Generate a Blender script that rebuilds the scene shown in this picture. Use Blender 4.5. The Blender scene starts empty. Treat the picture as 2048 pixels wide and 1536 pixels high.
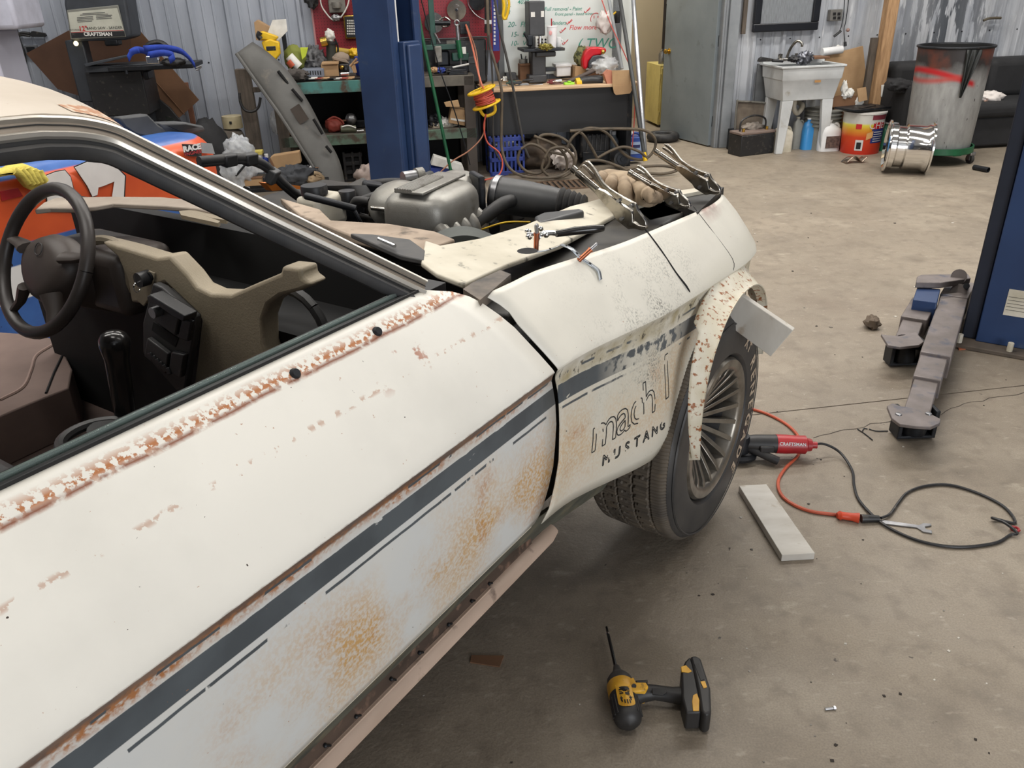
import bpy, bmesh, math, random
from mathutils import Vector, Matrix, noise as mnoise
R = math.radians
PI = math.pi
rnd = random.Random(7)
scene = bpy.context.scene
COL = scene.collection
# ------------------------------------------------------------------ camera
FPX, PITCH, ROLL, CAMH = 1600.0, R(26.4), R(1.8), 1.53
cam_d = bpy.data.cameras.new('camera'); cam = bpy.data.objects.new('camera', cam_d); COL.objects.link(cam)
cam_d.sensor_fit = 'HORIZONTAL'; cam_d.sensor_width = 36.0; cam_d.lens = FPX * 36.0 / 2048.0
cam_d.clip_start = 0.02
_c, _s = math.cos(ROLL), math.sin(ROLL)
_up0 = Vector((0, math.sin(PITCH), math.cos(PITCH))); _rt0 = Vector((1, 0, 0)); _fw = Vector((0, math.cos(PITCH), -math.sin(PITCH)))
_rt = _rt0 * _c - _up0 * _s; _up = _rt0 * _s + _up0 * _c
cam.matrix_world = Matrix(((_rt.x, _up.x, -_fw.x, 0), (_rt.y, _up.y, -_fw.y, 0), (_rt.z, _up.z, -_fw.z, CAMH), (0, 0, 0, 1)))
scene.camera = cam
# ------------------------------------------------------------------ world, view
scene.view_settings.view_transform = 'Standard'; scene.view_settings.look = 'None'
scene.view_settings.gamma = 1.0; scene.view_settings.use_curve_mapping = False
scene.view_settings.exposure = 0.45
scene.cycles.use_denoising = True
scene.cycles.max_bounces = 6
wd = bpy.data.worlds.new('shop_ambient'); scene.world = wd; wd.use_nodes = True
wd.node_tree.nodes['Background'].inputs[0].default_value = (0.85, 0.88, 0.95, 1)
wd.node_tree.nodes['Background'].inputs[1].default_value = 0.25
# assumed ceiling strip lights of the workshop, out of view (x, y, length, watts)
LIGHTS = [(-3.0, 2.6, 2.4, 42), (-0.6, 3.4, 2.4, 46), (1.9, 4.4, 2.4, 60), (4.4, 4.6, 2.4, 55), (-3.6, 5.6, 2.4, 34), (-0.6, 6.2, 2.4, 48),
          (2.4, 6.6, 2.4, 55), (4.9, 7.0, 2.4, 40), (-1.3, 0.9, 2.4, 34), (2.4, 1.2, 2.4, 14)]
CEIL = 4.0
for i, (lx, ly, ln, wt) in enumerate(LIGHTS):
    ld = bpy.data.lights.new('assumed_ceiling_lamp', 'AREA'); ld.shape = 'RECTANGLE'; ld.size = ln; ld.size_y = 0.28
    ld.energy = wt; ld.color = (1.0, 0.965, 0.91)
    lo = bpy.data.objects.new('assumed_ceiling_lamp', ld); COL.objects.link(lo); lo.location = (lx, ly, CEIL - 0.1)
    lo.rotation_euler = (0, 0, R(8))

# assumed daylight: area light in an assumed, unseen bay door behind the photographer
ld = bpy.data.lights.new('assumed_bay_daylight', 'AREA'); ld.shape = 'RECTANGLE'; ld.size = 4.0; ld.size_y = 3.0; ld.energy = 240; ld.color = (0.93, 0.96, 1.0)
lo = bpy.data.objects.new('assumed_bay_daylight', ld); COL.objects.link(lo); lo.location = (3.6, -5.52, 1.55); lo.rotation_euler = (R(90), 0, 0)

# ------------------------------------------------------------------ measuring: pixel of the photograph -> place in the room
def ray(x, y):
    u = (x - 1024) / FPX; v = (y - 768) / FPX
    return _fw + _rt * u - _up * v
CAMP = Vector((0, 0, CAMH))
def FL(x, y, z=0.0):
    d = ray(x, y); return CAMP + d * ((z - CAMH) / d.z)
TH = R(34.1); U = Vector((math.sin(TH), math.cos(TH), 0)); W = Vector((math.cos(TH), -math.sin(TH), 0)); W0 = -0.69
def CW(x, y, w):      # car frame (w right, s forward, z up) on a lengthwise plane
    d = ray(x, y); p = CAMP + d * ((W0 + w - CAMP.dot(W)) / d.dot(W)); return Vector((w, p.dot(U), p.z))
def CZ(x, y, z):
    p = FL(x, y, z); return Vector((p.dot(W) - W0, p.dot(U), z))
def CS(x, y, s):
    d = ray(x, y); p = CAMP + d * ((s - CAMP.dot(U)) / d.dot(U)); return Vector((p.dot(W) - W0, s, p.z))
PHI = R(8); TW = Vector((math.cos(PHI), math.sin(PHI), 0)); NW = Vector((math.sin(PHI), -math.cos(PHI), 0)); JW = Vector((2.12, 8.37, 0))
def WT(x, y, n):      # wall frame (t along, y into the wall, z up) on a plane n in front of the wall
    d = ray(x, y); p = CAMP + d * ((n - (CAMP - JW).dot(NW)) / d.dot(NW)); q = p - JW; return Vector((q.dot(TW), -n, p.z))
def WF(x, y, z=0.0):
    q = FL(x, y, z) - JW; return Vector((q.dot(TW), -q.dot(NW), z))
def to_world_wall(v): return JW + TW * v[0] - NW * v[1] + Vector((0, 0, v[2]))

# ------------------------------------------------------------------ materials
MATS = {}
def nd(nt, t, **kw):
    n = nt.nodes.new(t)
    for k, v in kw.items(): setattr(n, k, v)
    return n
def c4(c): return (c[0], c[1], c[2], 1.0)
def srgb(r, g, b):
    f = lambda u: (u / 255 / 12.92) if u <= 10 else ((u / 255 + 0.055) / 1.055) ** 2.4
    return (f(r), f(g), f(b))
def mixc(nt, a, b, fac, mode='MIX'):
    m = nd(nt, 'ShaderNodeMix', data_type='RGBA', blend_type=mode)
    for s, v in ((6, a), (7, b), (0, fac)):
        if isinstance(v, (tuple, list)): m.inputs[s].default_value = c4(v)
        elif isinstance(v, (int, float)): m.inputs[s].default_value = v
        else: nt.links.new(v, m.inputs[s])
    return m.outputs[2]
def noise_fac(nt, co, scale, lo, hi, detail=4, stretch=None, rough=0.55):
    src = co
    if stretch:
        mp = nd(nt, 'ShaderNodeMapping'); mp.inputs['Scale'].default_value = stretch; nt.links.new(co, mp.inputs[0]); src = mp.outputs[0]
    n = nd(nt, 'ShaderNodeTexNoise'); n.inputs['Scale'].default_value = scale; n.inputs['Detail'].default_value = detail
    n.inputs['Roughness'].default_value = rough
    nt.links.new(src, n.inputs['Vector'])
    r = nd(nt, 'ShaderNodeMapRange'); r.inputs[1].default_value = lo; r.inputs[2].default_value = hi; nt.links.new(n.outputs['Fac'], r.inputs[0])
    return r.outputs[0]
def math_n(nt, op, a, b=None, c=None, clamp=False):
    m = nd(nt, 'ShaderNodeMath', operation=op, use_clamp=clamp)
    for i, v in enumerate((a, b, c)):
        if v is None: continue
        if isinstance(v, (int, float)): m.inputs[i].default_value = v
        else: nt.links.new(v, m.inputs[i])
    return m.outputs[0]
def band(nt, v, a, b, soft=0.004):   # 1 where a<v<b
    x = nd(nt, 'ShaderNodeMapRange'); x.inputs[1].default_value = a - soft; x.inputs[2].default_value = a + soft; nt.links.new(v, x.inputs[0])
    y = nd(nt, 'ShaderNodeMapRange'); y.inputs[1].default_value = b - soft; y.inputs[2].default_value = b + soft
    y.inputs[3].default_value = 1; y.inputs[4].default_value = 0; nt.links.new(v, y.inputs[0])
    return math_n(nt, 'MULTIPLY', x.outputs[0], y.outputs[0])
def new_mat(name):
    m = bpy.data.materials.new(name); m.use_nodes = True; nt = m.node_tree
    b = nt.nodes['Principled BSDF']; tc = nd(nt, 'ShaderNodeTexCoord')
    return m, nt, b, tc.outputs['Object']
def mat(name, col, rough=0.5, metal=0.0, col2=None, scale=8.0, lo=0.35, hi=0.7, dirt=None, bump=None, trans=0.0, stretch=None, alpha=1.0, emit=0.0, spec=0.5):
    """plain procedural material: base colour broken up by noise, optional dirt spots and bump"""
    if name in MATS: return MATS[name]
    m, nt, b, co = new_mat(name)
    if col2 is None: col2 = tuple(c * 0.78 for c in col)
    out = mixc(nt, col, col2, noise_fac(nt, co, scale, lo, hi, stretch=stretch))
    if dirt:
        dc, ds, dl, dh = dirt
        out = mixc(nt, out, dc, noise_fac(nt, co, ds, dl, dh, detail=6))
    nt.links.new(out, b.inputs['Base Color'])
    b.inputs['Roughness'].default_value = rough; b.inputs['Metallic'].default_value = metal
    b.inputs['Specular IOR Level'].default_value = spec
    if trans: b.inputs['Transmission Weight'].default_value = trans
    if alpha < 1: b.inputs['Alpha'].default_value = alpha
    if emit: b.inputs['Emission Strength'].default_value = emit; b.inputs['Emission Color'].default_value = c4(col)
    if bump:
        n = nd(nt, 'ShaderNodeTexNoise'); n.inputs['Scale'].default_value = bump[0]; n.inputs['Detail'].default_value = 5; nt.links.new(co, n.inputs['Vector'])
        bp = nd(nt, 'ShaderNodeBump'); bp.inputs['Strength'].default_value = bump[1]; bp.inputs['Distance'].default_value = 0.01
        nt.links.new(n.outputs['Fac'], bp.inputs['Height']); nt.links.new(bp.outputs[0], b.inputs['Normal'])
    MATS[name] = m; return m
RUST = srgb(122, 72, 42); DUST = srgb(150, 138, 120)
black = mat('black_plastic', srgb(34, 34, 36), 0.45, dirt=(srgb(90, 84, 76), 30, 0.58, 0.8))
dkrub = mat('dark_rubber', srgb(30, 30, 32), 0.6, col2=srgb(52, 50, 48), scale=20)
hose_m = mat('hose_rubber', srgb(92, 80, 64), 0.6, col2=srgb(66, 58, 48), scale=12)
dkmetal = mat('dark_steel', srgb(46, 48, 52), 0.45, 0.6, col2=srgb(30, 31, 34), scale=14, dirt=(srgb(90, 80, 70), 20, 0.6, 0.8))
chrome = mat('chrome', (0.86, 0.86, 0.85), 0.12, 1.0, col2=(0.7, 0.7, 0.68), scale=30)
nickel = mat('worn_nickel', srgb(176, 171, 162), 0.22, 1.0, col2=srgb(92, 86, 78), scale=34, lo=0.42, hi=0.72)
steel = mat('steel', srgb(170, 170, 172), 0.35, 0.9, col2=srgb(120, 120, 122), scale=18)
alu = mat('dusty_aluminium', srgb(142, 140, 134), 0.5, 0.45, col2=srgb(108, 104, 96), scale=9, dirt=(srgb(86, 80, 70), 26, 0.55, 0.75), bump=(160, 0.25))
white = mat('white_plastic', srgb(222, 222, 222), 0.5, col2=srgb(196, 196, 196), scale=6)
offwhite = mat('off_white_plastic', srgb(206, 200, 186), 0.5, col2=srgb(178, 170, 150), scale=10)
paper = mat('paper', srgb(222, 220, 214), 0.8, scale=14, col2=srgb(196, 194, 188))
card = mat('cardboard', srgb(178, 146, 108), 0.85, col2=srgb(156, 124, 90), scale=5, bump=(300, 0.1))
card_dk = mat('brown_cardboard', srgb(122, 88, 62), 0.85, col2=srgb(98, 70, 50), scale=3)
wood = mat('pine', srgb(178, 142, 104), 0.7, col2=srgb(138, 106, 74), scale=9, stretch=(6, 6, 0.7))
oldwood = mat('old_wood', srgb(92, 82, 72), 0.8, col2=srgb(62, 55, 48), scale=7, stretch=(5, 5, 0.8))
red = mat('red_plastic', srgb(182, 36, 42), 0.4, col2=srgb(140, 26, 32), scale=10)
yellow = mat('yellow_plastic', srgb(232, 190, 30), 0.45, col2=srgb(208, 164, 26), scale=14, dirt=(srgb(120, 96, 40), 30, 0.62, 0.8))
orange = mat('orange_rubber', srgb(196, 92, 62), 0.5, col2=srgb(168, 74, 50), scale=14)
blue = mat('blue_plastic', srgb(34, 58, 144), 0.45, col2=srgb(26, 44, 112), scale=10)
liftblue = mat('lift_blue_paint', srgb(38, 60, 98), 0.45, col2=srgb(30, 48, 82), scale=2.5, dirt=(srgb(70, 80, 98), 9, 0.62, 0.85))
green = mat('green_paint', srgb(20, 92, 56), 0.42, col2=srgb(14, 70, 44), scale=10)
dkgreen = mat('dark_green_paint', srgb(30, 74, 62), 0.45, col2=srgb(22, 56, 48), scale=10)
teal = mat('worn_teal_paint', srgb(78, 134, 128), 0.6, col2=srgb(62, 108, 104), scale=5, dirt=(srgb(78, 62, 50), 7, 0.5, 0.62))
cleargl = mat('clear_film', (0.85, 0.87, 0.88), 0.18, alpha=0.4, scale=9, col2=(0.6, 0.62, 0.64))
gold = mat('brass', srgb(204, 168, 84), 0.25, 1.0, scale=20)

# ------------------------------------------------------------------ mesh builder
class MB:
    def __init__(self): self.v = []; self.f = []; self.M = Matrix.Identity(4)
    def add(self, vs, fs):
        n = len(self.v); self.v += [self.M @ Vector(p) for p in vs]; self.f += [tuple(i + n for i in q) for q in fs]; return self
    def box(self, c, d, rot=(0, 0, 0), taper=1.0):
        m = Matrix.Translation(c) @ Matrix.Rotation(rot[2], 4, 'Z') @ Matrix.Rotation(rot[1], 4, 'Y') @ Matrix.Rotation(rot[0], 4, 'X')
        vs = [m @ Vector((sx * d[0] / 2 * (taper if sz > 0 else 1), sy * d[1] / 2 * (taper if sz > 0 else 1), sz * d[2] / 2)) for sz in (-1, 1) for sx, sy in ((-1, -1), (1, -1), (1, 1), (-1, 1))]
        return self.add(vs, [(3, 2, 1, 0), (4, 5, 6, 7), (0, 1, 5, 4), (1, 2, 6, 5), (2, 3, 7, 6), (3, 0, 4, 7)])
    def bb(self, x0, x1, y0, y1, z0, z1): return self.box(((x0 + x1) / 2, (y0 + y1) / 2, (z0 + z1) / 2), (abs(x1 - x0), abs(y1 - y0), abs(z1 - z0)))
    def cyl(self, a, b, r0, r1=None, n=16, caps=True):
        return self.tube([a, b], [r0, r0 if r1 is None else r1], n, caps)
    def tube(self, pts, r, n=8, caps=True, flat=1.0):
        pts = [Vector(p) for p in pts]; k = len(pts); rs = r if isinstance(r, (list, tuple)) else [r] * k
        t0 = (pts[1] - pts[0]).normalized(); ref = Vector((0, 0, 1)) if abs(t0.z) < 0.9 else Vector((1, 0, 0))
        nrm = t0.cross(ref).normalized(); vs = []; fs = []
        for i, p in enumerate(pts):
            t = (pts[min(i + 1, k - 1)] - pts[max(i - 1, 0)])
            t = t.normalized() if t.length > 1e-9 else t0
            nrm = (nrm - t * nrm.dot(t)); nrm = nrm.normalized() if nrm.length > 1e-6 else t.orthogonal().normalized()
            bn = t.cross(nrm)
            for j in range(n):
                a = 2 * PI * j / n; vs.append(p + (nrm * math.cos(a) + bn * math.sin(a) * flat) * rs[i])
        for i in range(k - 1):
            for j in range(n):
                fs.append((i * n + j, i * n + (j + 1) % n, (i + 1) * n + (j + 1) % n, (i + 1) * n + j))
        if caps: fs.append(tuple(range(n - 1, -1, -1))); fs.append(tuple((k - 1) * n + j for j in range(n)))
        return self.add(vs, fs)
    def curve(self, pts, r, n=8, sub=6, caps=True, flat=1.0): return self.tube(smooth(pts, sub), r, n, caps, flat)
    def lathe(self, prof, c=(0, 0, 0), axis=(0, 0, 1), n=24, arc=None):
        ax = Vector(axis).normalized(); x = ax.orthogonal().normalized(); y = ax.cross(x); c = Vector(c); vs = []; fs = []
        full = arc is None; a0, a1 = arc if arc else (0, 2 * PI); m = n if full else n + 1
        for (r, h) in prof:
            for j in range(m):
                a = a0 + (a1 - a0) * j / n; vs.append(c + ax * h + (x * math.cos(a) + y * math.sin(a)) * max(r, 1e-5))
        for i in range(len(prof) - 1):
            for j in range(m if full else m - 1):
                fs.append((i * m + j, i * m + (j + 1) % m, (i + 1) * m + (j + 1) % m, (i + 1) * m + j))
        return self.add(vs, fs)
    def sphere(self, c, r, n=12, sc=(1, 1, 1)):
        vs = []; fs = []; k = n // 2; c = Vector(c)
        for i in range(k + 1):
            p = PI * i / k
            for j in range(n):
                a = 2 * PI * j / n; vs.append(c + Vector((math.sin(p) * math.cos(a) * r * sc[0], math.sin(p) * math.sin(a) * r * sc[1], math.cos(p) * r * sc[2])))
        for i in range(k):
            for j in range(n): fs.append((i * n + j, (i + 1) * n + j, (i + 1) * n + (j + 1) % n, i * n + (j + 1) % n))
        return self.add(vs, fs)
    def torus(self, c, r, t, axis=(0, 0, 1), n=24, k=8, arc=None):
        ax = Vector(axis).normalized(); x = ax.orthogonal().normalized(); y = ax.cross(x); c = Vector(c)
        a0, a1 = arc if arc else (0, 2 * PI)
        pts = [c + (x * math.cos(a0 + (a1 - a0) * i / n) + y * math.sin(a0 + (a1 - a0) * i / n)) * r for i in range(n + 1)]
        return self.tube(pts, t, k, arc is not None)
    def prism(self, poly, o, ex, ey, dz):      # flat outline in the plane (ex, ey), thickened by vector dz
        o, ex, ey, dz = Vector(o), Vector(ex), Vector(ey), Vector(dz); n = len(poly)
        a = [o + ex * p[0] + ey * p[1] for p in poly]
        return self.add(a + [p + dz for p in a], [tuple(range(n - 1, -1, -1)), tuple(range(n, 2 * n))] + [(i, (i + 1) % n, n + (i + 1) % n, n + i) for i in range(n)])
    def slab(self, pts, dz):                   # closed outline of 3-D points, thickened
        dz = Vector(dz); a = [Vector(p) for p in pts]; n = len(a)
        return self.add(a + [p + dz for p in a], [tuple(range(n - 1, -1, -1)), tuple(range(n, 2 * n))] + [(i, (i + 1) % n, n + (i + 1) % n, n + i) for i in range(n)])
    def grid(self, fn, nu, nv, th=None):
        vs = [Vector(fn(i / nu, j / nv)) for i in range(nu + 1) for j in range(nv + 1)]; k = nv + 1
        fs = [(i * k + j, (i + 1) * k + j, (i + 1) * k + j + 1, i * k + j + 1) for i in range(nu) for j in range(nv)]
        if th is not None:
            th = Vector(th); n = len(vs); vs = vs + [p + th for p in vs]
            fs = fs + [tuple(i + n for i in reversed(q)) for q in fs]
            edge = [i * k for i in range(nu + 1)] + [nu * k + j for j in range(1, k)] + [i * k + nv for i in range(nu - 1, -1, -1)] + [j for j in range(nv - 1, 0, -1)]
            for a, b in zip(edge, edge[1:] + edge[:1]): fs.append((b, a, a + n, b + n))
        return self.add(vs, fs)
    def build(self, name, m, parent=None, smooth_deg=38, bev=0.0, kind=None, label=None, sub=0, seg=2, solid=0.0):
        me = bpy.data.meshes.new(name); me.from_pydata([tuple(p) for p in self.v], [], self.f); me.validate(); me.update()
        bm = bmesh.new(); bm.from_mesh(me); bmesh.ops.recalc_face_normals(bm, faces=bm.faces); bm.to_mesh(me); bm.free()
        if smooth_deg:
            me.polygons.foreach_set('use_smooth', [True] * len(me.polygons)); me.set_sharp_from_angle(angle=R(smooth_deg))
        if m: me.materials.append(m)
        o = bpy.data.objects.new(name, me); COL.objects.link(o)
        if parent: o.parent = parent
        if solid: md = o.modifiers.new('solid', 'SOLIDIFY'); md.thickness = solid; md.offset = 0
        if bev: md = o.modifiers.new('bevel', 'BEVEL'); md.width = bev; md.segments = seg; md.limit_method = 'ANGLE'; md.angle_limit = R(40)
        if sub: md = o.modifiers.new('sub', 'SUBSURF'); md.levels = sub; md.render_levels = sub
        if kind: o['kind'] = kind
        if label: o['label'] = label
        return o
def smooth(pts, sub=6):
    p = [Vector(q) for q in pts]
    if len(p) < 3: return p
    q = [p[0] * 2 - p[1]] + p + [p[-1] * 2 - p[-2]]; out = []
    for i in range(1, len(q) - 2):
        a, b, c, d = q[i - 1], q[i], q[i + 1], q[i + 2]
        for k in range(sub):
            t = k / sub
            out.append(0.5 * ((2 * b) + (c - a) * t + (2 * a - 5 * b + 4 * c - d) * t * t + (3 * b - a - 3 * c + d) * t ** 3))
    out.append(p[-1]); return out
def rad(rs, sub, k):   # radii to go with smooth()
    out = []
    for i in range(k - 1):
        for j in range(sub): out.append(rs[i] + (rs[i + 1] - rs[i]) * j / sub)
    return out + [rs[-1]]
def tag(o, label, cat, group=None):
    o['label'] = label; o['category'] = cat
    if group: o['group'] = group
    return o
def thing(name, label, cat, loc=(0, 0, 0), rz=0.0, group=None, rot=None):
    o = bpy.data.objects.new(name, None); COL.objects.link(o); o.empty_display_size = 0.05
    o.location = loc; o.rotation_euler = rot if rot else (0, 0, rz)
    return tag(o, label, cat, group)
def struct(o): o['kind'] = 'structure'; return o
def wthing(name, label, cat, v, rz=0.0, group=None): return thing(name, label, cat, to_world_wall(v), PHI + rz, group)
def copy_tree(o, loc=None, rz=None, label=None, parent=None):
    c = o.copy(); COL.objects.link(c)
    if parent: c.parent = parent
    if loc is not None: c.location = loc
    if rz is not None: c.rotation_euler = (0, 0, rz)
    if label: c['label'] = label
    for ch in list(o.children): copy_tree(ch, parent=c)
    return c
def box(name, m, parent, c, d, rot=(0, 0, 0), bev=0.0, **k): return MB().box(c, d, rot).build(name, m, parent, bev=bev, **k)
def cyl(name, m, parent, a, b, r0, r1=None, n=20, bev=0.0, **k): return MB().cyl(a, b, r0, r1, n).build(name, m, parent, bev=bev, **k)
def tube(name, m, parent, pts, r, n=8, sub=6, **k): return MB().curve(pts, r, n, sub).build(name, m, parent, **k)
def text_mesh(s, size, shear=0.0, bold=0.0, spacing=1.0):
    cu = bpy.data.curves.new('t', 'FONT'); cu.body = s; cu.size = size; cu.align_x = 'CENTER'; cu.align_y = 'CENTER'; cu.resolution_u = 3
    cu.shear = shear; cu.offset = bold; cu.space_character = spacing
    o = bpy.data.objects.new('t', cu); COL.objects.link(o)
    me = bpy.data.meshes.new_from_object(o); vs = [v.co.copy() for v in me.vertices]; fs = [tuple(p.vertices) for p in me.polygons]
    bpy.data.objects.remove(o); bpy.data.meshes.remove(me); bpy.data.curves.remove(cu)
    return vs, fs
def letters(name, s, size, m, parent, fn, **k):
    """printed letters: flat text placed on a surface by fn(x, y)"""
    kw = {q: k.pop(q) for q in ('shear', 'bold', 'spacing') if q in k}
    vs, fs = text_mesh(s, size, **kw); b = MB(); b.add([fn(p.x, p.y) for p in vs], fs)
    return b.build(name, m, parent, smooth_deg=0, **k)
def crumple(c, d, seed=0, amp=0.35, n=14, freq=2.2):
    """a crumpled, rounded lump (rags, bags, gloves)"""
    b = MB(); b.sphere((0, 0, 0), 1.0, n * 2); off = Vector((seed * 3.7, seed * 1.3, seed * 0.7))
    b.v = [Vector((p.x * d[0], p.y * d[1], p.z * d[2])) * (1 + amp * (mnoise.noise(p * freq + off) + .55 * mnoise.noise(p * freq * 2.7 - off) + .3 * mnoise.noise(p * freq * 6 + off))) + Vector(c) for p in b.v]
    return b
# ================================================================== the room
def floor_mat():
    m, nt, b, co = new_mat('concrete')
    c = mixc(nt, srgb(152, 140, 123), srgb(136, 125, 110), noise_fac(nt, co, 0.9, 0.35, 0.65, 5))
    c = mixc(nt, c, srgb(124, 113, 99), noise_fac(nt, co, 4.2, 0.5, 0.75, 9))
    c = mixc(nt, c, srgb(162, 151, 134), noise_fac(nt, co, 2.3, 0.55, 0.75, 8))
    c = mixc(nt, c, srgb(118, 104, 90), noise_fac(nt, co, 0.8, 0.6, 0.75, 9))
    c = mixc(nt, c, srgb(176, 166, 148), noise_fac(nt, co, 3.4, 0.64, 0.74, 9, stretch=(1, 2.5, 1)))
    c = mixc(nt, c, srgb(66, 58, 52), noise_fac(nt, co, 26, 0.72, 0.76, 3))
    c = mixc(nt, c, srgb(210, 204, 194), noise_fac(nt, co, 48, 0.765, 0.78, 2))
    c = mixc(nt, c, srgb(60, 52, 46), noise_fac(nt, co, 5.5, 0.74, 0.8, 9))
    n2 = noise_fac(nt, co, 210, 0.3, 0.7, 2); c = mixc(nt, c, srgb(88, 78, 68), math_n(nt, 'MULTIPLY', n2, 0.36)); c = mixc(nt, c, srgb(112, 101, 88), math_n(nt, 'MULTIPLY', noise_fac(nt, co, 15, .5, .74, 9), .75)); c = mixc(nt, c, srgb(172, 162, 146), math_n(nt, 'MULTIPLY', noise_fac(nt, co, 22, .6, .76, 8, stretch=(1, 2, 1)), .6))
    nt.links.new(c, b.inputs['Base Color'])
    rg = noise_fac(nt, co, 2.0, 0.3, 0.7); r2 = nd(nt, 'ShaderNodeMapRange'); r2.inputs[3].default_value = 0.42; r2.inputs[4].default_value = 0.68
    nt.links.new(rg, r2.inputs[0]); nt.links.new(r2.outputs[0], b.inputs['Roughness'])
    n = nd(nt, 'ShaderNodeTexNoise'); n.inputs['Scale'].default_value = 90; n.inputs['Detail'].default_value = 6; nt.links.new(co, n.inputs['Vector'])
    bp = nd(nt, 'ShaderNodeBump'); bp.inputs['Strength'].default_value = 0.18; bp.inputs['Distance'].default_value = 0.01
    nt.links.new(n.outputs['Fac'], bp.inputs['Height']); nt.links.new(bp.outputs[0], b.inputs['Normal'])
    return m
concrete = floor_mat()
# two slabs with the saw-cut joint between them
ja, jb = FL(1540, 826), FL(2048, 771); jd = (jb - ja).normalized(); jn = Vector((-jd.y, jd.x, 0))
pa, pb = ja - jd * 12, ja + jd * 12
fb = MB()
fb.slab([pa - jn * 8, pb - jn * 8, pb - jn * .003, pa - jn * .003], (0, 0, -0.1))
fb.slab([pa + jn * .003, pb + jn * .003, pb + jn * 14, pa + jn * 14], (0, 0, -0.1))
floor = struct(fb.build('floor', concrete, smooth_deg=0))
jt = MB().slab([pa - jn * .0031 + Vector((0, 0, -.008)), pb - jn * .0031 + Vector((0, 0, -.008)), pb + jn * .0031 + Vector((0, 0, -.008)), pa + jn * .0031 + Vector((0, 0, -.008))], (0, 0, -.05)).build('control_joint', mat('joint_dirt', srgb(58, 50, 44), 0.95), floor)
crack_m = mat('crack_dirt', srgb(62, 54, 47), 0.95)
def crack(px, wd=0.003, seed=1):
    rr = random.Random(seed); pts = []
    for a, b in zip(px, px[1:]):
        A, B = FL(*a), FL(*b); k = max(3, int((B - A).length / 0.035)); nrm = (B - A).normalized(); nrm = Vector((-nrm.y, nrm.x, 0))
        for i in range(k): pts.append(A.lerp(B, i / k) + nrm * rr.uniform(-.009, .009))
    pts.append(FL(*px[-1])); m = MB(); vs = []; fs = []
    for i, p in enumerate(pts):
        t = (pts[min(i + 1, len(pts) - 1)] - pts[max(i - 1, 0)]).normalized(); nn = Vector((-t.y, t.x, 0)); w = wd * rr.uniform(.35, 1)
        vs += [p + nn * w / 2 + Vector((0, 0, .0006)), p - nn * w / 2 + Vector((0, 0, .0006))]
    fs = [(2 * i, 2 * i + 1, 2 * i + 3, 2 * i + 2) for i in range(len(pts) - 1)]
    return m.add(vs, fs).build('crack', crack_m, floor, smooth_deg=0)
crack([(1625, 875), (1690, 860), (1760, 845), (1880, 828), (1930, 808), (1980, 797), (2048, 785)], .004, 3)
# drain grate by the desk
gt = wthing('floor_grate', 'rusty slotted drain grate set into the floor before the desk', 'grate', WF(1110, 372))
grm = mat('rusty_grate', srgb(112, 92, 74), 0.7, 0.3, col2=srgb(84, 66, 52), scale=20)
fr_ = MB(); fr_.bb(-.52, .52, -.16, -.145, 0, .012); fr_.bb(-.52, .52, .145, .16, 0, .012); fr_.bb(-.52, -.505, -.145, .145, 0, .012); fr_.bb(.505, .52, -.145, .145, 0, .012)
fr_.build('frame', grm, gt)
MB().bb(-.505, .505, -.145, .145, 0.0005, .002).build('pit', mat('grate_pit', srgb(40, 34, 30), .9), gt)
for i in range(22): MB().bb(-.5 + i * .0463, -.5 + i * .0463 + .024, -.145, .145, .003, .010).build('slat', grm, gt)

# corrugated steel wall
def siding_mat():
    m, nt, b, co = new_mat('siding')
    sx = nd(nt, 'ShaderNodeSeparateXYZ'); nt.links.new(co, sx.inputs[0]); t, z = sx.outputs[0], sx.outputs[2]
    right = nd(nt, 'ShaderNodeMapRange'); right.inputs[1].default_value = -0.4; right.inputs[2].default_value = 0.4; nt.links.new(t, right.inputs[0])
    base = mixc(nt, srgb(163, 168, 178), srgb(184, 186, 190), right.outputs[0])
    c = mixc(nt, base, srgb(140, 146, 156), noise_fac(nt, co, 1.5, 0.4, 0.75, 5, stretch=(3, 1, 0.5)))
    c = mixc(nt, c, srgb(118, 120, 124), math_n(nt, 'MULTIPLY', noise_fac(nt, co, 5, 0.5, 0.8, 8, stretch=(4, 1, 0.35)), right.outputs[0]))
    # old dark paint flaked off behind the drum
    zone = band(nt, t, 2.0, 2.75, 0.35); fl = noise_fac(nt, co, 3.2, 0.47, 0.50, 6, stretch=(3.2, 1, 0.55))
    c = mixc(nt, c, srgb(74, 78, 84), math_n(nt, 'MULTIPLY', zone, fl))
    c = mixc(nt, c, srgb(206, 208, 210), math_n(nt, 'MULTIPLY', math_n(nt, 'MULTIPLY', right.outputs[0], 0.7), noise_fac(nt, co, 7, 0.6, 0.66, 6, stretch=(3, 1, 0.5))))
    c = mixc(nt, c, srgb(60, 60, 62), noise_fac(nt, co, 34, 0.735, 0.76, 3))
    nt.links.new(c, b.inputs['Base Color']); b.inputs['Roughness'].default_value = 0.5; b.inputs['Metallic'].default_value = 0.12
    return m
siding = siding_mat()
def siding_prof(t0, t1):
    pts = []; p = .305; k0 = math.floor(t0 / p)
    for k in range(k0, math.ceil(t1 / p) + 1):
        o = k * p
        for dt, dy in ((0, 0), (.016, -.026), (.044, -.026), (.06, 0), (.118, 0), (.124, -.007), (.142, -.007), (.148, 0), (.205, 0), (.211, -.007), (.229, -.007), (.235, 0)):
            if t0 <= o + dt <= t1: pts.append((o + dt, dy))
    return [(t0, 0)] + pts + [(t1, 0)]
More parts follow.
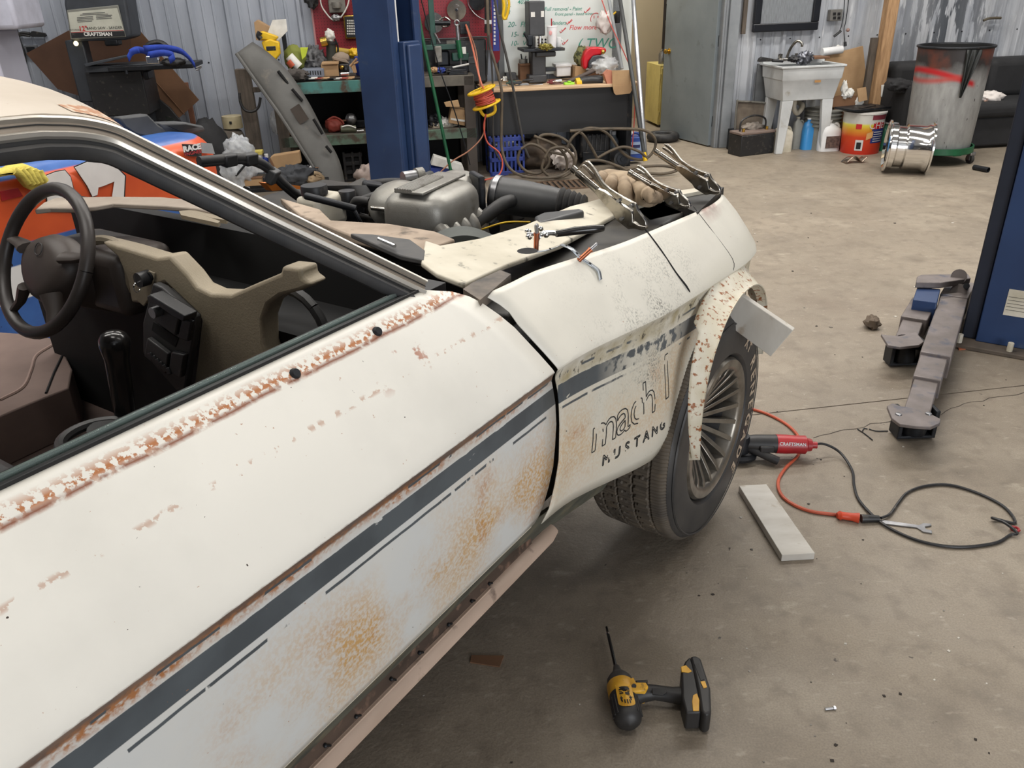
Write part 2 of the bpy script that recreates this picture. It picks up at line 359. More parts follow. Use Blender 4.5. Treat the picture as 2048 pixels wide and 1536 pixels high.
def siding_wall(name, t0, t1, z0, z1):
    pr = siding_prof(t0, t1); m = MB(); n = len(pr)
    m.add([(a, b, z0) for a, b in pr] + [(a, b, z1) for a, b in pr] + [(t0, .08, z0), (t1, .08, z0), (t0, .08, z1), (t1, .08, z1)],
          [(i, i + 1, n + i + 1, n + i) for i in range(n - 1)] + [(2 * n + 1, 2 * n, 2 * n + 2, 2 * n + 3), (0, n, 2 * n + 2, 2 * n), (n - 1, 2 * n + 1, 2 * n + 3, 2 * n - 1)])
    o = m.build(name, siding, smooth_deg=0); o.location = JW; o.rotation_euler = (0, 0, PHI); return struct(o)
wall_b = siding_wall('wall_back', -9.5, -1.10, 0, 4.0)
wall_b2 = siding_wall('wall_back', 0.16, 6.5, 0, 4.0)
wall_b3 = siding_wall('wall_back', -1.10, 0.16, 2.08, 4.0)
# screws of the siding
for tt in range(-26, 20):
    t_ = tt * .305 + .10
    if -1.1 < t_ < .2: continue
    for zz in (1.0,):
        s_ = MB().cyl((t_, -.004, zz), (t_, .0, zz), .007, n=8).build('siding_screw', dkmetal, wall_b if t_ < 0 else wall_b2)
doorgrey = mat('grey_door_paint', srgb(126, 134, 138), 0.5, col2=srgb(112, 120, 124), scale=2.5, dirt=(srgb(96, 100, 102), 9, .62, .8))
framegrey = mat('frame_paint', srgb(138, 142, 146), 0.5, col2=srgb(112, 116, 120), scale=4)
tf = thing('trim_1', 'grey painted steel door frame in the corrugated wall', 'door frame', JW, PHI)
tf['kind'] = 'structure'; del tf['category']
for a, b_, nm in ((-.0, .05, 'jamb'), (.05, .155, 'casing')):
    MB().bb(a, b_, -.055 if nm == 'casing' else -.03, .12, 0, 2.08).build(nm, framegrey, tf, bev=.006)
MB().bb(.02, .035, -.04, .0, 0, 2.06).build('stop', framegrey, tf, bev=.003)
MB().bb(-1.10, -1.0, -.05, .12, 0, 2.08).build('casing', framegrey, tf, bev=.006)
MB().bb(-1.0, 0, -.05, .12, 2.0, 2.08).build('head', framegrey, tf, bev=.006)
# open door leaf: hinged at the jamb, swung into the next room
hx, hy = -0.012, 0.05; tip = WF(1331, 271); dl = math.hypot(tip.x - hx, tip.y - hy); da = math.atan2(tip.y - hy, tip.x - hx)
door = thing('door_1', 'grey steel door standing open into the next room', 'door', to_world_wall((hx, hy, 0)), PHI + da)
door['kind'] = 'structure'; del door['category']
MB().bb(.0, .90, -.022, .022, .012, 2.03).build('leaf', doorgrey, door, bev=.003)
kn = MB(); kz = .87; kx = .80
for sg in (-1, 1): kn.lathe([(.0, .062), (.016, .06), (.026, .05), (.027, .04), (.014, .028), (.012, .012), (.028, .008), (.03, .0)], (kx, sg * .022, kz), (0, sg, 0), 18)
kn.build('door_knob', gold, door, label='brass door knob')
for hz in (.25, 1.0, 1.8): MB().cyl((0, -.02, hz - .05), (0, -.02, hz + .05), .012, n=10).build('hinge', dkmetal, door)
MB().bb(.88, .9005, -.012, .012, .9, 1.02).build('latch_plate', steel, door)
# the next room: tan wall, brown pegboard
tanm = mat('tan_wall', srgb(164, 152, 128), 0.8, col2=srgb(150, 138, 116), scale=1.2)
def wbox(name, m, x0, x1, y0, y1, z0, z1, parent=None, bev=0.0):
    o = MB().bb(x0, x1, y0, y1, z0, z1).build(name, m, parent, bev=bev)
    if not parent: o.location = JW; o.rotation_euler = (0, 0, PHI)
    return o
te = WT(1322, 120, -2.2)
struct(wbox('wall_tan', tanm, -3.0, te.x, 2.2, 2.3, 0, 2.6))
struct(wbox('wall_side', tanm, -1.55, -1.45, .1, 2.2, 0, 2.6))
pegbrown = mat('brown_pegboard', srgb(118, 92, 68), 0.8, col2=srgb(100, 76, 56), scale=4)
struct(wbox('wall_brown', pegbrown, te.x + .0, 2.2, 2.75, 2.85, 0, 2.6))
struct(wbox('wall_dark_edge', mat('dark_edge', srgb(46, 40, 38), .7), te.x, te.x + .03, 2.2, 2.75, 0, 2.6))
struct(wbox('wall_divider', tanm, 1.6, 1.7, .1, 2.75, 0, 2.6))
struct(wbox('ceiling_inner', tanm, -3.0, 2.2, .1, 2.85, 2.6, 2.7))
ld = bpy.data.lights.new('added_next_room_lamp', 'AREA'); ld.size = .6; ld.energy = 34; ld.color = (1, .95, .86)  # unseen lamp, added to brighten the next room
lo = bpy.data.objects.new('added_next_room_lamp', ld); COL.objects.link(lo); lo.location = to_world_wall((-.7, 1.3, 2.55))
# rest of the shop shell, out of view
grey = mat('shop_wall_paint', srgb(150, 152, 156), .7, scale=1)
def room_wall(name, p, q):
    d = (Vector(q) - Vector(p)); n = Vector((-d.y, d.x, 0)).normalized() * .1
    return struct(MB().slab([(p[0], p[1], 0), (q[0], q[1], 0), (q[0] + n.x, q[1] + n.y, 0), (p[0] + n.x, p[1] + n.y, 0)], (0, 0, 4.0)).build(name, grey, smooth_deg=0))
c1 = to_world_wall((-9.5, 0, 0)); c2 = to_world_wall((6.5, 0, 0))
room_wall('wall_left', (c1.x + 1.0, -5.5), (c1.x, c1.y)); room_wall('wall_right', (c2.x, c2.y), (c2.x + 1.2, -5.5)); room_wall('wall_front', (c2.x + 1.2, -5.5), (5.65, -5.5)); room_wall('wall_front', (1.55, -5.5), (c1.x + 1.0, -5.5))
struct(MB().bb(1.55, 5.65, -5.6, -5.5, 3.1, 4.0).build('wall_header', grey))  # spans the assumed bay door opening left between the front walls
cl = MB().slab([(c1.x, c1.y + .2, 4.0), (c2.x, c2.y + .2, 4.0), (c2.x + 1.3, -5.6, 4.0), (c1.x + .9, -5.6, 4.0)], (0, 0, .1)).build('ceiling', mat('white_ceiling', srgb(200, 202, 205), .8, scale=.6), smooth_deg=0); struct(cl)
for (lx, ly, ln, wt) in LIGHTS:  # housings for the assumed strip lights, out of view
    f = thing('assumed_ceiling_light', 'assumed white strip light hanging under the workshop ceiling', 'light', (lx, ly, CEIL - .09), R(8), 'assumed ceiling strip lights')
    MB().box((0, 0, .045), (ln + .06, .32, .07)).build('housing', white, f, bev=.01)
    MB().bb(-ln / 2, ln / 2, -.165, -.15, -.03, .01).build('reflector', white, f); MB().bb(-ln / 2, ln / 2, .15, .165, -.03, .01).build('reflector', white, f)
# ================================================================== the car (frame: x = w to the right, y = s forward, z up)
car = thing('car', 'faded cream vintage coupe body with dark side stripes, rust and no hood', 'car', W * W0, -TH)
def paint(name, base, low, top0, slope, thick, s_on=(-9, 9), door=False):
    m, nt, b, co = new_mat(name)
    sx = nd(nt, 'ShaderNodeSeparateXYZ'); nt.links.new(co, sx.inputs[0]); w, s, z = sx.outputs
    lowf = nd(nt, 'ShaderNodeMapRange'); lowf.inputs[1].default_value = .88; lowf.inputs[2].default_value = .84; nt.links.new(z, lowf.inputs[0])
    c = mixc(nt, base, low, lowf.outputs[0])
    c = mixc(nt, c, tuple(k * .9 for k in base), noise_fac(nt, co, 5, .45, .75, 6))
    # ochre rust bloom on the lower skin
    zm = band(nt, z, .56, .74, .07); cl = noise_fac(nt, co, 3.6, .40, .56, 6); fine = noise_fac(nt, co, 150, .40, .60, 3)
    bl = math_n(nt, 'MULTIPLY', math_n(nt, 'MULTIPLY', zm, cl), math_n(nt, 'ADD', math_n(nt, 'MULTIPLY', fine, .75), .3), clamp=True)
    if door: bl = math_n(nt, 'MULTIPLY', bl, band(nt, s, .42, 1.3, .12))
    else: bl = math_n(nt, 'MULTIPLY', bl, band(nt, s, 1.1, 1.95, .1)); bl = math_n(nt, 'MULTIPLY', bl, .62)
    c = mixc(nt, c, srgb(204, 162, 104), bl)
    c = mixc(nt, c, srgb(178, 112, 62), math_n(nt, 'MULTIPLY', bl, noise_fac(nt, co, 9, .56, .72, 6)))
    # rust plus painted-in shade along the underside of the crease
    zc = math_n(nt, 'ADD', z, math_n(nt, 'MULTIPLY', math_n(nt, 'MAXIMUM', math_n(nt, 'SUBTRACT', s, 1.2), 0.0), .07))
    if door:
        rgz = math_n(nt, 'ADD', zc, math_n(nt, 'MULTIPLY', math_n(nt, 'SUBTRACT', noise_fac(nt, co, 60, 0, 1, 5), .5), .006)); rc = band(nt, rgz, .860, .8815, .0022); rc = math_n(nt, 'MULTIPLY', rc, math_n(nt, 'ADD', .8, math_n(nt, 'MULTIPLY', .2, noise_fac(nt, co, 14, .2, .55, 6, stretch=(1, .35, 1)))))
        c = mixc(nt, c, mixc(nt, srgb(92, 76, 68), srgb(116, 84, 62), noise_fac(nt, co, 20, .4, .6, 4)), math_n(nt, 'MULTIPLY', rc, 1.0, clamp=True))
        rc2 = band(nt, zc, .845, .868, .006); c = mixc(nt, c, srgb(178, 120, 76), math_n(nt, 'MULTIPLY', math_n(nt, 'MULTIPLY', rc2, noise_fac(nt, co, 11, .42, .58, 7, stretch=(1, .3, 1))), math_n(nt, 'ADD', .25, math_n(nt, 'MULTIPLY', .75, noise_fac(nt, co, 120, .42, .58, 4)))))
        # rust line under the window seal, and the old mirror line below it
        wob = math_n(nt, 'ADD', z, math_n(nt, 'MULTIPLY', math_n(nt, 'SUBTRACT', noise_fac(nt, co, 9, 0, 1, 6), .5), .006))
        br = band(nt, wob, 1.042, 1.054, .005); c = mixc(nt, c, srgb(176, 112, 66), math_n(nt, 'MULTIPLY', br, noise_fac(nt, co, 110, .48, .53, 5)))
        br3 = band(nt, wob, 1.0395, 1.0435, .002); c = mixc(nt, c, srgb(132, 76, 50), math_n(nt, 'MULTIPLY', br3, noise_fac(nt, co, 22, .40, .48, 6)))
        br2 = band(nt, wob, .989, .992, .003); c = mixc(nt, c, srgb(176, 120, 84), math_n(nt, 'MULTIPLY', br2, noise_fac(nt, co, 60, .56, .59, 6)))
        fs = band(nt, s, .78, .92, .05); sp = math_n(nt, 'MULTIPLY', math_n(nt, 'MULTIPLY', fs, band(nt, z, .985, 1.02, .01)), noise_fac(nt, co, 26, .62, .66, 5))
        c = mixc(nt, c, srgb(168, 96, 60), sp)
    else:
        # greasy smears and scrapes; a yellowish strip below the crease
        gz = math_n(nt, 'MULTIPLY', band(nt, s, 1.4, 1.78, .14), band(nt, z, .66, .97, .06))
        c = mixc(nt, c, srgb(70, 70, 62), math_n(nt, 'MULTIPLY', gz, math_n(nt, 'MULTIPLY', noise_fac(nt, co, 190, .48, .66, 4), noise_fac(nt, co, 9, .45, .68, 6))))
        gz2 = band(nt, zc, .83, .875, .01); c = mixc(nt, c, srgb(164, 150, 112), math_n(nt, 'MULTIPLY', gz2, noise_fac(nt, co, 18, .3, .7, 6)))
        c = mixc(nt, c, srgb(70, 64, 54), math_n(nt, 'MULTIPLY', band(nt, zc, .835, .87, .008), noise_fac(nt, co, 60, .6, .66, 5, stretch=(1, 1, .6))))
        pk = math_n(nt, 'MULTIPLY', band(nt, s, 2.1, 2.24, .03), band(nt, z, .95, 1.0, .02)); c = mixc(nt, c, srgb(150, 84, 78), math_n(nt, 'MULTIPLY', pk, noise_fac(nt, co, 16, .35, .6)))
    # tape stripes, flaking
    rag = math_n(nt, 'MULTIPLY', math_n(nt, 'SUBTRACT', noise_fac(nt, co, 45, 0, 1, 5, stretch=(1, .5, 1)), .5), .011)
    q = math_n(nt, 'SUBTRACT', math_n(nt, 'ADD', z, math_n(nt, 'MULTIPLY', s, slope)), top0)       # 0 at the top edge of the wide stripe
    qr = math_n(nt, 'ADD', q, math_n(nt, 'MAXIMUM', rag, 0.0))
    main = math_n(nt, 'MULTIPLY', band(nt, qr, -1, 0, .0006), band(nt, q, -thick, 1, .0006))
    brk = noise_fac(nt, co, 13, .50, .51, 4, stretch=(1, 1, .3)); brk2 = noise_fac(nt, co, 10, .46, .47, 5, stretch=(1.3, 1, .3))
    up = math_n(nt, 'MULTIPLY', band(nt, math_n(nt, 'ADD', q, math_n(nt, 'MULTIPLY', rag, .5)), .017, .023, .0006), brk)
    dn = math_n(nt, 'MULTIPLY', band(nt, math_n(nt, 'ADD', q, math_n(nt, 'MULTIPLY', rag, .3)), -thick - .0165, -thick - .011, .0006), brk2)
    chips = noise_fac(nt, co, 30, .70, .72, 6, stretch=(1, .4, 1))
    st = math_n(nt, 'MULTIPLY', math_n(nt, 'MAXIMUM', main, math_n(nt, 'MAXIMUM', up, dn)), math_n(nt, 'SUBTRACT', 1.0, chips))
    st = math_n(nt, 'MULTIPLY', st, band(nt, s, s_on[0], s_on[1], .002))
    if not door:
        wear = math_n(nt, 'MULTIPLY', band(nt, s, 1.42, 1.72, .07), noise_fac(nt, co, 34, .42, .5, 6)); st = math_n(nt, 'MULTIPLY', st, math_n(nt, 'SUBTRACT', 1.0, math_n(nt, 'MULTIPLY', wear, .9)))
    c = mixc(nt, c, mixc(nt, srgb(86, 93, 98), srgb(74, 80, 85), noise_fac(nt, co, 8, .4, .6)), st)
    # small chips everywhere
    c = mixc(nt, c, srgb(60, 48, 40), noise_fac(nt, co, 95, .76, .77, 3))
    c = mixc(nt, c, srgb(170, 118, 80), math_n(nt, 'MULTIPLY', noise_fac(nt, co, 120, .73, .75, 3), .7))
    nt.links.new(c, b.inputs['Base Color']); b.inputs['Roughness'].default_value = .42
    bp = nd(nt, 'ShaderNodeBump'); bp.inputs['Strength'].default_value = .1; bp.inputs['Distance'].default_value = .01
    nn = nd(nt, 'ShaderNodeTexNoise'); nn.inputs['Scale'].default_value = 6; nt.links.new(co, nn.inputs['Vector']); nt.links.new(nn.outputs['Fac'], bp.inputs['Height']); nt.links.new(bp.outputs[0], b.inputs['Normal'])
    return m
CREAM, LOWC = srgb(233, 229, 219), srgb(214, 215, 212)
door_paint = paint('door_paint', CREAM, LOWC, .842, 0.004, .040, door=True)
fend_paint = paint('fender_paint', srgb(230, 225, 212), srgb(216, 211, 196), .951, .097, .043, (1.2, 2.0))
plain_cream = mat('plain_cream_paint', srgb(214, 206, 188), .45, col2=srgb(190, 180, 160), scale=6, dirt=(srgb(70, 66, 58), 40, .66, .72))
dirty_cream = mat('dirty_cream_paint', srgb(216, 209, 191), .5, col2=srgb(192, 184, 164), scale=7, dirt=(srgb(74, 70, 60), 28, .60, .72))
rustcream = mat('rusty_cream_paint', srgb(222, 216, 200), .5, col2=srgb(202, 192, 168), scale=12, dirt=(srgb(150, 92, 52), 70, .56, .62))
rustroof = mat('roof_paint', srgb(206, 194, 178), .45, col2=srgb(186, 172, 154), scale=4, dirt=(srgb(160, 100, 66), 20, .70, .76))
greymet = mat('pillar_grey', srgb(158, 146, 132), .4, .3, col2=srgb(128, 118, 106), scale=8)
brightmet = mat('bright_trim', srgb(202, 196, 186), .3, .6, col2=srgb(176, 170, 160), scale=10)
trimblack = mat('trim_black', srgb(26, 26, 27), .5, col2=srgb(40, 40, 40), scale=12)
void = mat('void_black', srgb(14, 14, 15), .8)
DZ = [(-.46, -.082), (-.40, -.057), (-.34, -.041), (-.23, -.024), (-.14, -.018), (-.05, -.0165), (-.028, -.014), (-.016, -.010), (-.006, -.004), (0, 0), (.008, -.004), (.04, -.027), (.09, -.067), (.14, -.115), (.168, -.145), (.184, -.168)]
def interp(x, tab):
    if x <= tab[0][0]: return tab[0][1]
    for (a, b), (c, d) in zip(tab, tab[1:]):
        if x <= c: return b + (d - b) * (x - a) / (c - a)
    return tab[-1][1]
ZC = .882
def wskin(z): return interp(z - ZC, DZ)
SF = [(.526, 1.152), (.547, 1.173), (.592, 1.187), (.662, 1.196), (.745, 1.197), (.815, 1.19), (.884, 1.161), (.926, 1.145), (.974, 1.128), (1.011, 1.107), (1.045, 1.07), (1.066, 1.0)]
def side_panel(zs, s0f, s1f, ns, wf):
    m = MB(); vs = []; k = len(zs)
    for i in range(ns + 1):
        for z in zs:
            a, b = s0f(z), s1f(z); s = a + (b - a) * i / ns; vs.append((wf(s, z), s, z))
    return m.add(vs, [(i * k + j, (i + 1) * k + j, (i + 1) * k + j + 1, i * k + j + 1) for i in range(ns) for j in range(k - 1)])
zs_door = [.526, .54, .56, .6, .65, .7, .75, .8, .83, .846, .854, .861, .868, .872, .876, .879, .882, .886, .89, .9, .92, .945, .97, .995, 1.02, 1.035, 1.05, 1.058, 1.066]
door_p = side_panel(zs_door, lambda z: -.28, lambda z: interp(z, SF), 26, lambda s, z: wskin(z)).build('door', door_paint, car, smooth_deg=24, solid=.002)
def trim_strip(name, m, w, s0, s1, z0, z1, th, parent): return MB().bb(w - th, w, s0, s1, z0, z1).build(name, m, parent, bev=.001)
trim_strip('door_inner_panel', trimblack, -.195, -.28, 1.10, .5, 1.045, .05, door_p)
trim_strip('belt_seal', trimblack, -.166, -.28, .995, 1.04, 1.071, .008, door_p)
trim_strip('inner_belt_seal', trimblack, -.19, -.28, .985, 1.04, 1.068, .008, door_p)
glass = mat('window_glass', (.72, .86, .80), .05, trans=.85, col2=(.7, .84, .79), spec=.6)
trim_strip('window_glass', glass, -.1785, -.28, .97, .9, 1.076, .005, door_p)
for px in ((590, 748), (754, 664)):
    p = CW(*px, -.13)
    for it in range(30): p = CW(*px, p.x + .4 * (wskin(p.z) - p.x))
    MB().lathe([(.0, .006), (.006, .006), (.0085, .002), (.009, 0)], p, (.8, 0, .6), 12).build('mirror_screw', dkmetal, door_p)
# hem along the door bottom
MB().tube([(-.048, -.28, .525), (-.048, 1.14, .525)], .004, 6).build('door_hem', plain_cream, door_p)
# front fender
def zcf(s): return ZC - .07 * max(0, s - 1.2) + .02 * max(0, s - 2.1)
def zbf(s): return interp(s, [(1.15, .53), (1.63, .445), (1.66, .46), (1.985, .735), (2.03, .748), (2.27, .735), (2.30, .66), (2.42, .62)])
def wfen(s, z):
    t = min(1, max(0, (s - 1.22) / .45)); t = t * t * (3 - 2 * t); dz = z - zcf(s)
    w = interp(dz, DZ) + .036 * t
    if dz < -.14: w += (.035 * min(1, (-.14 - dz) / .2)) * (.3 + .7 * t)
    return w - .55 * max(0, s - 2.12) ** 2 - .10 * max(0, s - 2.3)
fm = MB(); NS = 60; vs = []; up = [-.03, -.022, -.014, -.009, -.005, -.002, 0, .003, .007, .013, .022, .035, .052, .07, .09, .11, .125, .138, .147]; KL = 12
for i in range(NS + 1):
    t = i / NS; col = []
    for j in range(KL + len(up)):
        s = 1.21 + t * (2.40 - 1.21); zb = zbf(s); zc = zcf(s)
        z = zb + (zc - .03 - zb) * j / KL if j < KL else zc + up[j - KL]
        if t < .06: # rear edge follows the door gap
            e = interp(z, SF) + .014 + (.012 if z > .98 else 0); s = e + (1.21 + .06 * (2.40 - 1.21) - e) * (t / .06)
        if t > .9:  # rounded nose
            k = (t - .9) / .1; s = s - .05 * k * max(0, (z - .90)) / .1
        col.append((wfen(s, z), s, z))
    vs += col
k = KL + len(up); fm.add(vs, [(i * k + j, (i + 1) * k + j, (i + 1) * k + j + 1, i * k + j + 1) for i in range(NS) for j in range(k - 1)])
fender = fm.build('front_fender', fend_paint, car, smooth_deg=22, solid=.002)
# hand-cut seams on the fender
def on_fender(px):
    p = CW(*px, -.05)
    for it in range(60): p = CW(*px, p.x + .3 * (wfen(p.y, p.z) - p.x))
    return p
def seam(pxs, r):
    pts = smooth([on_fender(q) + Vector((.0012, 0, .0012)) for q in pxs], 4)
    return MB().tube(pts, r, 6).build('cut_seam', void, fender)
seam([(1290, 460), (1320, 500), (1350, 545), (1377, 582), (1378, 612)], .0022); seam([(1386, 414), (1418, 455), (1464, 518), (1466, 545), (1475, 556)], .0007); seam([(1445, 385), (1480, 425), (1512, 466), (1500, 515)], .0006)
# decal lettering on the fender: 'mach 1' over 'MUSTANG', half peeled away
decal = mat('peeled_decal', srgb(38, 42, 46), .6)
def on_f(x, y, s0, z0, sl): s = s0 + x; z = z0 + y + sl * x; return (wfen(s, z) + .0016, s, z)
def outline_text(name, txt, size, s0, z0, sl, drop, seed, **kw):
    vs, fs = text_mesh(txt, size, **kw); rr = random.Random(seed); bm = bmesh.new(); bv = [bm.verts.new(v) for v in vs]
    for f in fs:
        try: bm.faces.new([bv[i] for i in f])
        except ValueError: pass
    keep = []
    for e in bm.edges:
        if len(e.link_faces) == 1: keep.append((e.verts[0].co.copy(), e.verts[1].co.copy()))
    bm.free(); b = MB()
    for a, c in keep:
        d = c - a
        if d.length < 1e-5: continue
        nseg = max(1, int(d.length / .006)); nn = Vector((-d.y, d.x, 0)).normalized() * .0015
        for i in range(nseg):
            mid = a + d * ((i + .5) / nseg)
            if mnoise.noise(mid * 28 + Vector((seed, 0, 0))) + .25 < drop: continue
            p, q = a + d * (i / nseg), a + d * ((i + 1) / nseg)
            b.add([on_f(*(v.xy), s0, z0, sl) for v in (p + nn, q + nn, q - nn, p - nn)], [(0, 1, 2, 3)])
    return b.build(name, decal, fender, smooth_deg=0)
for i_, ch_ in enumerate('mach'): outline_text('decal_letter', ch_, .135, 1.385 + (0, .072, .125, .18)[i_], .648, -.02, -.02, 2 + i_)
outline_text('decal_numeral', '1', .17, 1.655, .665, -.02, -.2, 5)
for i_, ch_ in enumerate('MUSTANG'): outline_text('decal_letter', ch_, .04, 1.40 + i_ * .039, .562 - i_ * .0024, -.06, .0, 4 + i_)
# lower dirt-covered rocker behind the fender, rocker under the door and its welded pinch flange
rockm = mat('grimy_rocker', srgb(92, 92, 80), .8, col2=srgb(64, 64, 56), scale=22, stretch=(1, .4, 1), dirt=(srgb(120, 110, 86), 16, .5, .8))
MB().grid(lambda u, v: (-.052 - .05 * v, -.28 + u * (1.58 + .28), (.528 if u * 1.86 - .28 < 1.15 else .528 - .2 * (u * 1.86 - .28 - 1.15)) - .10 * v), 30, 5, (-.01, 0, 0)).build('rocker_panel', rockm, car)
weld = mat('rusty_weld_strip', srgb(96, 80, 70), .55, .3, col2=srgb(66, 56, 50), scale=16, stretch=(1, .3, 1), dirt=(srgb(140, 112, 96), 30, .55, .7))
rk = MB().grid(lambda u, v: (-.100 + .004 * v, -.28 + u * 1.50, .440 - .034 * v), 20, 3, (-.008, 0, 0)).build('weld_strip', weld, car)
flange = mat('bare_pink_primer', srgb(200, 176, 158), .45, col2=srgb(168, 144, 126), scale=9, stretch=(1, .3, 1), dirt=(srgb(84, 66, 56), 18, .6, .74))
fl_ = MB().grid(lambda u, v: (-.100 + .027 * v, -.28 + u * (1.585 - .03 * (v > .9)), .408 - .016 * v + .005 * math.sin(v * PI)), 24, 6, (0, 0, -.006)).build('pinch_flange', flange, car)
MB().tube([(-.0905, -.28, .4065), (-.0905, 1.05, .4065)], .0022, 6).build('flange_ridge', flange, fl_)
for i in range(13):
    s = .1 + i * .08 + rnd.uniform(-.012, .012); c_ = (-.095, s, .418 + rnd.uniform(-.003, .004))
    b = MB(); b.sphere(c_, .004, 8); b.tube([c_, (-.094, s + .010, .411)], .002, 6); b.build('weld_stud', dkmetal, rk)
MB().bb(-.26, -.06, 1.02, 1.30, .535, .93).build('hinge_pillar', void, car)  # coloured void black to put deep shade into the door gap
# wheel-arch flare (cut loose, spread outwards)
def flare_fn(u, v):
    a = R(178) + (R(4) - R(178)) * u; cs, cz = 1.982, .46
    tp = interp(u, [(0, .1), (.15, .30), (.3, .5), (.45, .95), (.55, 1), (.85, .9), (1, .35)]); v = v * tp; rr = .335 + .05 * v
    wi = .015 + .02 * (1 - u); wo = interp(u, [(0, .128), (.3, .108), (.5, .088), (1, .07)])
    w = wo + (wi - wo) * v ** .8; ca, sa = math.cos(a), max(0.0, math.sin(a)); k = (abs(ca) ** 2.5 + sa ** 2.5) ** (-1 / 2.5)
    zz = cz + sa * k * rr * .975; ss = cs + ca * k * rr
    if v > .55 and .25 < u < .85: w = min(w, wfen(min(ss, 2.3), max(zz, zbf(ss))) + .05 * (1 - v))
    return (w, ss, zz)
fl = MB().grid(flare_fn, 44, 8, (-.004, 0, -.002)).build('wheel_flare', rustcream, car, smooth_deg=60)
MB().grid(lambda u, v: (flare_fn(u, 0)[0] - .028 * v, flare_fn(u, 0)[1], flare_fn(u, 0)[2] - .010 * v), 44, 2, (0, 0, .003)).build('flare_lip', rustcream, fl, smooth_deg=60)
# pillar, drip rail and roof
def CPIL(x, y):
    p = CW(x, y, -.2)
    for it in range(60): p = CW(x, y, p.x + .4 * ((-.17 - .75 * (p.z - 1.07)) - p.x))
    return p
pil = [CPIL(*q) for q in ((852, 562), (700, 487), (550, 413), (450, 362), (350, 312), (280, 277), (230, 254), (170, 240), (100, 235), (0, 240))]
e = pil[-1]; pil += [Vector((e.x - .005, e.y - .25, e.z + .004)), Vector((e.x - .02, e.y - .6, e.z - .005)), Vector((e.x - .03, e.y - 1.0, e.z - .06))]
ps = smooth(pil, 5)
def rail(name, m, prof, i0=0, i1=None, parent=car):
    """sweep a little outline (offset down the window, offset outwards) along the pillar line"""
    pts = ps[i0:i1]; b = MB(); n = len(prof); vs = []
    for i, p in enumerate(pts):
        d = (pts[min(i + 1, len(pts) - 1)] - pts[max(i - 1, 0)]).normalized(); out = Vector((.8, 0, .6)); out = (out - d * out.dot(d)).normalized()
        e = d.cross(out); e = e if e.z < 0 else -e
        for a, o in prof: vs.append(p + e * (a * .64) + out * o * .8)
    fs = [(i * n + j, i * n + (j + 1) % n, (i + 1) * n + (j + 1) % n, (i + 1) * n + j) for i in range(len(pts) - 1) for j in range(n)]
    fs += [tuple(range(n)), tuple((len(pts) - 1) * n + j for j in range(n))]
    return b.add(vs, fs).build(name, m, parent, smooth_deg=40)
pillar = rail('windshield_pillar', greymet, [(.0, .0), (.033, -.002), (.036, -.03), (.0, -.035)])
rail('pillar_molding', brightmet, [(-.002, -.004), (.0, .006), (.007, .008), (.010, .0), (.009, -.006)], parent=pillar)
rail('pillar_groove', trimblack, [(.0165, .0), (.0165, .0012), (.0190, .0012), (.0190, .0)], parent=pillar)
rail('drip_rail', brightmet, [(.032, -.006), (.033, .004), (.039, .007), (.046, .003), (.047, -.008)], parent=pillar)
rail('pillar_channel', trimblack, [(.045, -.012), (.047, -.004), (.056, -.006), (.058, -.016)], parent=pillar)
rail('door_weatherstrip', dkrub, [(.056, -.012), (.060, .0), (.070, .003), (.080, -.002), (.086, -.014), (.078, -.026), (.060, -.026)], parent=pillar)
def roof_fn(u, v):
    ph = smooth_roof[min(int(u * (len(smooth_roof) - 1)), len(smooth_roof) - 1)]
    w0, s0, z0 = ph; w = w0 + (-1.46 - w0) * v; x = (w + .94) / .52
    return (w, s0 + .06 * (1 - x * x) * max(0, 1 - u * 2.2) - .0, z0 + .042 * (1 - abs(x) ** 2.2) + .006 * math.sin(v * PI))
smooth_roof = [tuple(p + Vector((0, .012, .004))) for p in ps[28:]]
nr = len(smooth_roof) - 1
roof = MB().grid(roof_fn, nr, 16, (0, 0, -.012)).build('roof', rustroof, car, smooth_deg=50)
rp = mat('roof_rust_patch', srgb(178, 130, 98), .8, col2=srgb(206, 190, 170), scale=60, lo=.46, hi=.54)
MB().grid(lambda u, v: Vector(roof_fn(u * .30, .015 + .085 * v * (1 - .55 * u))) + Vector((0, 0, .0009)), 14, 4).build('rust_patch', rp, roof)
# roof lining edge seen through the side window
MB().grid(lambda u, v: Vector(roof_fn(u, v)) + Vector((0, 0, -.03)), nr, 6, (0, 0, -.006)).build('headliner', void, roof)
# ------------------------------------------------------------------ car wheel
tirem = mat('tire_rubber', srgb(74, 67, 59), .72, col2=srgb(98, 88, 75), scale=12, dirt=(srgb(112, 98, 80), 30, .56, .76))
sidem = mat('tire_sidewall', srgb(46, 46, 47), .5, col2=srgb(64, 62, 60), scale=9)
wc = Vector((0, 1.985, .372)); RT = .343; w_o, w_i = .062, -.20
wheel = bpy.data.objects.new('front_wheel', None); COL.objects.link(wheel); wheel.parent = car; wheel.location = wc; wheel.rotation_euler = (0, 0, R(-1))
def tread_fn(u, v):
    x = w_i + .012 + (w_o - w_i - .024) * v; e = abs(v - .5) * 2
    r = RT - .004 * e ** 2 - .016 * max(0, (e - .82) / .18) ** 2
    a = 2 * PI * u; g = 0
    for gv in (.2, .4, .6, .8):
        if abs(v - gv) < .014: g = .008
    k = (u * 66 + (.12 * math.sin(v * 20))) % 1
    if k < .22 and .04 < v < .82: g = max(g, .007)
    if v >= .82 or v < .05:
        if (u * 200) % 1 < .4: g = max(g, .003)
    if .2 < v < .82 and (u * 200 + .3 * v) % 1 < .25: g = max(g, .002)
    return (x, math.cos(a) * (r - g), math.sin(a) * (r - g))
MB().grid(tread_fn, 600, 50).build('tread', tirem, wheel, smooth_deg=30)
sw = MB()
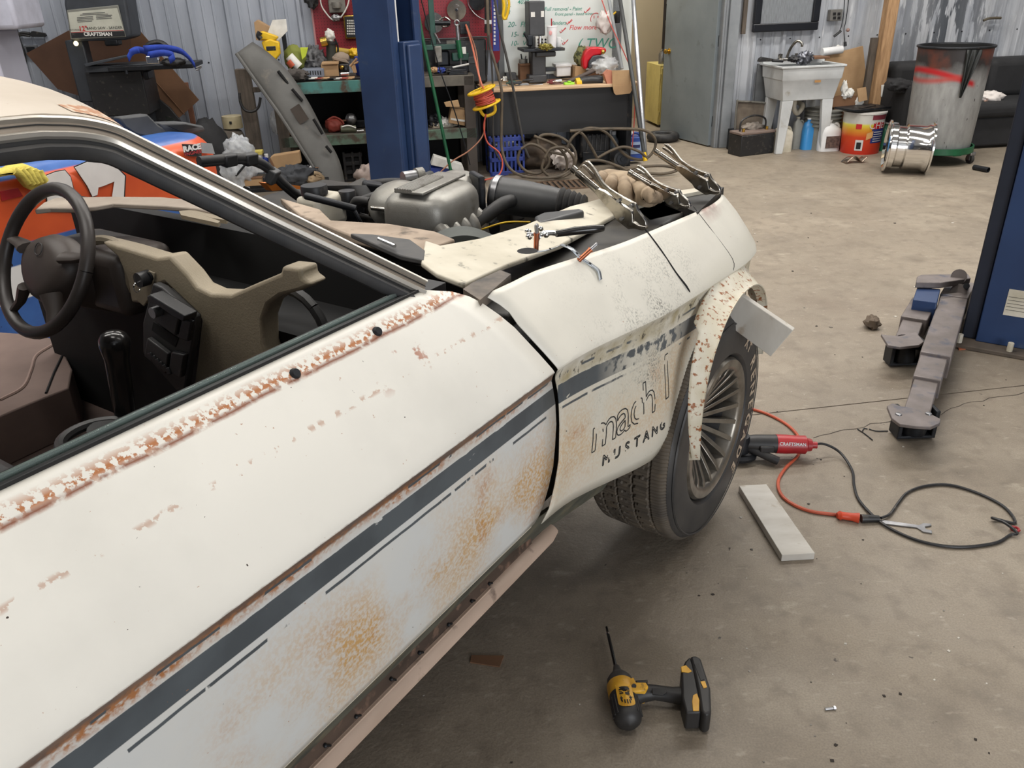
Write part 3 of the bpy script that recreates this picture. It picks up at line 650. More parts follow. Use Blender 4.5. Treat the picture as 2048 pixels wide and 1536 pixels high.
prof = [(RT - .016, -.004), (RT - .022, .005), (RT - .032, .012), (RT - .05, .0145), (RT - .075, .015), (RT - .10, .015), (RT - .118, .0125), (RT - .125, .0), (RT - .13, -.02)]
sw.lathe([(r, w_o - .012 + h * .8) for r, h in prof], (0, 0, 0), (1, 0, 0), 96)
sw.lathe([(r, w_i + .012 - h * .8) for r, h in prof], (0, 0, 0), (1, 0, 0), 64)
sw.build('sidewall', sidem, wheel)
MB().lathe([(RT - .026, w_o - .003), (RT - .029, w_o + .001), (RT - .033, w_o - .001)], (0, 0, 0), (1, 0, 0), 96).build('sidewall_rib', sidem, wheel)
lett = mat('raised_white_letters', srgb(196, 178, 156), .6, col2=srgb(160, 142, 122), scale=60, dirt=(srgb(70, 66, 62), 50, .6, .66))
def side_text(ch, ang, size):
    vs, fs = text_mesh(ch, size, bold=.0016); b = MB(); r0 = .268; out = []
    for p in vs:
        a = ang - p.x / r0; r = r0 + p.y; w = w_o - .012 + interp(RT - r, [(.016, -.0032), (.022, .004), (.032, .0096), (.05, .0116), (.075, .012), (.10, .012), (.118, .01)]) + .0012
        out.append((w, math.cos(a) * r, math.sin(a) * r))
    b.add(out, fs).build('letter', lett, wheel, smooth_deg=0)
for i, ch in enumerate('RENEGADE'): side_text(ch, R(26 - i * 11.2), .058)
for i, ch in enumerate('XT'): side_text(ch, R(52 - i * 8), .046)
rimm = mat('wheel_alloy', srgb(150, 144, 134), .35, .75, col2=srgb(110, 104, 96), scale=16)
MB().lathe([(.213, w_o - .014), (.206, w_o - .002), (.188, w_o - .002), (.180, w_o - .006), (.174, w_o - .014), (.172, w_o - .055)], (0, 0, 0), (1, 0, 0), 72).build('rim_lip', rimm, wheel)
MB().lathe([(.0, w_o - .11), (.06, w_o - .11), (.178, w_o - .05)], (0, 0, 0), (1, 0, 0), 48).build('rim_dish', mat('wheel_dark', srgb(34, 34, 36), .6), wheel)
for i in range(20):
    a = 2 * PI * i / 20; m = MB(); m.M = Matrix.Rotation(a, 4, 'X')
    m.slab([(w_o - .075, .045, -.005), (w_o - .016, .155, -.006), (w_o - .008, .178, -.009), (w_o - .046, .178, -.009), (w_o - .105, .045, -.005)], (0, 0, .014)); m.build('fin', rimm, wheel, bev=.0012, seg=1)
MB().lathe([(.0, w_o - .078), (.05, w_o - .078), (.06, w_o - .085), (.062, w_o - .11)], (0, 0, 0), (1, 0, 0), 32).build('center_cap', rimm, wheel)
MB().lathe([(.2, w_i + .01), (.17, w_i + .05), (.17, -.02), (.0, -.02)], (0, 0, 0), (1, 0, 0), 32).build('rim_barrel', dkmetal, wheel)
MB().cyl((-.55, 0, 0), (-.02, 0, 0), .03, n=12).build('axle', dkmetal, wheel)
# ------------------------------------------------------------------ cabin
beige = mat('beige_dash', srgb(150, 138, 116), .6, col2=srgb(128, 117, 98), scale=3, bump=(220, .12))
brown = mat('brown_plastic', srgb(64, 55, 50), .5, col2=srgb(52, 45, 41), scale=5)
leather = mat('wheel_leather', srgb(40, 36, 34), .42, col2=srgb(58, 52, 49), scale=6)
carpet = mat('brown_floor', srgb(116, 98, 90), .8, col2=srgb(94, 78, 72), scale=4)
charc = mat('charcoal_plastic', srgb(44, 44, 45), .5, col2=srgb(56, 55, 54), scale=10)
fp = MB().bb(-1.78, -.2, -.6, 1.24, .40, .43).build('floor_pan', carpet, car)
MB().curve([(-1.5, .2, .435), (-1.35, .75, .44), (-1.2, 1.0, .46), (-1.18, 1.2, .55)], .012, 8).build('floor_rib', carpet, fp)
MB().bb(-.20, -.12, -.6, 1.2, .40, .52).build('inner_sill', dkmetal, car)
MB().bb(-1.80, -1.70, -.6, 1.2, .40, .50).build('far_sill', dkmetal, car)
MB().slab([CZ(*q, .57) for q in ((-90, 668), (0, 664), (60, 668), (103, 676), (128, 706), (144, 738), (137, 776), (60, 806), (0, 832), (-90, 870))], (0, 0, -.14)).build('carpet_sheet', carpet, car, bev=.004)
MB().curve([CZ(0, 800, .572), CZ(45, 775, .572), (CZ(62, 740, .572)), CZ(72, 712, .572), CZ(105, 690, .572)], .005, 6).build('carpet_piping', mat('piping_tan', srgb(140, 118, 108), .7), car)
MB().tube([CZ(92, 786, .572), CZ(108, 745, .572), CZ(124, 712, .572)], .0035, 6).build('carpet_slit', void, car)
MB().grid(lambda u, v: (-1.1 + .32 * v, -.5 + 1.6 * u, .43 + .23 * math.sin(max(0.0, min(1, v * 1.0)) * PI) ** .45), 6, 12, (0, 0, -.01)).build('tunnel', charc, car)
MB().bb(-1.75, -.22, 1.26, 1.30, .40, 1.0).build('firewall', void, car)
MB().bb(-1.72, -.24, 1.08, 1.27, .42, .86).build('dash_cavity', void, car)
st = MB().slab([CZ(*q, 1.05) for q in ((69, 420), (87, 405), (112, 395), (225, 393), (325, 394), (398, 401), (432, 418), (440, 428), (392, 417), (330, 412), (225, 407), (190, 413), (150, 417), (100, 416))], (0, 0, -.012)).build('dash_top', mat('faded_dash_top', srgb(160, 148, 134), .7, col2=srgb(136, 124, 112), scale=8), car, bev=.003)
MB().slab([CZ(*q, 1.045) for q in ((358, 422), (400, 418), (430, 430), (455, 437), (452, 440), (424, 436), (400, 428), (440, 442), (436, 446), (362, 430))], (0, 0, -.01)).build('bracket', beige, st)
# steering wheel
C0 = Vector((-1.36, .96, .95)); nrm = Vector((0, -.88, .47)).normalized()
swl = bpy.data.objects.new('steering_wheel', None); COL.objects.link(swl); swl.parent = car; swl.location = C0
up_ = Vector((0, .47, .88)).normalized(); rt_ = Vector((1, 0, 0))
def SWP(x, y, h=0): return rt_ * x + up_ * y + nrm * h
ring = [SWP(math.cos(a) * .182, math.sin(a) * .182) for a in [2 * PI * i / 48 for i in range(49)]]
MB().tube(ring, .0165, 12, False).build('wheel_rim', leather, swl, smooth_deg=60)
hub = MB(); hub.v = []; pr = []
for (sc, h) in ((0, -.012), (.6, -.014), (.86, -.004), (1, .02), (1, .05), (.7, .06)):
    pr.append([SWP(x * sc, (y + .02) * sc - .02, -h) for x, y in [(math.cos(a) * (.098 + .014 * math.cos(2 * a)), math.sin(a) * (.072 if math.sin(a) > 0 else .105)) for a in [2 * PI * i / 28 for i in range(28)]]])
hv = [p for row in pr for p in row]; hub.add(hv, [(i * 28 + j, i * 28 + (j + 1) % 28, (i + 1) * 28 + (j + 1) % 28, (i + 1) * 28 + j) for i in range(5) for j in range(28)])
hubo = hub.build('hub_pad', brown, swl, smooth_deg=60)
for x0, y0, x1, y1 in ((.085, .02, .175, .035), (-.085, .02, -.175, .035), (.06, -.075, .10, -.155), (-.06, -.075, -.10, -.155)):
    MB().tube([SWP(x0, y0, .0), SWP((x0 + x1) / 2, (y0 + y1) / 2, -.008), SWP(x1, y1, 0)], [.026, .02, .014], 10, flat=.55).build('spoke', brown, swl)
MB().torus(SWP(-.005, .025, .0165), .016, .0012, nrm, 16, 6).build('badge_ring', charc, hubo)
MB().tube([SWP(0, -.01, -.03), SWP(0, -.03, -.12), SWP(0, -.04, -.22)], [.075, .07, .06], 16).build('column_shroud', brown, swl)
MB().bb(-1.50, -1.17, 1.03, 1.20, .80, .965).build('cluster_shroud', brown, car, bev=.03, seg=4)
MB().curve([CS(180, 482, 1.06), CS(215, 480, 1.06), CS(245, 497, 1.06), CS(258, 540, 1.06), CS(262, 590, 1.06)], .012, 8).build('cluster_hood', beige, car)
# dash face, cut out round the glove box
dpx = [(200, 484), (250, 497), (312, 516), (338, 512), (372, 548), (392, 575), (420, 588), (460, 590), (510, 568), (560, 547), (562, 533), (600, 537), (603, 556), (622, 570), (600, 582), (560, 592), (535, 610), (524, 640), (526, 690), (540, 730), (500, 800), (380, 830), (402, 640), (396, 628), (330, 566), (318, 570), (304, 610), (262, 606), (254, 560), (235, 515)]
dsh = MB().slab([CS(*q, 1.03) for q in dpx], (0, .05, 0)).build('dash_face', beige, car, bev=.008, seg=3)
MB().slab([CS(*q, 1.029) for q in ((286, 555), (300, 540), (312, 545), (305, 590), (290, 612), (276, 600), (272, 575))], (0, -.004, 0)).build('ignition_plate', beige, dsh, bev=.002)
ik = CS(276, 561, 1.0); MB().cyl(ik, ik + Vector((0, .05, 0)), .018, n=18).build('ignition_switch', black, dsh)
k2 = CS(297, 554, 1.02); MB().cyl(k2, k2 + Vector((0, .03, 0)), .011, n=16).build('dash_knob', dkmetal, dsh)
MB().torus(CS(274, 575, .995), .011, .0012, (1, .3, 0), 14, 5).build('key_ring', chrome, dsh)
gl = MB().torus(CS(590, 655, 1.12) + Vector((0, 0, -.01)), .10, .012, (0, 1, 0), 24, 8); gl.build('glove_box_rim', charc, dsh)
# centre stack
def SK(x, y, d=0): return CS(x, y, 1.02 - d)
stk = MB().slab([SK(*q) for q in ((320, 562), (338, 570), (404, 628), (404, 650), (382, 775), (366, 775), (300, 700), (300, 640))], (0, -.02, 0)).build('center_stack', charc, car, bev=.004)
def sk_panel(name, m, q, d, th): return MB().slab([SK(*p, .02) for p in q], (0, -th, 0)).build(name, m, stk, bev=.003)
sk_panel('radio_hood', black, ((320, 584), (326, 580), (366, 604), (396, 622), (394, 634), (372, 624), (345, 604), (322, 594)), 0, .035)
sk_panel('radio_face', charc, ((318, 600), (368, 632), (360, 668), (312, 634)), 0, .014); sk_panel('radio_side', black, ((372, 634), (392, 640), (384, 680), (364, 672)), 0, .012)
sk_panel('cubby', void, ((308, 642), (358, 676), (352, 694), (304, 660)), 0, .002)
sk_panel('climate_face', charc, ((304, 672), (346, 704), (340, 744), (298, 708)), 0, .014); sk_panel('climate_side', black, ((352, 700), (378, 706), (370, 752), (346, 742)), 0, .014)
for i in range(6):
    a = SK(302 + i * 7, 712 + i * 6, .035); MB().box(a, (.016, .006, .018), (0, R(-20), 0)).build('button', black, stk, bev=.002)
kb = SK(319, 621, .034); MB().cyl(kb, kb + Vector((0, -.02, 0)), .013, n=16).build('volume_knob', steel, stk)
# shifter
sh = MB(); kc = Vector((-.945, .86, .845))
sh.lathe([(.0, .036), (.014, .035), (.026, .028), (.032, .016), (.033, .004), (.03, -.012), (.026, -.03), (.025, -.06), (.024, -.11), (.022, -.16)], kc, (0, .12, 1), 24)
shf = sh.build('shift_knob', mat('glossy_black', srgb(24, 23, 23), .2, col2=srgb(32, 30, 29), scale=8), car)
MB().torus((-.93, .76, .668), .075, .012, (0, 0, 1), 28, 8).build('shift_bezel', charc, car)
MB().bb(-1.04, -.84, -.2, .6, .62, .68).build('console', charc, car, bev=.02)
MB().lathe([(.0, .0), (.05, .0), (.055, -.02)], (-.94, .8, .675), (0, 0, 1), 20).build('shift_boot', dkrub, car)
# ------------------------------------------------------------------ engine bay
baym = mat('bay_black', srgb(30, 29, 28), .6, col2=srgb(58, 53, 47), scale=10)
MB().bb(-1.75, -.22, 1.30, 2.35, .55, .60).build('bay_floor', void, car)
MB().bb(-.34, -.13, 1.20, 2.3, .60, .955).build('inner_apron', mat('apron_dark', srgb(38, 38, 38), .5, col2=srgb(64, 60, 54), scale=14), car, bev=.01)
MB().bb(-1.75, -1.55, 1.35, 2.3, .55, .86).build('far_apron', baym, car, bev=.02)
MB().bb(-1.6, -.3, 2.26, 2.32, .55, .84).build('radiator_support', baym, car)
cw = MB().slab([CZ(*q, 1.03) for q in ((560, 395), (640, 418), (662, 440), (780, 447), (870, 462), (910, 478), (850, 500), (800, 496), (700, 470), (600, 430))], (0, 0, -.02)).build('cowl_panel', mat('dusty_cowl', srgb(176, 158, 140), .8, col2=srgb(142, 126, 110), scale=9, dirt=(srgb(96, 86, 76), 22, .56, .72)), car, bev=.004)
MB().slab([CZ(*q, 1.045) for q in ((700, 466), (745, 468), (820, 478), (850, 500), (848, 520), (800, 510))], (0, 0, -.012)).build('cowl_vent', mat('cowl_grey', srgb(70, 70, 70), .6, col2=srgb(96, 92, 88), scale=8), cw, bev=.003)
MB().tube([CZ(757, 478, 1.055), CZ(790, 492, 1.055)], .004, 8).build('wiper_arm', chrome, cw)
ip = [(850, 480), (880, 490), (960, 476), (1050, 449), (1140, 412), (1200, 397), (1245, 384), (1258, 405), (1230, 430), (1120, 490), (1010, 530), (928, 568), (872, 546), (842, 524)]
ipn = MB().slab([CZ(x, y, 1.045 - .085 * (x - 840) / 410) for x, y in ip], (0, 0, -.012)).build('fender_top_panel', dirty_cream, car, bev=.004, seg=3)
hole = CZ(1055, 505, 1.0335); MB().lathe([(.0, .0035), (.022, .0035)], hole, (0, 0, 1), 16).build('panel_hole', void, ipn)
# torn white lip and radiator-side bar
MB().slab([CZ(*q, .98) for q in ((1258, 405), (1330, 385), (1420, 372), (1424, 378), (1330, 395), (1262, 415))], (0, 0, -.01)).build('support_bar', dirty_cream, car)
MB().slab([CZ(*q, .955) for q in ((1275, 418), (1330, 396), (1392, 418), (1300, 440))], (0, 0, -.006)).build('bay_plate', mat('bay_plate', srgb(150, 138, 122), .6), car)
MB().slab([CZ(*q, .97) for q in ((1330, 400), (1420, 374), (1448, 374), (1395, 425))], (0, 0, -.05)).build('nose_bracket', baym, car)
MB().slab([CZ(*q, 1.03) for q in ((926, 578), (945, 565), (1000, 540), (1022, 548), (985, 580), (960, 600))], (0, 0, -.02)).build('cowl_corner', mat('cowl_corner', srgb(120, 108, 96), .6, col2=srgb(60, 58, 56), scale=18), car)
eng = bpy.data.objects.new('engine', None); COL.objects.link(eng); eng.parent = car
castm = mat('cast_aluminium', srgb(150, 148, 142), .42, .5, col2=srgb(122, 118, 110), scale=7, dirt=(srgb(92, 86, 76), 18, .58, .78), bump=(320, .08))
def E(x, y, z): return CZ(x, y, z)
# plenum: rounded casting with ribbed lid
a, b_, c_, d_ = E(788, 386, 1.06), E(876, 348, 1.06), E(932, 352, 1.06), E(846, 392, 1.06)
def pl_fn(u, v):
    top = a.lerp(b_, u).lerp(d_.lerp(c_, u), .5); side = (d_ - a).normalized(); ang = PI * 1.75 * (v - .5)
    rr = .085 * (1 - .22 * abs(2 * u - 1) ** 4)
    return top + side * math.sin(ang) * rr * 1.05 + Vector((0, 0, math.cos(ang) * rr - .085))
pa_ = (b_ - a); pc_ = (a + b_ + c_ + d_) / 4 + Vector((0, 0, -.075)); e1 = pa_.normalized(); e3 = Vector((0, 0, 1)); e2 = e3.cross(e1).normalized(); sg = lambda v, e: math.copysign(abs(v) ** e, v)
pb_ = MB().sphere((0, 0, 0), 1, 32); pb_.v = [pc_ + e1 * sg(p.x, .4) * pa_.length * .55 + e2 * sg(p.y, .6) * .10 + e3 * sg(p.z, .6) * .076 for p in pb_.v]; pb_.build('plenum', castm, eng, smooth_deg=60)
MB().sphere(E(802, 412, .985), .088, 24, (1.05, 1.05, .80)).build('plenum_dome', castm, eng, smooth_deg=80)
MB().sphere(E(912, 388, .985), .085, 24, (1.0, 1.2, .80)).build('plenum_neck', castm, eng, smooth_deg=80)
lid = MB().slab([a, b_, c_, d_], (0, 0, .008)).build('plenum_lid', castm, eng, bev=.003)
for i in range(7):
    t = .06 + i * .085; p, q = a.lerp(d_, t), b_.lerp(c_, t); MB().tube([p + Vector((0, 0, .009)), p.lerp(q, .72) + Vector((0, 0, .009))], .0042, 6).build('lid_rib', castm, lid)
for i in range(5):
    p = a.lerp(b_, .1 + .2 * i) + (d_ - a).normalized() * .115 + Vector((0, 0, -.085)); MB().curve([p, p + (d_ - a).normalized() * .03 + Vector((0, 0, -.03)), p + (d_ - a).normalized() * .035 + Vector((0, 0, -.1))], .022, 10).build('runner', castm, eng)
    MB().cyl(p + Vector((0, 0, .028)), p + Vector((0, 0, .036)), .007, n=6).build('plenum_bolt', dkmetal, eng)
th = E(955, 385, 1.0); ax = (E(1000, 392, .99) - th).normalized()
MB().box(th, (.09, .02, .11), (0, 0, R(-35))).build('throttle_flange', dkmetal, eng, bev=.006)
ip0, ip1 = E(985, 388, .985), E(1118, 408, .965); iv = (ip1 - ip0)
greyrub = mat('grey_intake_rubber', srgb(70, 70, 70), .45, col2=srgb(52, 52, 53), scale=9)
it = MB().tube([ip0, ip0 + iv * .1, ip0 + iv * .5, ip0 + iv * .85, ip1], [.05, .053, .052, .047, .043], 24).build('intake_tube', greyrub, eng, smooth_deg=50)
MB().lathe([(.053, -.008), (.057, -.008), (.057, .008), (.053, .008)], ip0 + iv * .08, iv, 28).build('hose_clamp', steel, it)
pr_ = []
for i in range(5): pr_ += [(.044 - .003 * i, i * .016), (.05 - .003 * i, i * .016 + .006), (.044 - .003 * i, i * .016 + .014)]
MB().lathe([(.0, .0)] + pr_ + [(.0, .08)], ip1, iv, 24).build('bellows', dkrub, eng)
MB().curve([ip0 + iv * .28 + Vector((.03, -.03, .0)), E(1005, 408, .98), E(975, 430, .96), E(940, 458, .93)], .019, 12).build('breather_hose', dkrub, eng)
for pts, r, m in (([(862, 350, 1.0), (790, 378, 1.0), (735, 398, .99), (690, 415, .96)], .014, dkrub), ([(720, 372, .95), (780, 366, .97), (830, 368, .97)], .016, dkrub), ([(706, 410, .98), (714, 400, 1.0), (740, 403, 1.0)], .011, dkrub), ([(712, 414, .96), (722, 408, .97), (742, 412, .97)], .010, dkrub),
                  ([(850, 440, .95), (820, 450, .93), (760, 440, .93), (720, 430, .94)], .007, dkrub), ([(790, 420, .95), (830, 422, .97), (852, 432, .96), (850, 448, .94)], .012, dkrub), ([(870, 430, .97), (900, 412, 1.0), (940, 408, .99)], .013, greyrub), ([(745, 450, .93), (775, 438, .95), (820, 432, .94)], .004, dkrub),
                  ([(960, 460, .93), (1010, 445, .95), (1060, 444, .94)], .0025, yellow), ([(860, 452, .94), (905, 445, .95), (950, 448, .95)], .009, dkrub), ([(660, 400, .98), (690, 398, .98), (740, 395, .97)], .003, dkrub)):
    MB().curve([E(*p) for p in pts], r, 10).build('hose', m, eng)
for dx, dy in ((0, 0), (-8, 10)):
    MB().curve([E(752 + dx, 406 + dy, 1.0), E(780 + dx, 410 + dy, 1.0), E(797 + dx, 418 + dy, .99), E(801 + dx, 440 + dy * .5, .96), E(801 + dx, 462, .93)], .0065, 10).build('metal_pipe', nickel, eng)
MB().box(E(750, 413, .99), (.02, .03, .06), (0, R(20), R(20))).build('pipe_bracket', nickel, eng, bev=.005)
MB().cyl(E(858, 442, .95), E(882, 436, .95), .022, n=18).build('heater_coupling', black, eng); MB().cyl(E(868, 440, .95), E(878, 437, .95), .0225, n=18).build('copper_band', mat('copper_band', srgb(160, 112, 84), .4, .6), eng)
MB().sphere(E(824, 452, .95), .018, 12).build('foil_wrap', chrome, eng)
# strut tower and grey apron cover
MB().grid(lambda u, v: E(862 + 125 * u, 470 - 18 * math.sin(u * PI) + 22 * v * (1 - .3 * u), .985 + .02 * math.sin(u * PI) - .01 * v), 12, 4, (0, 0, -.02)).build('strut_cover', mat('strut_grey', srgb(86, 90, 86), .7, col2=srgb(70, 72, 70), scale=9), eng)
MB().slab([E(*q, 1.0) for q in ((1068, 432), (1085, 424), (1160, 416), (1170, 420), (1100, 440), (1078, 446))], (0, 0, -.05)).build('relay_cover', greyrub, eng, bev=.008)
MB().slab([E(*q, .98) for q in ((1050, 366), (1072, 372), (1080, 369), (1102, 374), (1100, 384), (1052, 376))], (0, 0, -.03)).build('sensor_box', greyrub, eng, bev=.004)
# brake fluid reservoir, air box, caps
rb = E(629, 384, 1.02); MB().lathe([(.0, .02), (.036, .02), (.038, .016), (.038, -.006), (.034, -.008)], rb, (0, 0, 1), 28).build('reservoir_cap', black, eng)
MB().box(rb + Vector((0, .02, -.055)), (.09, .12, .09)).build('brake_reservoir', offwhite, eng, bev=.015, seg=3)
rb2 = E(695, 396, .99); MB().lathe([(.0, .022), (.024, .022), (.026, .016), (.026, -.03)], rb2, (0, 0, 1), 24).build('coolant_cap', black, eng)
MB().grid(lambda u, v: E(640 + 92 * u, 372 - 2 * u + 16 * v, .985 + .035 * math.sin(min(1, u * 1.05) * PI) ** .6 - .05 * v), 12, 6, (0, .05, -.06)).build('air_box', greyrub, eng, smooth_deg=60)
MB().tube([E(612, 392, 1.03), E(660, 404, 1.02), E(712, 418, 1.0)], .010, 10).build('brace_rod', dkmetal, eng)
MB().torus(E(714, 430, .985), .035, .005, (.5, .6, .3), 20, 8, (0, PI * 1.2)).build('hood_latch_loop', dkmetal, eng)
MB().cyl(E(806, 358, 1.02), E(832, 354, 1.02), .022, n=16).build('fuel_regulator', steel, eng); MB().cyl(E(832, 354, 1.02), E(846, 352, 1.02), .027, n=16).build('vacuum_valve', alu, eng)
for i, (x, y, z, d) in enumerate([(660, 415, .95, .05), (700, 425, .93, .06), (760, 425, .92, .07), (830, 435, .92, .06), (900, 440, .91, .07), (950, 430, .92, .06), (1020, 425, .9, .06), (640, 402, .96, .05), (720, 385, .95, .06), (980, 455, .92, .04), (870, 420, .96, .04), (745, 380, .96, .05)]):
    MB().box(E(x, y, z), (d * 1.3, d, d), (rnd.uniform(-.3, .3), rnd.uniform(-.3, .3), rnd.uniform(0, 3))).build('engine_bracket', dkmetal if i % 2 else baym, eng, bev=.008)
# wiring loom rising behind the cowl
for dy, r in ((0, .013), (7, .009)):
    MB().curve([CW(398, 322 + dy, -1.3), CW(440, 318 + dy, -1.3), CW(490, 316 + dy, -1.3), (CW(530, 330 + dy, -1.3)), CW(565, 365 + dy, -1.3), CW(600, 392 + dy, -1.3), CW(640, 405 + dy, -1.28)], r, 10).build('wiring_loom', dkrub, eng)
for q in ((458, 320), (500, 318)): MB().box(CW(*q, -1.3), (.03, .045, .036), (0, R(10), 0)).build('loom_tape', black, eng, bev=.006)
MB().box(CW(545, 352, -1.3), (.03, .04, .045), (0, R(30), R(20))).build('loom_plug', greyrub, eng, bev=.004)
MB().slab([CW(*q, -1.32) for q in ((530, 366), (560, 366), (600, 372), (620, 380), (590, 378), (545, 382))], (-.03, 0, .0)).build('orange_cover', mat('orange_plastic', srgb(206, 118, 40), .5), eng)
# ================================================================== things on and around the car
def placed(name, label, cat, P, group=None, rz=0):
    t = thing(name, label, cat, P, rz, group); return t, (lambda v: Vector(v) - Vector(P))
def carpt(v): return W * (W0 + v[0]) + U * v[1] + Vector((0, 0, v[2]))
boardm = mat('white_board', srgb(206, 202, 194), .6, col2=srgb(184, 178, 168), scale=6, stretch=(1, 3, 1), dirt=(srgb(150, 130, 106), 14, .62, .76))
# board wedged on the tyre under the flare
c1, c2, c3, c4_ = [carpt(CS(*q, 2.04)) for q in ((1484, 592), (1586, 661), (1541, 713), (1455, 650))]; c1 = c1 + (c1 - c2) * .4; c4_ = c4_ + (c4_ - c3) * .5
P = c4_.lerp(c2, .5); b1, rl = placed('white_board', 'short white wooden board wedged between the tire and the wheel flare', 'board', P)
MB().slab([rl(q) for q in (c1, c2, c3, c4_)], U * .020).build('board', boardm, b1, bev=.0015)
# board on the floor
q = [FL(*p, .024) for p in ((1478, 971), (1533, 968), (1630, 1106), (1564, 1110))]
P = FL(1555, 1045); b2, rl = placed('white_board', 'white painted wooden board lying flat on the floor by the tire', 'board', P)
MB().slab([rl(v) for v in q], (0, 0, -.0235)).build('board', boardm, b2, bev=.0015)
# cardboard scrap and small debris
P = FL(973, 1322); t, rl = placed('cardboard_scrap', 'torn brown cardboard scrap on the floor under the car sill', 'scrap', P)
MB().slab([rl(FL(*v, .004)) for v in ((943, 1310), (1008, 1311), (999, 1333), (940, 1324))], (0, 0, -.0035)).build('scrap', card_dk, t)
P = FL(1742, 655); r = crumple((0, 0, .028), (.035, .045, .03), 3, .3, 10).build('stone', mat('stone', srgb(106, 92, 78), .9, col2=srgb(78, 68, 58), scale=30)); r.location = P; tag(r, 'small brown lump of dirt on the floor beside the lift arms', 'stone')
P = FL(1660, 1420); t, rl = placed('bolt', 'tiny steel bolt lying alone on the concrete floor', 'bolt', P)
MB().cyl((-.012, 0, .0035), (.008, .002, .0035), .003, n=8).build('shank', steel, t); MB().cyl((.008, .002, .0045), (.013, .0025, .0045), .0045, n=6).build('head', steel, t)
P = FL(1965, 692); t, rl = placed('cardboard_scrap', 'flat orange-brown cardboard piece at the foot of the lift post', 'scrap', P)
MB().slab([rl(FL(*v, .006)) for v in ((1915, 690), (1950, 686), (1966, 694), (1918, 699))], (0, 0, -.005)).build('scrap', mat('orange_card', srgb(166, 98, 66), .8), t)
deb = MB(); rr = random.Random(21)
for i in range(170):
    x, y = rr.uniform(900, 2040), rr.uniform(420, 1530) if i > 60 else rr.uniform(380, 700); c = FL(x, y)
    sl = (c.x * W.x + c.y * W.y) - W0
    if sl < .02 and c.y < 2.6: continue
    k = rr.uniform(.0015, .0045) * (1.8 if y < 700 else 1); a0 = rr.uniform(0, 6); deb.slab([c + Vector((math.cos(a0 + j * 1.6) * k * rr.uniform(.5, 1.6), math.sin(a0 + j * 1.6) * k, .0003)) for j in range(4)], (0, 0, k * .4))
deb = deb.build('floor_debris', mat('debris', srgb(50, 44, 40), .9, col2=srgb(200, 194, 184), scale=3, lo=.5, hi=.56), smooth_deg=0, kind='stuff'); tag(deb, 'tiny metal and paint chips strewn over the concrete floor', 'debris')
# ---------------------------------------------------------------- impact driver
P = FL(1300, 1395); drv, rl = placed('impact_driver', 'yellow and black cordless impact driver lying on the floor', 'power tool', P)
D = lambda x, y, z=.034: rl(FL(x, y, z))
dblack = mat('tool_black', srgb(36, 35, 35), .5, col2=srgb(48, 46, 45), scale=16); dyel = mat('tool_yellow', srgb(226, 172, 52), .45, col2=srgb(196, 142, 40), scale=18, dirt=(srgb(70, 54, 28), 30, .60, .70))
ax0, ax1 = D(1239, 1362), D(1258, 1446, .036); axd = (ax1 - ax0).normalized(); L = (ax1 - ax0).length
bit = MB().tube([D(1213, 1254, .03), D(1216, 1268, .03), D(1216.5, 1270, .03), D(1232, 1336, .033)], [.003, .003, .004, .0045], 8).build('driver_bit', mat('black_bit', srgb(20, 19, 18), .35), drv)
MB().cyl(D(1214.6, 1266, .03), D(1215.2, 1268.5, .03), .0042, n=10).build('bit_ring', chrome, bit)
MB().lathe([(.0045, -.05), (.008, -.045), (.011, -.03), (.024, -.012), (.030, -.002), (.031, .018)], ax0, axd, 24).build('nose_cone', mat('tool_grey', srgb(74, 72, 70), .45, .3), drv)
MB().lathe([(.031, .012), (.0335, .016), (.0335, .045), (.032, .047)], ax0, axd, 28).build('yellow_collar', dyel, drv)
mh = MB().lathe([(.031, .038), (.0325, .05), (.033, .08), (.0335, L - .02), (.030, L - .006), (.020, L + .004), (.0, L + .007)], ax0, axd, 28).build('motor_housing', dblack, drv)
for i in range(6):
    a = R((-82, -64, -46, 46, 64, 82)[i]); sd = axd.cross(Vector((0, 0, 1))).normalized(); n_ = Vector((0, 0, 1)) * math.cos(a) + sd * math.sin(a)
    MB().tube([ax0 + axd * (.062) + n_ * .033, ax0 + axd * (L - .012) + n_ * .0325], .0022, 6).build('housing_rib', dblack, mh)
sd = axd.cross(Vector((0, 0, 1))).normalized()
ksc = L / .128
def on_top(x, y): # x across, y along the housing; wraps over the top
    a = x / .034; return ax0 + axd * (y * ksc) + (Vector((0, 0, 1)) * math.cos(a) - sd * math.sin(a)) * .0343
lab = MB(); out_ = [(-.019, .040), (.019, .040)] + [(.0205 * math.cos(a), .094 + .016 * math.sin(a)) for a in [PI * i / 10 for i in range(11)]]
lab.add([on_top(*p_) for p_ in [(.0, .075)] + out_], [(0, i, i + 1) for i in range(1, len(out_))] + [(0, len(out_), 1)])
lb = lab.build('label_plate', dyel, drv, smooth_deg=0)
dk = mat('tool_print', srgb(30, 27, 24), .5)
for j, (x0, x1, y0, y1) in enumerate([(-.013, -.002, .056, .060), (.001, .012, .054, .061), (-.013, .012, .063, .0655), (-.013, -.004, .068, .072), (.0, .010, .068, .076), (-.014, .014, .081, .0845), (-.012, -.009, .09, .096), (-.006, -.003, .09, .101), (.0, .003, .09, .103), (.006, .009, .09, .101)]):
    q = [on_top(a, b_) + Vector((0, 0, .0006)) for a, b_ in ((x0, y0), (x1, y0), (x1, y1), (x0, y1))]; MB().add(q, [(0, 1, 2, 3)]).build('print_mark', dk, lb, smooth_deg=0)
MB().slab([D(*v, .061) for v in ((1254, 1360), (1267, 1353), (1272, 1364), (1292, 1364), (1297, 1372), (1291, 1380), (1262, 1384))], (0, 0, -.045)).build('trigger_housing', dyel, drv, bev=.003)
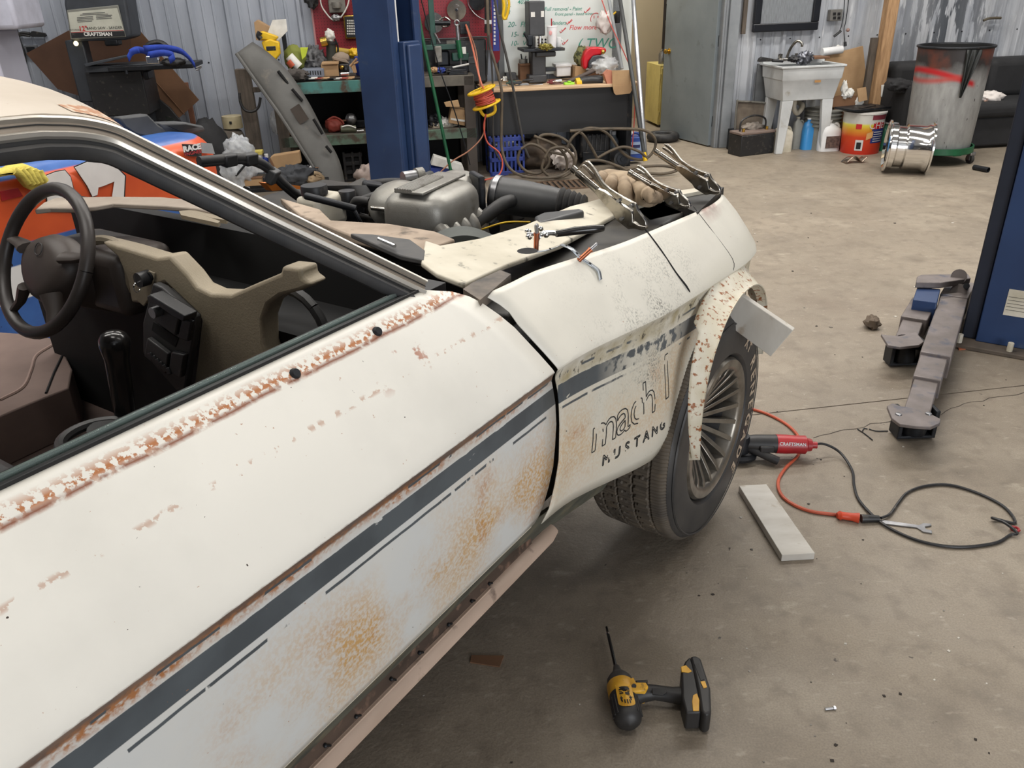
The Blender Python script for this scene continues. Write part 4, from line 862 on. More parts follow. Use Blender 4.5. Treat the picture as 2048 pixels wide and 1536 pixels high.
MB().slab([D(*v, .052) for v in ((1270, 1360), (1296, 1358), (1294, 1366), (1274, 1368))], (0, 0, -.03)).build('trigger', dblack, drv, bev=.003)
MB().cyl(D(1268, 1372, .061), D(1268, 1372, .0635), .0055, n=12).build('direction_button', dblack, drv)
MB().tube([D(1262, 1392, .034), D(1285, 1386, .034), D(1310, 1385, .034), D(1345, 1390, .034), D(1368, 1392, .034)], [.024, .021, .017, .0175, .021], 16, flat=1.05).build('handle', dblack, drv, smooth_deg=60)
MB().slab([D(*v, .0535) for v in ((1304, 1376), (1332, 1377), (1334, 1384), (1326, 1390), (1305, 1388))], (0, 0, -.004)).build('grip_pad', dkrub, drv, bev=.001)
ft = MB().slab([D(*v, .062) for v in ((1362, 1340), (1370, 1322), (1380, 1312), (1388, 1334), (1400, 1400), (1402, 1424), (1372, 1425), (1364, 1395))], (0, 0, -.055)).build('foot', dblack, drv, bev=.005, seg=3)
for q in (((1362, 1333), (1372, 1330), (1384, 1342), (1377, 1345), (1363, 1343)), ((1386, 1390), (1394, 1386), (1399, 1400), (1398, 1421), (1386, 1421), (1384, 1402))): MB().slab([D(*v, .0635) for v in q], (0, 0, -.01)).build('yellow_insert', dyel, ft, bev=.001)
bt = MB().slab([D(*v, .066) for v in ((1380, 1312), (1392, 1310), (1402, 1316), (1421, 1375), (1423, 1424), (1412, 1430), (1402, 1422), (1396, 1380))], (0, 0, -.062)).build('battery', dblack, drv, bev=.006, seg=3)
MB().slab([D(*v, .0672) for v in ((1389, 1328), (1398, 1326), (1409, 1358), (1402, 1361))], (0, 0, -.002)).build('battery_label', dk, bt); MB().slab([D(*v, .0674) for v in ((1401, 1363), (1410, 1362), (1414, 1374), (1407, 1376))], (0, 0, -.002)).build('battery_badge', dyel, bt)
# ---------------------------------------------------------------- angle grinder and its cords
P = FL(1560, 905); gr, rl = placed('angle_grinder', 'red and black corded angle grinder on the floor behind the tire', 'power tool', P)
G = lambda x, y, z=.06: rl(FL(x, y, z)); g0, g1 = G(1500, 886), G(1622, 890, .052); gd = (g1 - g0).normalized(); gL = (g1 - g0).length
MB().tube([g0 - gd * .02, g0 + gd * .02, g0 + gd * gL * .45], [.026, .031, .033], 18).build('motor_body', dblack, gr, smooth_deg=50)
gb = MB().tube([g0 + gd * gL * .42, g0 + gd * gL * .6, g0 + gd * gL * .75, g0 + gd * gL * .9, g0 + gd * gL * .93, g1], [.034, .034, .032, .033, .024, .022], 18).build('rear_grip', red, gr, smooth_deg=40)
MB().cyl(g1, g1 + gd * .02, .012, n=12).build('cord_grip', red, gr)
sv = gd.cross(Vector((0, 0, 1))).normalized() * 1.0; pc = g0 + gd * gL * .66; tv = (sv * .86 + Vector((0, 0, .5))).normalized()
if tv.y > 0: sv = -sv; tv = (sv * .86 + Vector((0, 0, .5))).normalized()
uv = tv.cross(gd).normalized(); uv = uv if uv.z > 0 else -uv
letters('brand_print', 'CRAFTSMAN', .016, white, gb, lambda x, y: pc + gd * x + uv * y * 1.0 + tv * (.0338 - 1.2 * 0), bold=.0003)
MB().box(g0 + gd * .05 + Vector((.0, -.03, -.004)), (.05, .02, .025)).build('switch', dblack, gr, bev=.004)
MB().lathe([(.0, .03), (.03, .03), (.036, .015), (.036, -.03), (.02, -.035)], g0 - gd * .035, (0, 0, 1), 20).build('gear_head', dkmetal, gr)
MB().lathe([(.0, .0), (.062, .002), (.063, .012), (.05, .02)], g0 - gd * .035 + Vector((0, 0, -.05)), (0, 0, 1), 28).build('disc_guard', dkmetal, gr)
MB().tube([g0 - gd * .03 + Vector((0, 0, -.01)), G(1540, 915, .03), G(1556, 922, .02)], [.012, .015, .015], 10).build('side_handle', dkrub, gr)
cpts = [(1622, 890, .055), (1648, 888, .045), (1680, 905, .02), (1704, 940, .006), (1708, 970, .006), (1718, 1000, .006), (1750, 1035, .008), (1790, 1062, .006), (1850, 1085, .006), (1920, 1094, .006), (1990, 1086, .006), (2020, 1070, .006), (2034, 1066, .014), (2010, 1046, .02), (1984, 1036, .012), (2000, 1040, .006), (2030, 1045, .006), (2010, 1015, .006), (1960, 988, .006), (1900, 970, .006), (1850, 972, .006), (1815, 985, .006), (1795, 1008, .006), (1780, 1028, .008), (1762, 1036, .01)]
MB().curve([G(*v) for v in cpts], .0045, 8).build('power_cord', black, gr)
MB().tube([G(1758, 1037, .012), G(1722, 1037, .012)], [.010, .014], 10).build('plug', black, gr)
MB().torus(G(2030, 1058, .008), .011, .004, (0, 0, 1), 14, 6).build('cord_tie', red, gr)
P = FL(1600, 1020); oc, rl = placed('extension_cord', 'orange extension cord plugged into the grinder cord on the floor', 'cord', P)
G = lambda x, y, z=.006: rl(FL(x, y, z))
MB().curve([G(*v) for v in ((1480, 812), (1530, 826), (1575, 850), (1600, 880), (1596, 910), (1572, 935), (1557, 960), (1560, 985), (1580, 1005), (1620, 1022), (1676, 1030))], .0055, 8).build('cable', orange, oc)
MB().tube([G(1674, 1031, .014), G(1680, 1031, .014), (G(1684, 1031, .014)), G(1705, 1034, .014), G(1718, 1036, .014)], [.009, .015, .012, .013, .017], 10).build('socket_end', mat('bright_orange', srgb(214, 76, 44), .5), oc, smooth_deg=50)
P = FL(1810, 1050); wr, rl = placed('wrench', 'flat silver open-ended wrench lying under the grinder cord', 'wrench', P)
G = lambda x, y, z=.005: rl(FL(x, y, z))
MB().slab([G(*v) for v in ((1758, 1040), (1762, 1039), (1838, 1050), (1846, 1046), (1862, 1047), (1863, 1051), (1850, 1053), (1852, 1058), (1864, 1061), (1864, 1066), (1846, 1063), (1834, 1055), (1760, 1046))], (0, 0, -.004)).build('wrench_body', steel, wr, bev=.0006)
# stray bits of wire on the floor
for i, pts in enumerate((((1715, 858), (1730, 868), (1745, 880)), ((1738, 858), (1752, 862), (1776, 862)), ((1725, 862), (1728, 857), (1735, 858)))):
    P = FL(*pts[0]); t, rl = placed('wire_scrap', ('straight thin dark wire', 'slightly bowed dark wire', 'tiny hooked dark wire')[i] + ' lying on the floor by the lift arm', 'wire', P, 'wire scraps by the lift arm'); MB().curve([rl(FL(*v, .003)) for v in pts], .002, 6).build('wire', dkmetal, t)
# ---------------------------------------------------------------- locking pliers on the fender edge
P1 = dict(body=[(990, 1160), (985, 1200), (940, 1215), (830, 1190), (760, 1200), (600, 1075), (560, 1000), (470, 900), (340, 745), (230, 645), (150, 575), (120, 530), (150, 500), (210, 545), (330, 640), (380, 690), (440, 710), (600, 825), (700, 905), (790, 965), (815, 1010), (815, 1110), (900, 1150)],
          top=[(200, 325), (240, 335), (330, 440), (400, 560), (440, 620), (520, 690), (600, 740), (700, 800), (800, 850), (845, 870), (850, 905), (820, 930), (780, 920), (640, 850), (560, 790), (470, 700), (420, 665), (360, 560), (270, 430), (190, 345)],
          jaw=[(845, 870), (872, 950), (930, 1030), (982, 1100), (992, 1160), (960, 1182), (880, 1125), (830, 1080), (818, 960)],
          lever=[(155, 380), (185, 375), (250, 440), (330, 520), (410, 640), (390, 650), (300, 560), (220, 460), (150, 400)])
def pliers(label, J, S, s):
    J1, S1 = complex(1292, 457), complex(1147, 339); k = (complex(*J) - complex(*S)) / (J1 - S1)
    def px(X, Y): c = complex(*J) + k * (complex(1140 + X / 6.4, 270 + Y / 6.4) - J1); return c.real, c.imag
    P = carpt(CS(*J, s)); t, rl = placed('locking_pliers', label, 'pliers', P, 'locking pliers on the fender')
    Q = lambda X, Y, d=0: rl(carpt(CS(*px(X, Y), s))) + U * d
    MB().slab([Q(*v) for v in P1['body']], U * .014).build('lower_handle', nickel, t, bev=.0012); t.children[0].location = -U * .007
    MB().slab([Q(*v, -.005) for v in P1['top']], U * .010).build('upper_handle', nickel, t, bev=.0018)
    MB().slab([Q(*v, -.006) for v in P1['jaw']], U * .012).build('upper_jaw', nickel, t, bev=.002)
    MB().slab([Q(*v, -.003) for v in P1['lever']], U * .006).build('release_lever', nickel, t, bev=.0015)
    MB().tube([Q(95, 485), Q(200, 575), Q(350, 700)], .0085, 12).build('barrel', nickel, t)
    MB().tube([Q(30, 425), Q(80, 470), Q(82, 472), Q(100, 490)], [.009, .009, .006, .006], 12).build('adjusting_screw', nickel, t)
    for v in ((800, 895), (640, 830), (680, 1060)): MB().cyl(Q(*v, -.0125), Q(*v, .0125), .0046, n=10).build('rivet', steel, t)
    return t
pliers('locking pliers gripping the fender edge beside the black-handled clamp', (1292, 457), (1147, 339), 1.78)
pliers('locking pliers gripping the fender edge between two other locking pliers', (1380, 414), (1260, 346), 2.02)
pliers('locking pliers clamped on the fender nose over a pinkish rust mark', (1440, 386), (1312, 304), 2.2)
# leather work gloves resting behind the pliers
glm = mat('worn_leather_glove', srgb(172, 152, 126), .85, col2=srgb(132, 112, 90), scale=16, dirt=(srgb(84, 70, 56), 26, .58, .72))
P = carpt(CZ(1275, 395, .975)); gv, rl = placed('work_glove', 'crumpled tan leather work glove lying behind the locking pliers', 'glove', P)
K = lambda x, y, z: rl(carpt(CZ(x, y, z + .012)))
pm = MB(); pm.tube([K(1300, 402, .99), K(1270, 380, 1.0), K(1240, 362, 1.0), K(1216, 352, 1.0)], [.03, .05, .05, .035], 12, flat=.6); pm.build('palm', glm, gv, smooth_deg=70)
for a, b_, c_ in (((1205, 352), (1200, 362), (1204, 380)), ((1225, 358), (1222, 372), (1236, 388)), ((1248, 362), (1250, 378), (1258, 400)), ((1272, 370), (1284, 384), (1282, 402)), ((1292, 384), (1300, 392), (1318, 396))):
    MB().curve([K(*a, 1.015), K(*b_, 1.02), K(*c_, .992)], [*rad([.017, .02, .015], 6, 3)], 10).build('finger', glm, gv, smooth_deg=70)
# copper clamp pins, perforated straps and black-handled clamp on the fender top
cop = mat('copper', srgb(190, 116, 84), .3, .9, col2=srgb(160, 92, 66), scale=20); zinc = mat('zinc_strap', srgb(196, 202, 208), .35, .8, col2=srgb(160, 166, 172), scale=20)
def pin(label, a, b_):
    P = carpt(a); t, rl = placed('clamp_pin', label, 'clamp', P); A, B = Vector((0, 0, 0)), rl(carpt(b_)); d = B - A
    MB().tube([A, A + d * .62], .0055, 12).build('copper_barrel', cop, t); MB().tube([A + d * .60, A + d * .66], .0068, 12).build('collar', cop, t)
    MB().tube([A + d * .66, A + d * .96, B], [.0042, .0042, .002], 10).build('plunger', steel, t)
a_ = CZ(1072, 502, 1.022); pin('copper clamp pin standing upright beside the hole in the panel', a_, a_ + Vector((.003, .0, .06)))
a_ = on_fender((1157, 521)); pin('copper clamp pin leaning out of the bent strap on the fender', a_, a_ + Vector((.030, .028, .034)))
def strap(label, pts, wd, wdir, holes):
    P = Vector(pts[0]); t, rl = placed('metal_strap', label, 'strap', P); ps_ = smooth([rl(p) for p in pts], 6); b = MB(); vs = []
    for p in ps_: vs += [p - wdir * wd / 2, p + wdir * wd / 2]
    b.add(vs, [(2 * i, 2 * i + 1, 2 * i + 3, 2 * i + 2) for i in range(len(ps_) - 1)]); o = b.build('band', zinc, t, solid=.0016)
    for h in holes: p = ps_[int(h * (len(ps_) - 1))] + Vector((.0008, -.0004, .0014)); MB().lathe([(.0, .0), (.0032, .0)], p, (.5, -.3, .8), 10).build('hole', void, t)
sp_ = [carpt(CZ(1122, 489, 1.03)), carpt(on_fender((1140, 505)) + Vector((.004, 0, .008))), carpt(on_fender((1160, 520)) + Vector((.004, 0, .004))), carpt(on_fender((1180, 532)) + Vector((.003, 0, .003))), carpt(on_fender((1192, 545)) + Vector((.006, 0, .004))), carpt(on_fender((1198, 562)) + Vector((.004, 0, .003)))]
strap('white perforated metal strap bent across the gap onto the fender', sp_, .012, U, (.12, .3, .58))
strap('short perforated strap lying on the cream panel by the copper pin', [carpt(CZ(*v, 1.03)) for v in ((1046, 500), (1075, 503), (1100, 499), (1124, 490))], .010, U, (.2, .7))
P = carpt(CZ(1080, 470, 1.04)); cl_, rl = placed('spring_clamp', 'chrome clamp with wing nuts and one long black handle', 'clamp', P); K = lambda x, y, z=1.045: rl(carpt(CZ(x, y, z)))
MB().curve([K(1112, 468), K(1150, 462), K(1190, 458), K(1207, 456)], [*rad([.007, .009, .009, .007], 6, 4)], 10).build('handle', mat('glossy_black', srgb(24, 23, 23), .2), cl_)
MB().curve([K(1074, 478), (K(1084, 468)), K(1100, 466), K(1114, 467)], .006, 8).build('clamp_arm', chrome, cl_)
for v in ((1056, 463), (1058, 474), (1080, 458), (1092, 470)): MB().sphere(K(*v), .0065, 10, (1.2, .7, 1)).build('wing_nut', chrome, cl_)
MB().tube([K(1054, 468), K(1092, 470)], .004, 8).build('clamp_screw', steel, cl_)
MB().tube([K(1072, 452, 1.075), K(1076, 478, 1.04)], .0045, 8).build('clamp_post', steel, cl_)
# ---------------------------------------------------------------- two-post lift
dirty = mat('dusty_lift_steel', srgb(126, 118, 116), .5, .35, col2=srgb(104, 96, 92), scale=9, dirt=(srgb(78, 82, 96), 14, .55, .7))
def post(label, P, in_sign):
    """column: box channel opening towards the bay (local x = W), rear face towards -s"""
    t = thing('lift_post', label, 'lift post', P, -TH, 'posts of the two-post lift'); s_ = in_sign; wd, dp, th, h = .33, .34, .02, 3.5
    MB().bb(0, -s_ * wd, 0, th, .02, h).build('rear_plate', liftblue, t, bev=.004); MB().bb(0, -s_ * wd, dp - th, dp, .02, h).build('front_plate', liftblue, t, bev=.004)
    MB().bb(-s_ * (wd - th), -s_ * wd, th, dp - th, .02, h).build('back_plate', liftblue, t)
    MB().bb(0, -s_ * th, th, .075, .02, h).build('channel_lip', liftblue, t, bev=.003); MB().bb(0, -s_ * th, dp - .075, dp - th, .02, h).build('channel_lip', liftblue, t, bev=.003)
    MB().bb(s_ * .1, -s_ * (wd + .06), -.08, dp + .08, 0, .02).build('base_plate', mat('base_grime', srgb(98, 86, 74), .8, col2=srgb(72, 64, 56), scale=9), t, bev=.004)
    for x, y in ((s_ * .06, -.05), (-s_ * (wd + .03), -.05), (-s_ * .14, -.05)): MB().cyl((x, y, .02), (x, y, .06), .012, n=8).build('anchor_bolt', offwhite, t)
    return t
PR = FL(1948, 690); lp = post('blue steel lift post with a white rating sticker by the floor', PR, -1)
MB().bb(.08, .175, -.002, .0005, .165, .285).build('rating_sticker', offwhite, lp)
for z_ in (.19, .205, .22, .235, .25): MB().bb(.085, .17, -.0028, -.0018, z_, z_ + .0015).build('sticker_line', dkmetal, lp)
MB().bb(-.06, .0, .02, .30, .02, 3.4).build('inner_flange', mat('flange_navy', srgb(26, 32, 46), .5), lp, bev=.006)
PL = FL(812, 428); lq = post('blue steel lift post standing before the red pegboard bench', PL, 1)
zt = 1.0
d_ = ray(812, 86); zt = (CAMP + d_ * ((PL.y - .1) / d_.y)).z
MB().bb(-.02, .045, .082, .255, .05, zt).build('carriage', liftblue, lq, bev=.008); MB().bb(.045, .075, .10, .235, .05, zt - .02).build('carriage_face', liftblue, lq, bev=.01)
MB().cyl((-.05, .13, zt - .01), (-.05, .13, 3.2), .011, n=10).build('lift_rod', white, lq)
def arm_root(label):
    o = bpy.data.objects.new('lift_arm', None); COL.objects.link(o); o.parent = lp; o.rotation_euler = (0, 0, TH); o['label'] = label; return o
arms = arm_root('long telescoping grey lift arm with a steel pad')
def beam(par, name, a, b_, wd, h, m=dirty):
    d = (b_ - a); n = Vector((-d.y, d.x, 0)).normalized() * wd / 2
    return MB().slab([a - n - PR, b_ - n - PR, b_ + n - PR, a + n - PR], (0, 0, -h)).build(name, m, par, bev=.004)
beam(arms, 'pivot_bracket', FL(1925, 562, .16), FL(1908, 592, .16), .12, .10)
beam(arms, 'outer_tube', FL(1910, 590, .155), FL(1872, 708, .155), .115, .10); beam(arms, 'middle_tube', FL(1872, 700, .142), FL(1855, 756, .142), .10, .08); beam(arms, 'inner_tube', FL(1857, 748, .13), FL(1834, 822, .13), .085, .065)
def pad(par, pts, z, cx, cy):
    MB().slab([FL(*v, z) - PR for v in pts], (0, 0, -.012)).build('pad_plate', dirty, par, bev=.002)
    c = FL(cx, cy, 0) - PR; c.z = 0; MB().lathe([(.0, .02), (.045, .02), (.048, .035), (.042, .08), (.04, z - .012)], c, (0, 0, 1), 20).build('pad_screw', dkmetal, par)
    d = Vector((.6, -.8, 0)) * 0; f = MB()
    f.box(c + Vector((-.062, 0, z / 2 - .0)), (.016, .07, z - .03)); f.build('fork', dkmetal, par, bev=.003); MB().box(c + Vector((.062, 0, z / 2)), (.016, .07, z - .03)).build('fork', dkmetal, par, bev=.003)
    MB().box(c + Vector((0, 0, .014)), (.14, .07, .012)).build('fork_base', dkmetal, par, bev=.003)
pad(arms, ((1774, 812), (1786, 806), (1800, 812), (1858, 818), (1862, 828), (1882, 838), (1880, 846), (1862, 854), (1830, 852), (1800, 848), (1784, 836)), .135, 1822, 872)
for v in ((1797, 829), (1857, 828)): MB().lathe([(.0, .005), (.010, .004), (.012, 0)], FL(*v, .135) - PR, (0, 0, 1), 12).build('pad_bolt', steel, arms)
MB().cyl(FL(1917, 582, .162) - PR, FL(1917, 582, .168) - PR, .035, n=18).build('pivot_pin', dirty, arms); MB().cyl(FL(1933, 572, .15) - PR, FL(1933, 572, .24) - PR, .014, n=10).build('lock_bolt', dkmetal, arms)
arm2 = arm_root('short folded lift arm with a stepped-up end')
MB().slab([FL(*v, .22) - PR for v in ((1834, 553), (1842, 549), (1936, 547), (1942, 556), (1882, 565), (1832, 564))], (0, 0, -.03)).build('raised_plate', dirty, arm2, bev=.004)
beam(arm2, 'riser', FL(1858, 575, .185), FL(1850, 602, .185), .10, .12, liftblue); beam(arm2, 'outer_tube', FL(1850, 598, .135), FL(1828, 636, .135), .11, .085); beam(arm2, 'inner_tube', FL(1830, 630, .12), FL(1812, 676, .12), .085, .06)
pad(arm2, ((1762, 668), (1772, 670), (1800, 672), (1832, 664), (1848, 683), (1838, 690), (1800, 694), (1776, 690)), .135, 1803, 728)
MB().cyl(FL(1918, 553, .222) - PR, FL(1918, 553, .227) - PR, .035, n=18).build('pivot_pin', dirty, arm2)
# ================================================================== helpers for things that stand along the back wall
class H:
    """a thing in the wall frame; px are pixel positions, n is the distance out from the wall"""
    def __init__(s, name, label, cat, x, y, n, z=None, group=None):
        v = WT(x, y, n); s.P = Vector((v.x, v.y, v.z if z is None else z)); s.t = wthing(name, label, cat, s.P, 0, group)
    def q(s, x, y, n): return WT(x, y, n) - s.P
    def pl(s, name, m, px, n, th, bev=.003, parent=None, **k): return MB().slab([s.q(*p, n) for p in px], (0, th, 0)).build(name, m, parent or s.t, bev=bev, **k)
    def bx(s, name, m, x0, y0, x1, y1, n, th, bev=.004, parent=None, rot=0, **k):
        ym, xm = (y0 + y1) / 2, (x0 + x1) / 2; a, b = s.q(x0, ym, n), s.q(x1, ym, n); c, d = s.q(xm, y1, n), s.q(xm, y0, n)
        return MB().box(((a.x + b.x) / 2, a.y + th / 2, (c.z + d.z) / 2), (abs(b.x - a.x), th, abs(d.z - c.z)), (0, rot, 0)).build(name, m, parent or s.t, bev=bev, **k)
    def cv(s, name, m, px, r, n=.5, k=8, sub=6, parent=None, **kw):
        pts = [s.q(p[0], p[1], p[2] if len(p) > 2 else n) for p in px]
        return (MB().curve(pts, r, k, sub) if len(pts) > 2 else MB().tube(pts, r, k)).build(name, m, parent or s.t, **kw)
    def cy(s, name, m, x0, x1, yt, yb, n, parent=None, prof=None, k=24, **kw):   # upright cylinder / lathe seen between x0..x1, yt..yb
        xm = (x0 + x1) / 2; r = abs(s.q(x1, yt, n).x - s.q(x0, yt, n).x) / 2; b, t = s.q(xm, yb, n), s.q(xm, yt, n); h = t.z - b.z
        pr = [(r * a, h * c) for a, c in (prof or ((0, 0), (.96, 0), (1, .02), (1, .98), (.97, 1), (0, 1)))]
        return MB().lathe(pr, (b.x, b.y, b.z), (0, 0, 1), k).build(name, m, parent or s.t, **kw)
    def sp(s, name, m, x, y, r, n, sc=(1, 1, 1), parent=None, **kw): return MB().sphere(s.q(x, y, n), r, 14, sc).build(name, m, parent or s.t, smooth_deg=60, **kw)
    def tx(s, name, txt, x, y, size, m, n, parent=None, rot=0.0, **kw):
        c = s.q(x, y, n); ca, sa = math.cos(rot), math.sin(rot)
        return letters(name, txt, size, m, parent or s.t, lambda a, b: c + Vector((a * ca - b * sa, 0, a * sa + b * ca)), **kw)
    def lump(s, name, m, x, y, n, d, seed, amp=.35, parent=None, freq=2.2, k=16, **kw): return crumple(s.q(x, y, n), d, seed, amp, k, freq).build(name, m, parent or s.t, smooth_deg=70, **kw)
def one(name, label, cat, m, x0, y0, x1, y1, n, th, bev=.004, group=None, rot=0, lid=None):
    """small single-piece thing"""
    h = H(name, label, cat, (x0 + x1) / 2, y1, n, group=group); h.bx('body', m, x0, y0, x1, y1, n, th, bev, rot=rot)
    if lid: h.bx('lid', lid, x0 - 1, y0 - 1, x1 + 1, y0 + (y1 - y0) * .22, n + .004, th + .008, bev)
    return h
def lumpy(name, label, cat, m, x, y, n, d, seed, amp=.35, group=None, freq=2.2):
    P = WT(x, y, n); o = crumple((0, 0, 0), d, seed, amp, 18, freq).build(name, m, smooth_deg=70); o.location = to_world_wall(P); o.rotation_euler = (0, 0, PHI); return tag(o, label, cat, group)
# ================================================================== stock car beside the coupe
def race_mat():
    m, nt, b, co = new_mat('race_paint'); sx = nd(nt, 'ShaderNodeSeparateXYZ'); nt.links.new(co, sx.inputs[0]); w, s, z = sx.outputs
    q = math_n(nt, 'ADD', z, math_n(nt, 'MULTIPLY', math_n(nt, 'SUBTRACT', s, 1.6), -.02))
    c = mixc(nt, srgb(206, 86, 44), srgb(190, 74, 38), noise_fac(nt, co, 5, .4, .7))
    bl = mixc(nt, srgb(58, 100, 168), srgb(44, 80, 146), noise_fac(nt, co, 6, .4, .7))
    top = band(nt, q, .905, 9, .003); low = band(nt, q, -9, .66, .003); c = mixc(nt, c, bl, math_n(nt, 'MAXIMUM', top, low))
    c = mixc(nt, c, srgb(226, 226, 226), band(nt, q, .44, .58, .003)); c = mixc(nt, c, bl, band(nt, q, .0, .44, .003))
    c = mixc(nt, c, srgb(30, 28, 26), noise_fac(nt, co, 40, .72, .76)); nt.links.new(c, b.inputs['Base Color']); b.inputs['Roughness'].default_value = .35; return m
racem = race_mat()
race = thing('race_car', 'orange and blue race car body with a big white number, behind the coupe', 'race car', W * W0, -TH)
def race_fn(u, v):
    s = .1 + 2.62 * u; e = max(0, (u - .88) / .12); zt = .945 - .14 * e ** 2.5
    if v < .6: z = .12 + (zt - .10 - .12) * v / .6; w = -2.70 - .02 * (1 - v / .6)
    else: k = (v - .6) / .4; z = zt - .10 + .10 * math.sin(min(1, k * 2) * PI / 2); w = -2.70 - .13 * (1 - math.cos(min(1, k * 2) * PI / 2)) - 1.2 * max(0, k - .5)
    return (w - .30 * e ** 2, s - .02 * e, z)
rb_ = MB().grid(race_fn, 40, 30, (-.01, 0, -.005)).build('body_side', racem, race, smooth_deg=50)
def rpoly(name, m, px, dw=.004): return MB().slab([CW(x, y, -2.70 + dw) for x, y in px], (-.003, 0, 0)).build(name, m, rb_)
one_p = [(92, 352), (112, 344), (130, 341), (141, 354), (148, 382), (156, 420), (96, 420)]
sev_p = [(150, 335), (175, 324), (208, 327), (235, 337), (250, 352), (246, 425), (220, 425), (229, 363), (207, 372), (197, 375), (195, 390), (185, 393), (175, 372), (160, 350)]
def grow(p, k):
    cx = sum(a for a, b in p) / len(p); cy = sum(b for a, b in p) / len(p); return [(cx + (a - cx) * k, cy + (b - cy) * k) for a, b in p]
rw = mat('race_white', srgb(226, 222, 220), .45, col2=srgb(206, 202, 200), scale=5)
rpoly('number_outline', black, grow(one_p, 1.06), .003); rpoly('number_one', rw, one_p, .006); rpoly('number_outline', black, grow(sev_p, 1.05), .003); rpoly('number_seven', rw, sev_p, .006)
rpoly('sponsor_patch', red, [(0, 383), (36, 376), (46, 392), (4, 402)], .004)
rpoly('sticker', black, [(364, 288), (400, 289), (404, 314), (370, 312)], .012); 
sc_ = CW(384, 296, -2.68); sd_ = CW(386, 306, -2.68)
letters('sticker_text', 'RACE', .034, white, rb_, lambda x, y: sc_ + Vector((0, x * 1.15, y)), bold=.002); letters('sticker_text', 'ENGINEE', .021, mat('sticker_red', srgb(200, 60, 70), .5), rb_, lambda x, y: sd_ + Vector((0, x * 1.1, y)))
rpoly('grey_patch', mat('tape_grey', srgb(150, 152, 156), .5), [(402, 285), (424, 287), (430, 308), (404, 306)], .0)
ym = mat('yellow_towel', srgb(214, 198, 96), .9, col2=srgb(180, 164, 72), scale=18, bump=(60, .5))
P = carpt(CW(50, 352, -2.68)); tw = thing('towel', 'yellow towel draped over the race car side', 'towel', P, -TH)
tpx = [(-20, 346), (0, 344), (22, 342), (36, 334), (52, 331), (68, 335), (84, 342), (95, 352), (99, 362), (94, 370), (82, 374), (72, 380), (64, 384), (56, 374), (48, 360), (38, 352), (20, 352), (0, 356), (-20, 360)]
tpv = [CW(x, y, -2.66) - Vector((-2.68, CW(50, 352, -2.68).y, CW(50, 352, -2.68).z)) for x, y in tpx]
tm_ = MB().slab(tpv, (-.07, 0, .01))
tm_.build('cloth', ym, tw, bev=.025, seg=3, smooth_deg=80)
for i in range(5): MB().curve([CW(30 + i * 12, 336 + abs(i - 2) * 3, -2.655) - Vector((-2.68, CW(50, 352, -2.68).y, CW(50, 352, -2.68).z)), CW(44 + i * 10, 350 + i, -2.652) - Vector((-2.68, CW(50, 352, -2.68).y, CW(50, 352, -2.68).z)), CW(58 + i * 8, 368 - abs(i - 1) * 2, -2.655) - Vector((-2.68, CW(50, 352, -2.68).y, CW(50, 352, -2.68).z))], .016, 8).build('fold', ym, tw, smooth_deg=80)
# loose dark trim panels lying on the race car
P = carpt((-2.95, 2.25, .95)); tp_ = thing('trim_panel', 'dark grey plastic car trim panel resting on the race car', 'car part', P, -TH)
trimgrey = mat('trim_grey', srgb(70, 71, 73), .6, col2=srgb(54, 55, 57), scale=7)
K = lambda x, y, w=-2.95: CW(x, y, w) - Vector((-2.95, 2.25, .95))
MB().slab([K(*v) for v in ((238, 235), (262, 232), (296, 228), (318, 250), (340, 262), (345, 275), (320, 280), (272, 270), (250, 255))], (-.06, 0, 0)).build('panel', trimgrey, tp_, bev=.01)
MB().slab([K(*v) for v in ((318, 246), (370, 244), (408, 252), (412, 262), (360, 272), (330, 266))], (-.10, 0, 0)).build('bezel', trimgrey, tp_, bev=.01)
MB().slab([K(*v, -2.93) for v in ((334, 251), (372, 249), (398, 254), (360, 262))], (-.01, 0, 0)).build('recess', void, tp_)
lumpy('black_cover', 'black fabric cover bunched over a part behind the race car', 'cover', mat('black_fabric', srgb(42, 42, 44), .9, col2=srgb(30, 30, 31), scale=9), 428, 330, 1.0, (.17, .14, .36), 3, .12)
# ================================================================== band saw and its surroundings
h = H('storage_bin', 'white plastic storage bin standing by the corrugated wall', 'bin', -30, 300, 1.4, 0)
h.bx('bin_body', mat('bin_white', srgb(196, 196, 210), .5, col2=srgb(186, 186, 200), scale=2), -110, 62, 18, 330, 1.4, .5, .02); h.bx('bin_lid', mat('bin_lid', srgb(206, 207, 222), .5), -114, -60, 22, 62, 1.42, .54, .03)
h = H('metal_sheet', 'thin green-grey metal sheet with a bright edge leaning on the wall', 'sheet', 34, 200, .55, 0)
h.pl('sheet', mat('sheet_grey', srgb(96, 98, 92), .5), ((18, 60), (27, 50), (46, 165), (62, 260), (78, 358), (24, 362)), .55, .006); h.cv('bright_edge', steel, ((27, 50), (46, 165), (62, 260)), .004, .552)
h = H('pliers', 'black long-nosed pliers hanging flat on the corrugated wall', 'pliers', 60, 70, .06)
h.pl('jaws', black, ((62, 63), (66, 62), (90, 66), (94, 71), (90, 74), (64, 74), (58, 70)), .05, .014); h.cv('grip', black, ((33, 70), (45, 66), (60, 67)), .012, .045); h.cv('grip', black, ((33, 72), (45, 70), (60, 72)), .010, .045)
h = H('wall_outlet', 'grey metal outlet box with cable on the wall by the brown cardboard', 'outlet', 60, 104, .05)
h.bx('box', mat('outlet_grey', srgb(92, 94, 98), .5), 49, 91, 74, 108, .05, .045); h.bx('face', dkmetal, 53, 94, 70, 104, .054, .004, .001); h.cv('cable', black, ((25, 30), (38, 75), (50, 110), (54, 160), (60, 200)), .008, .03)
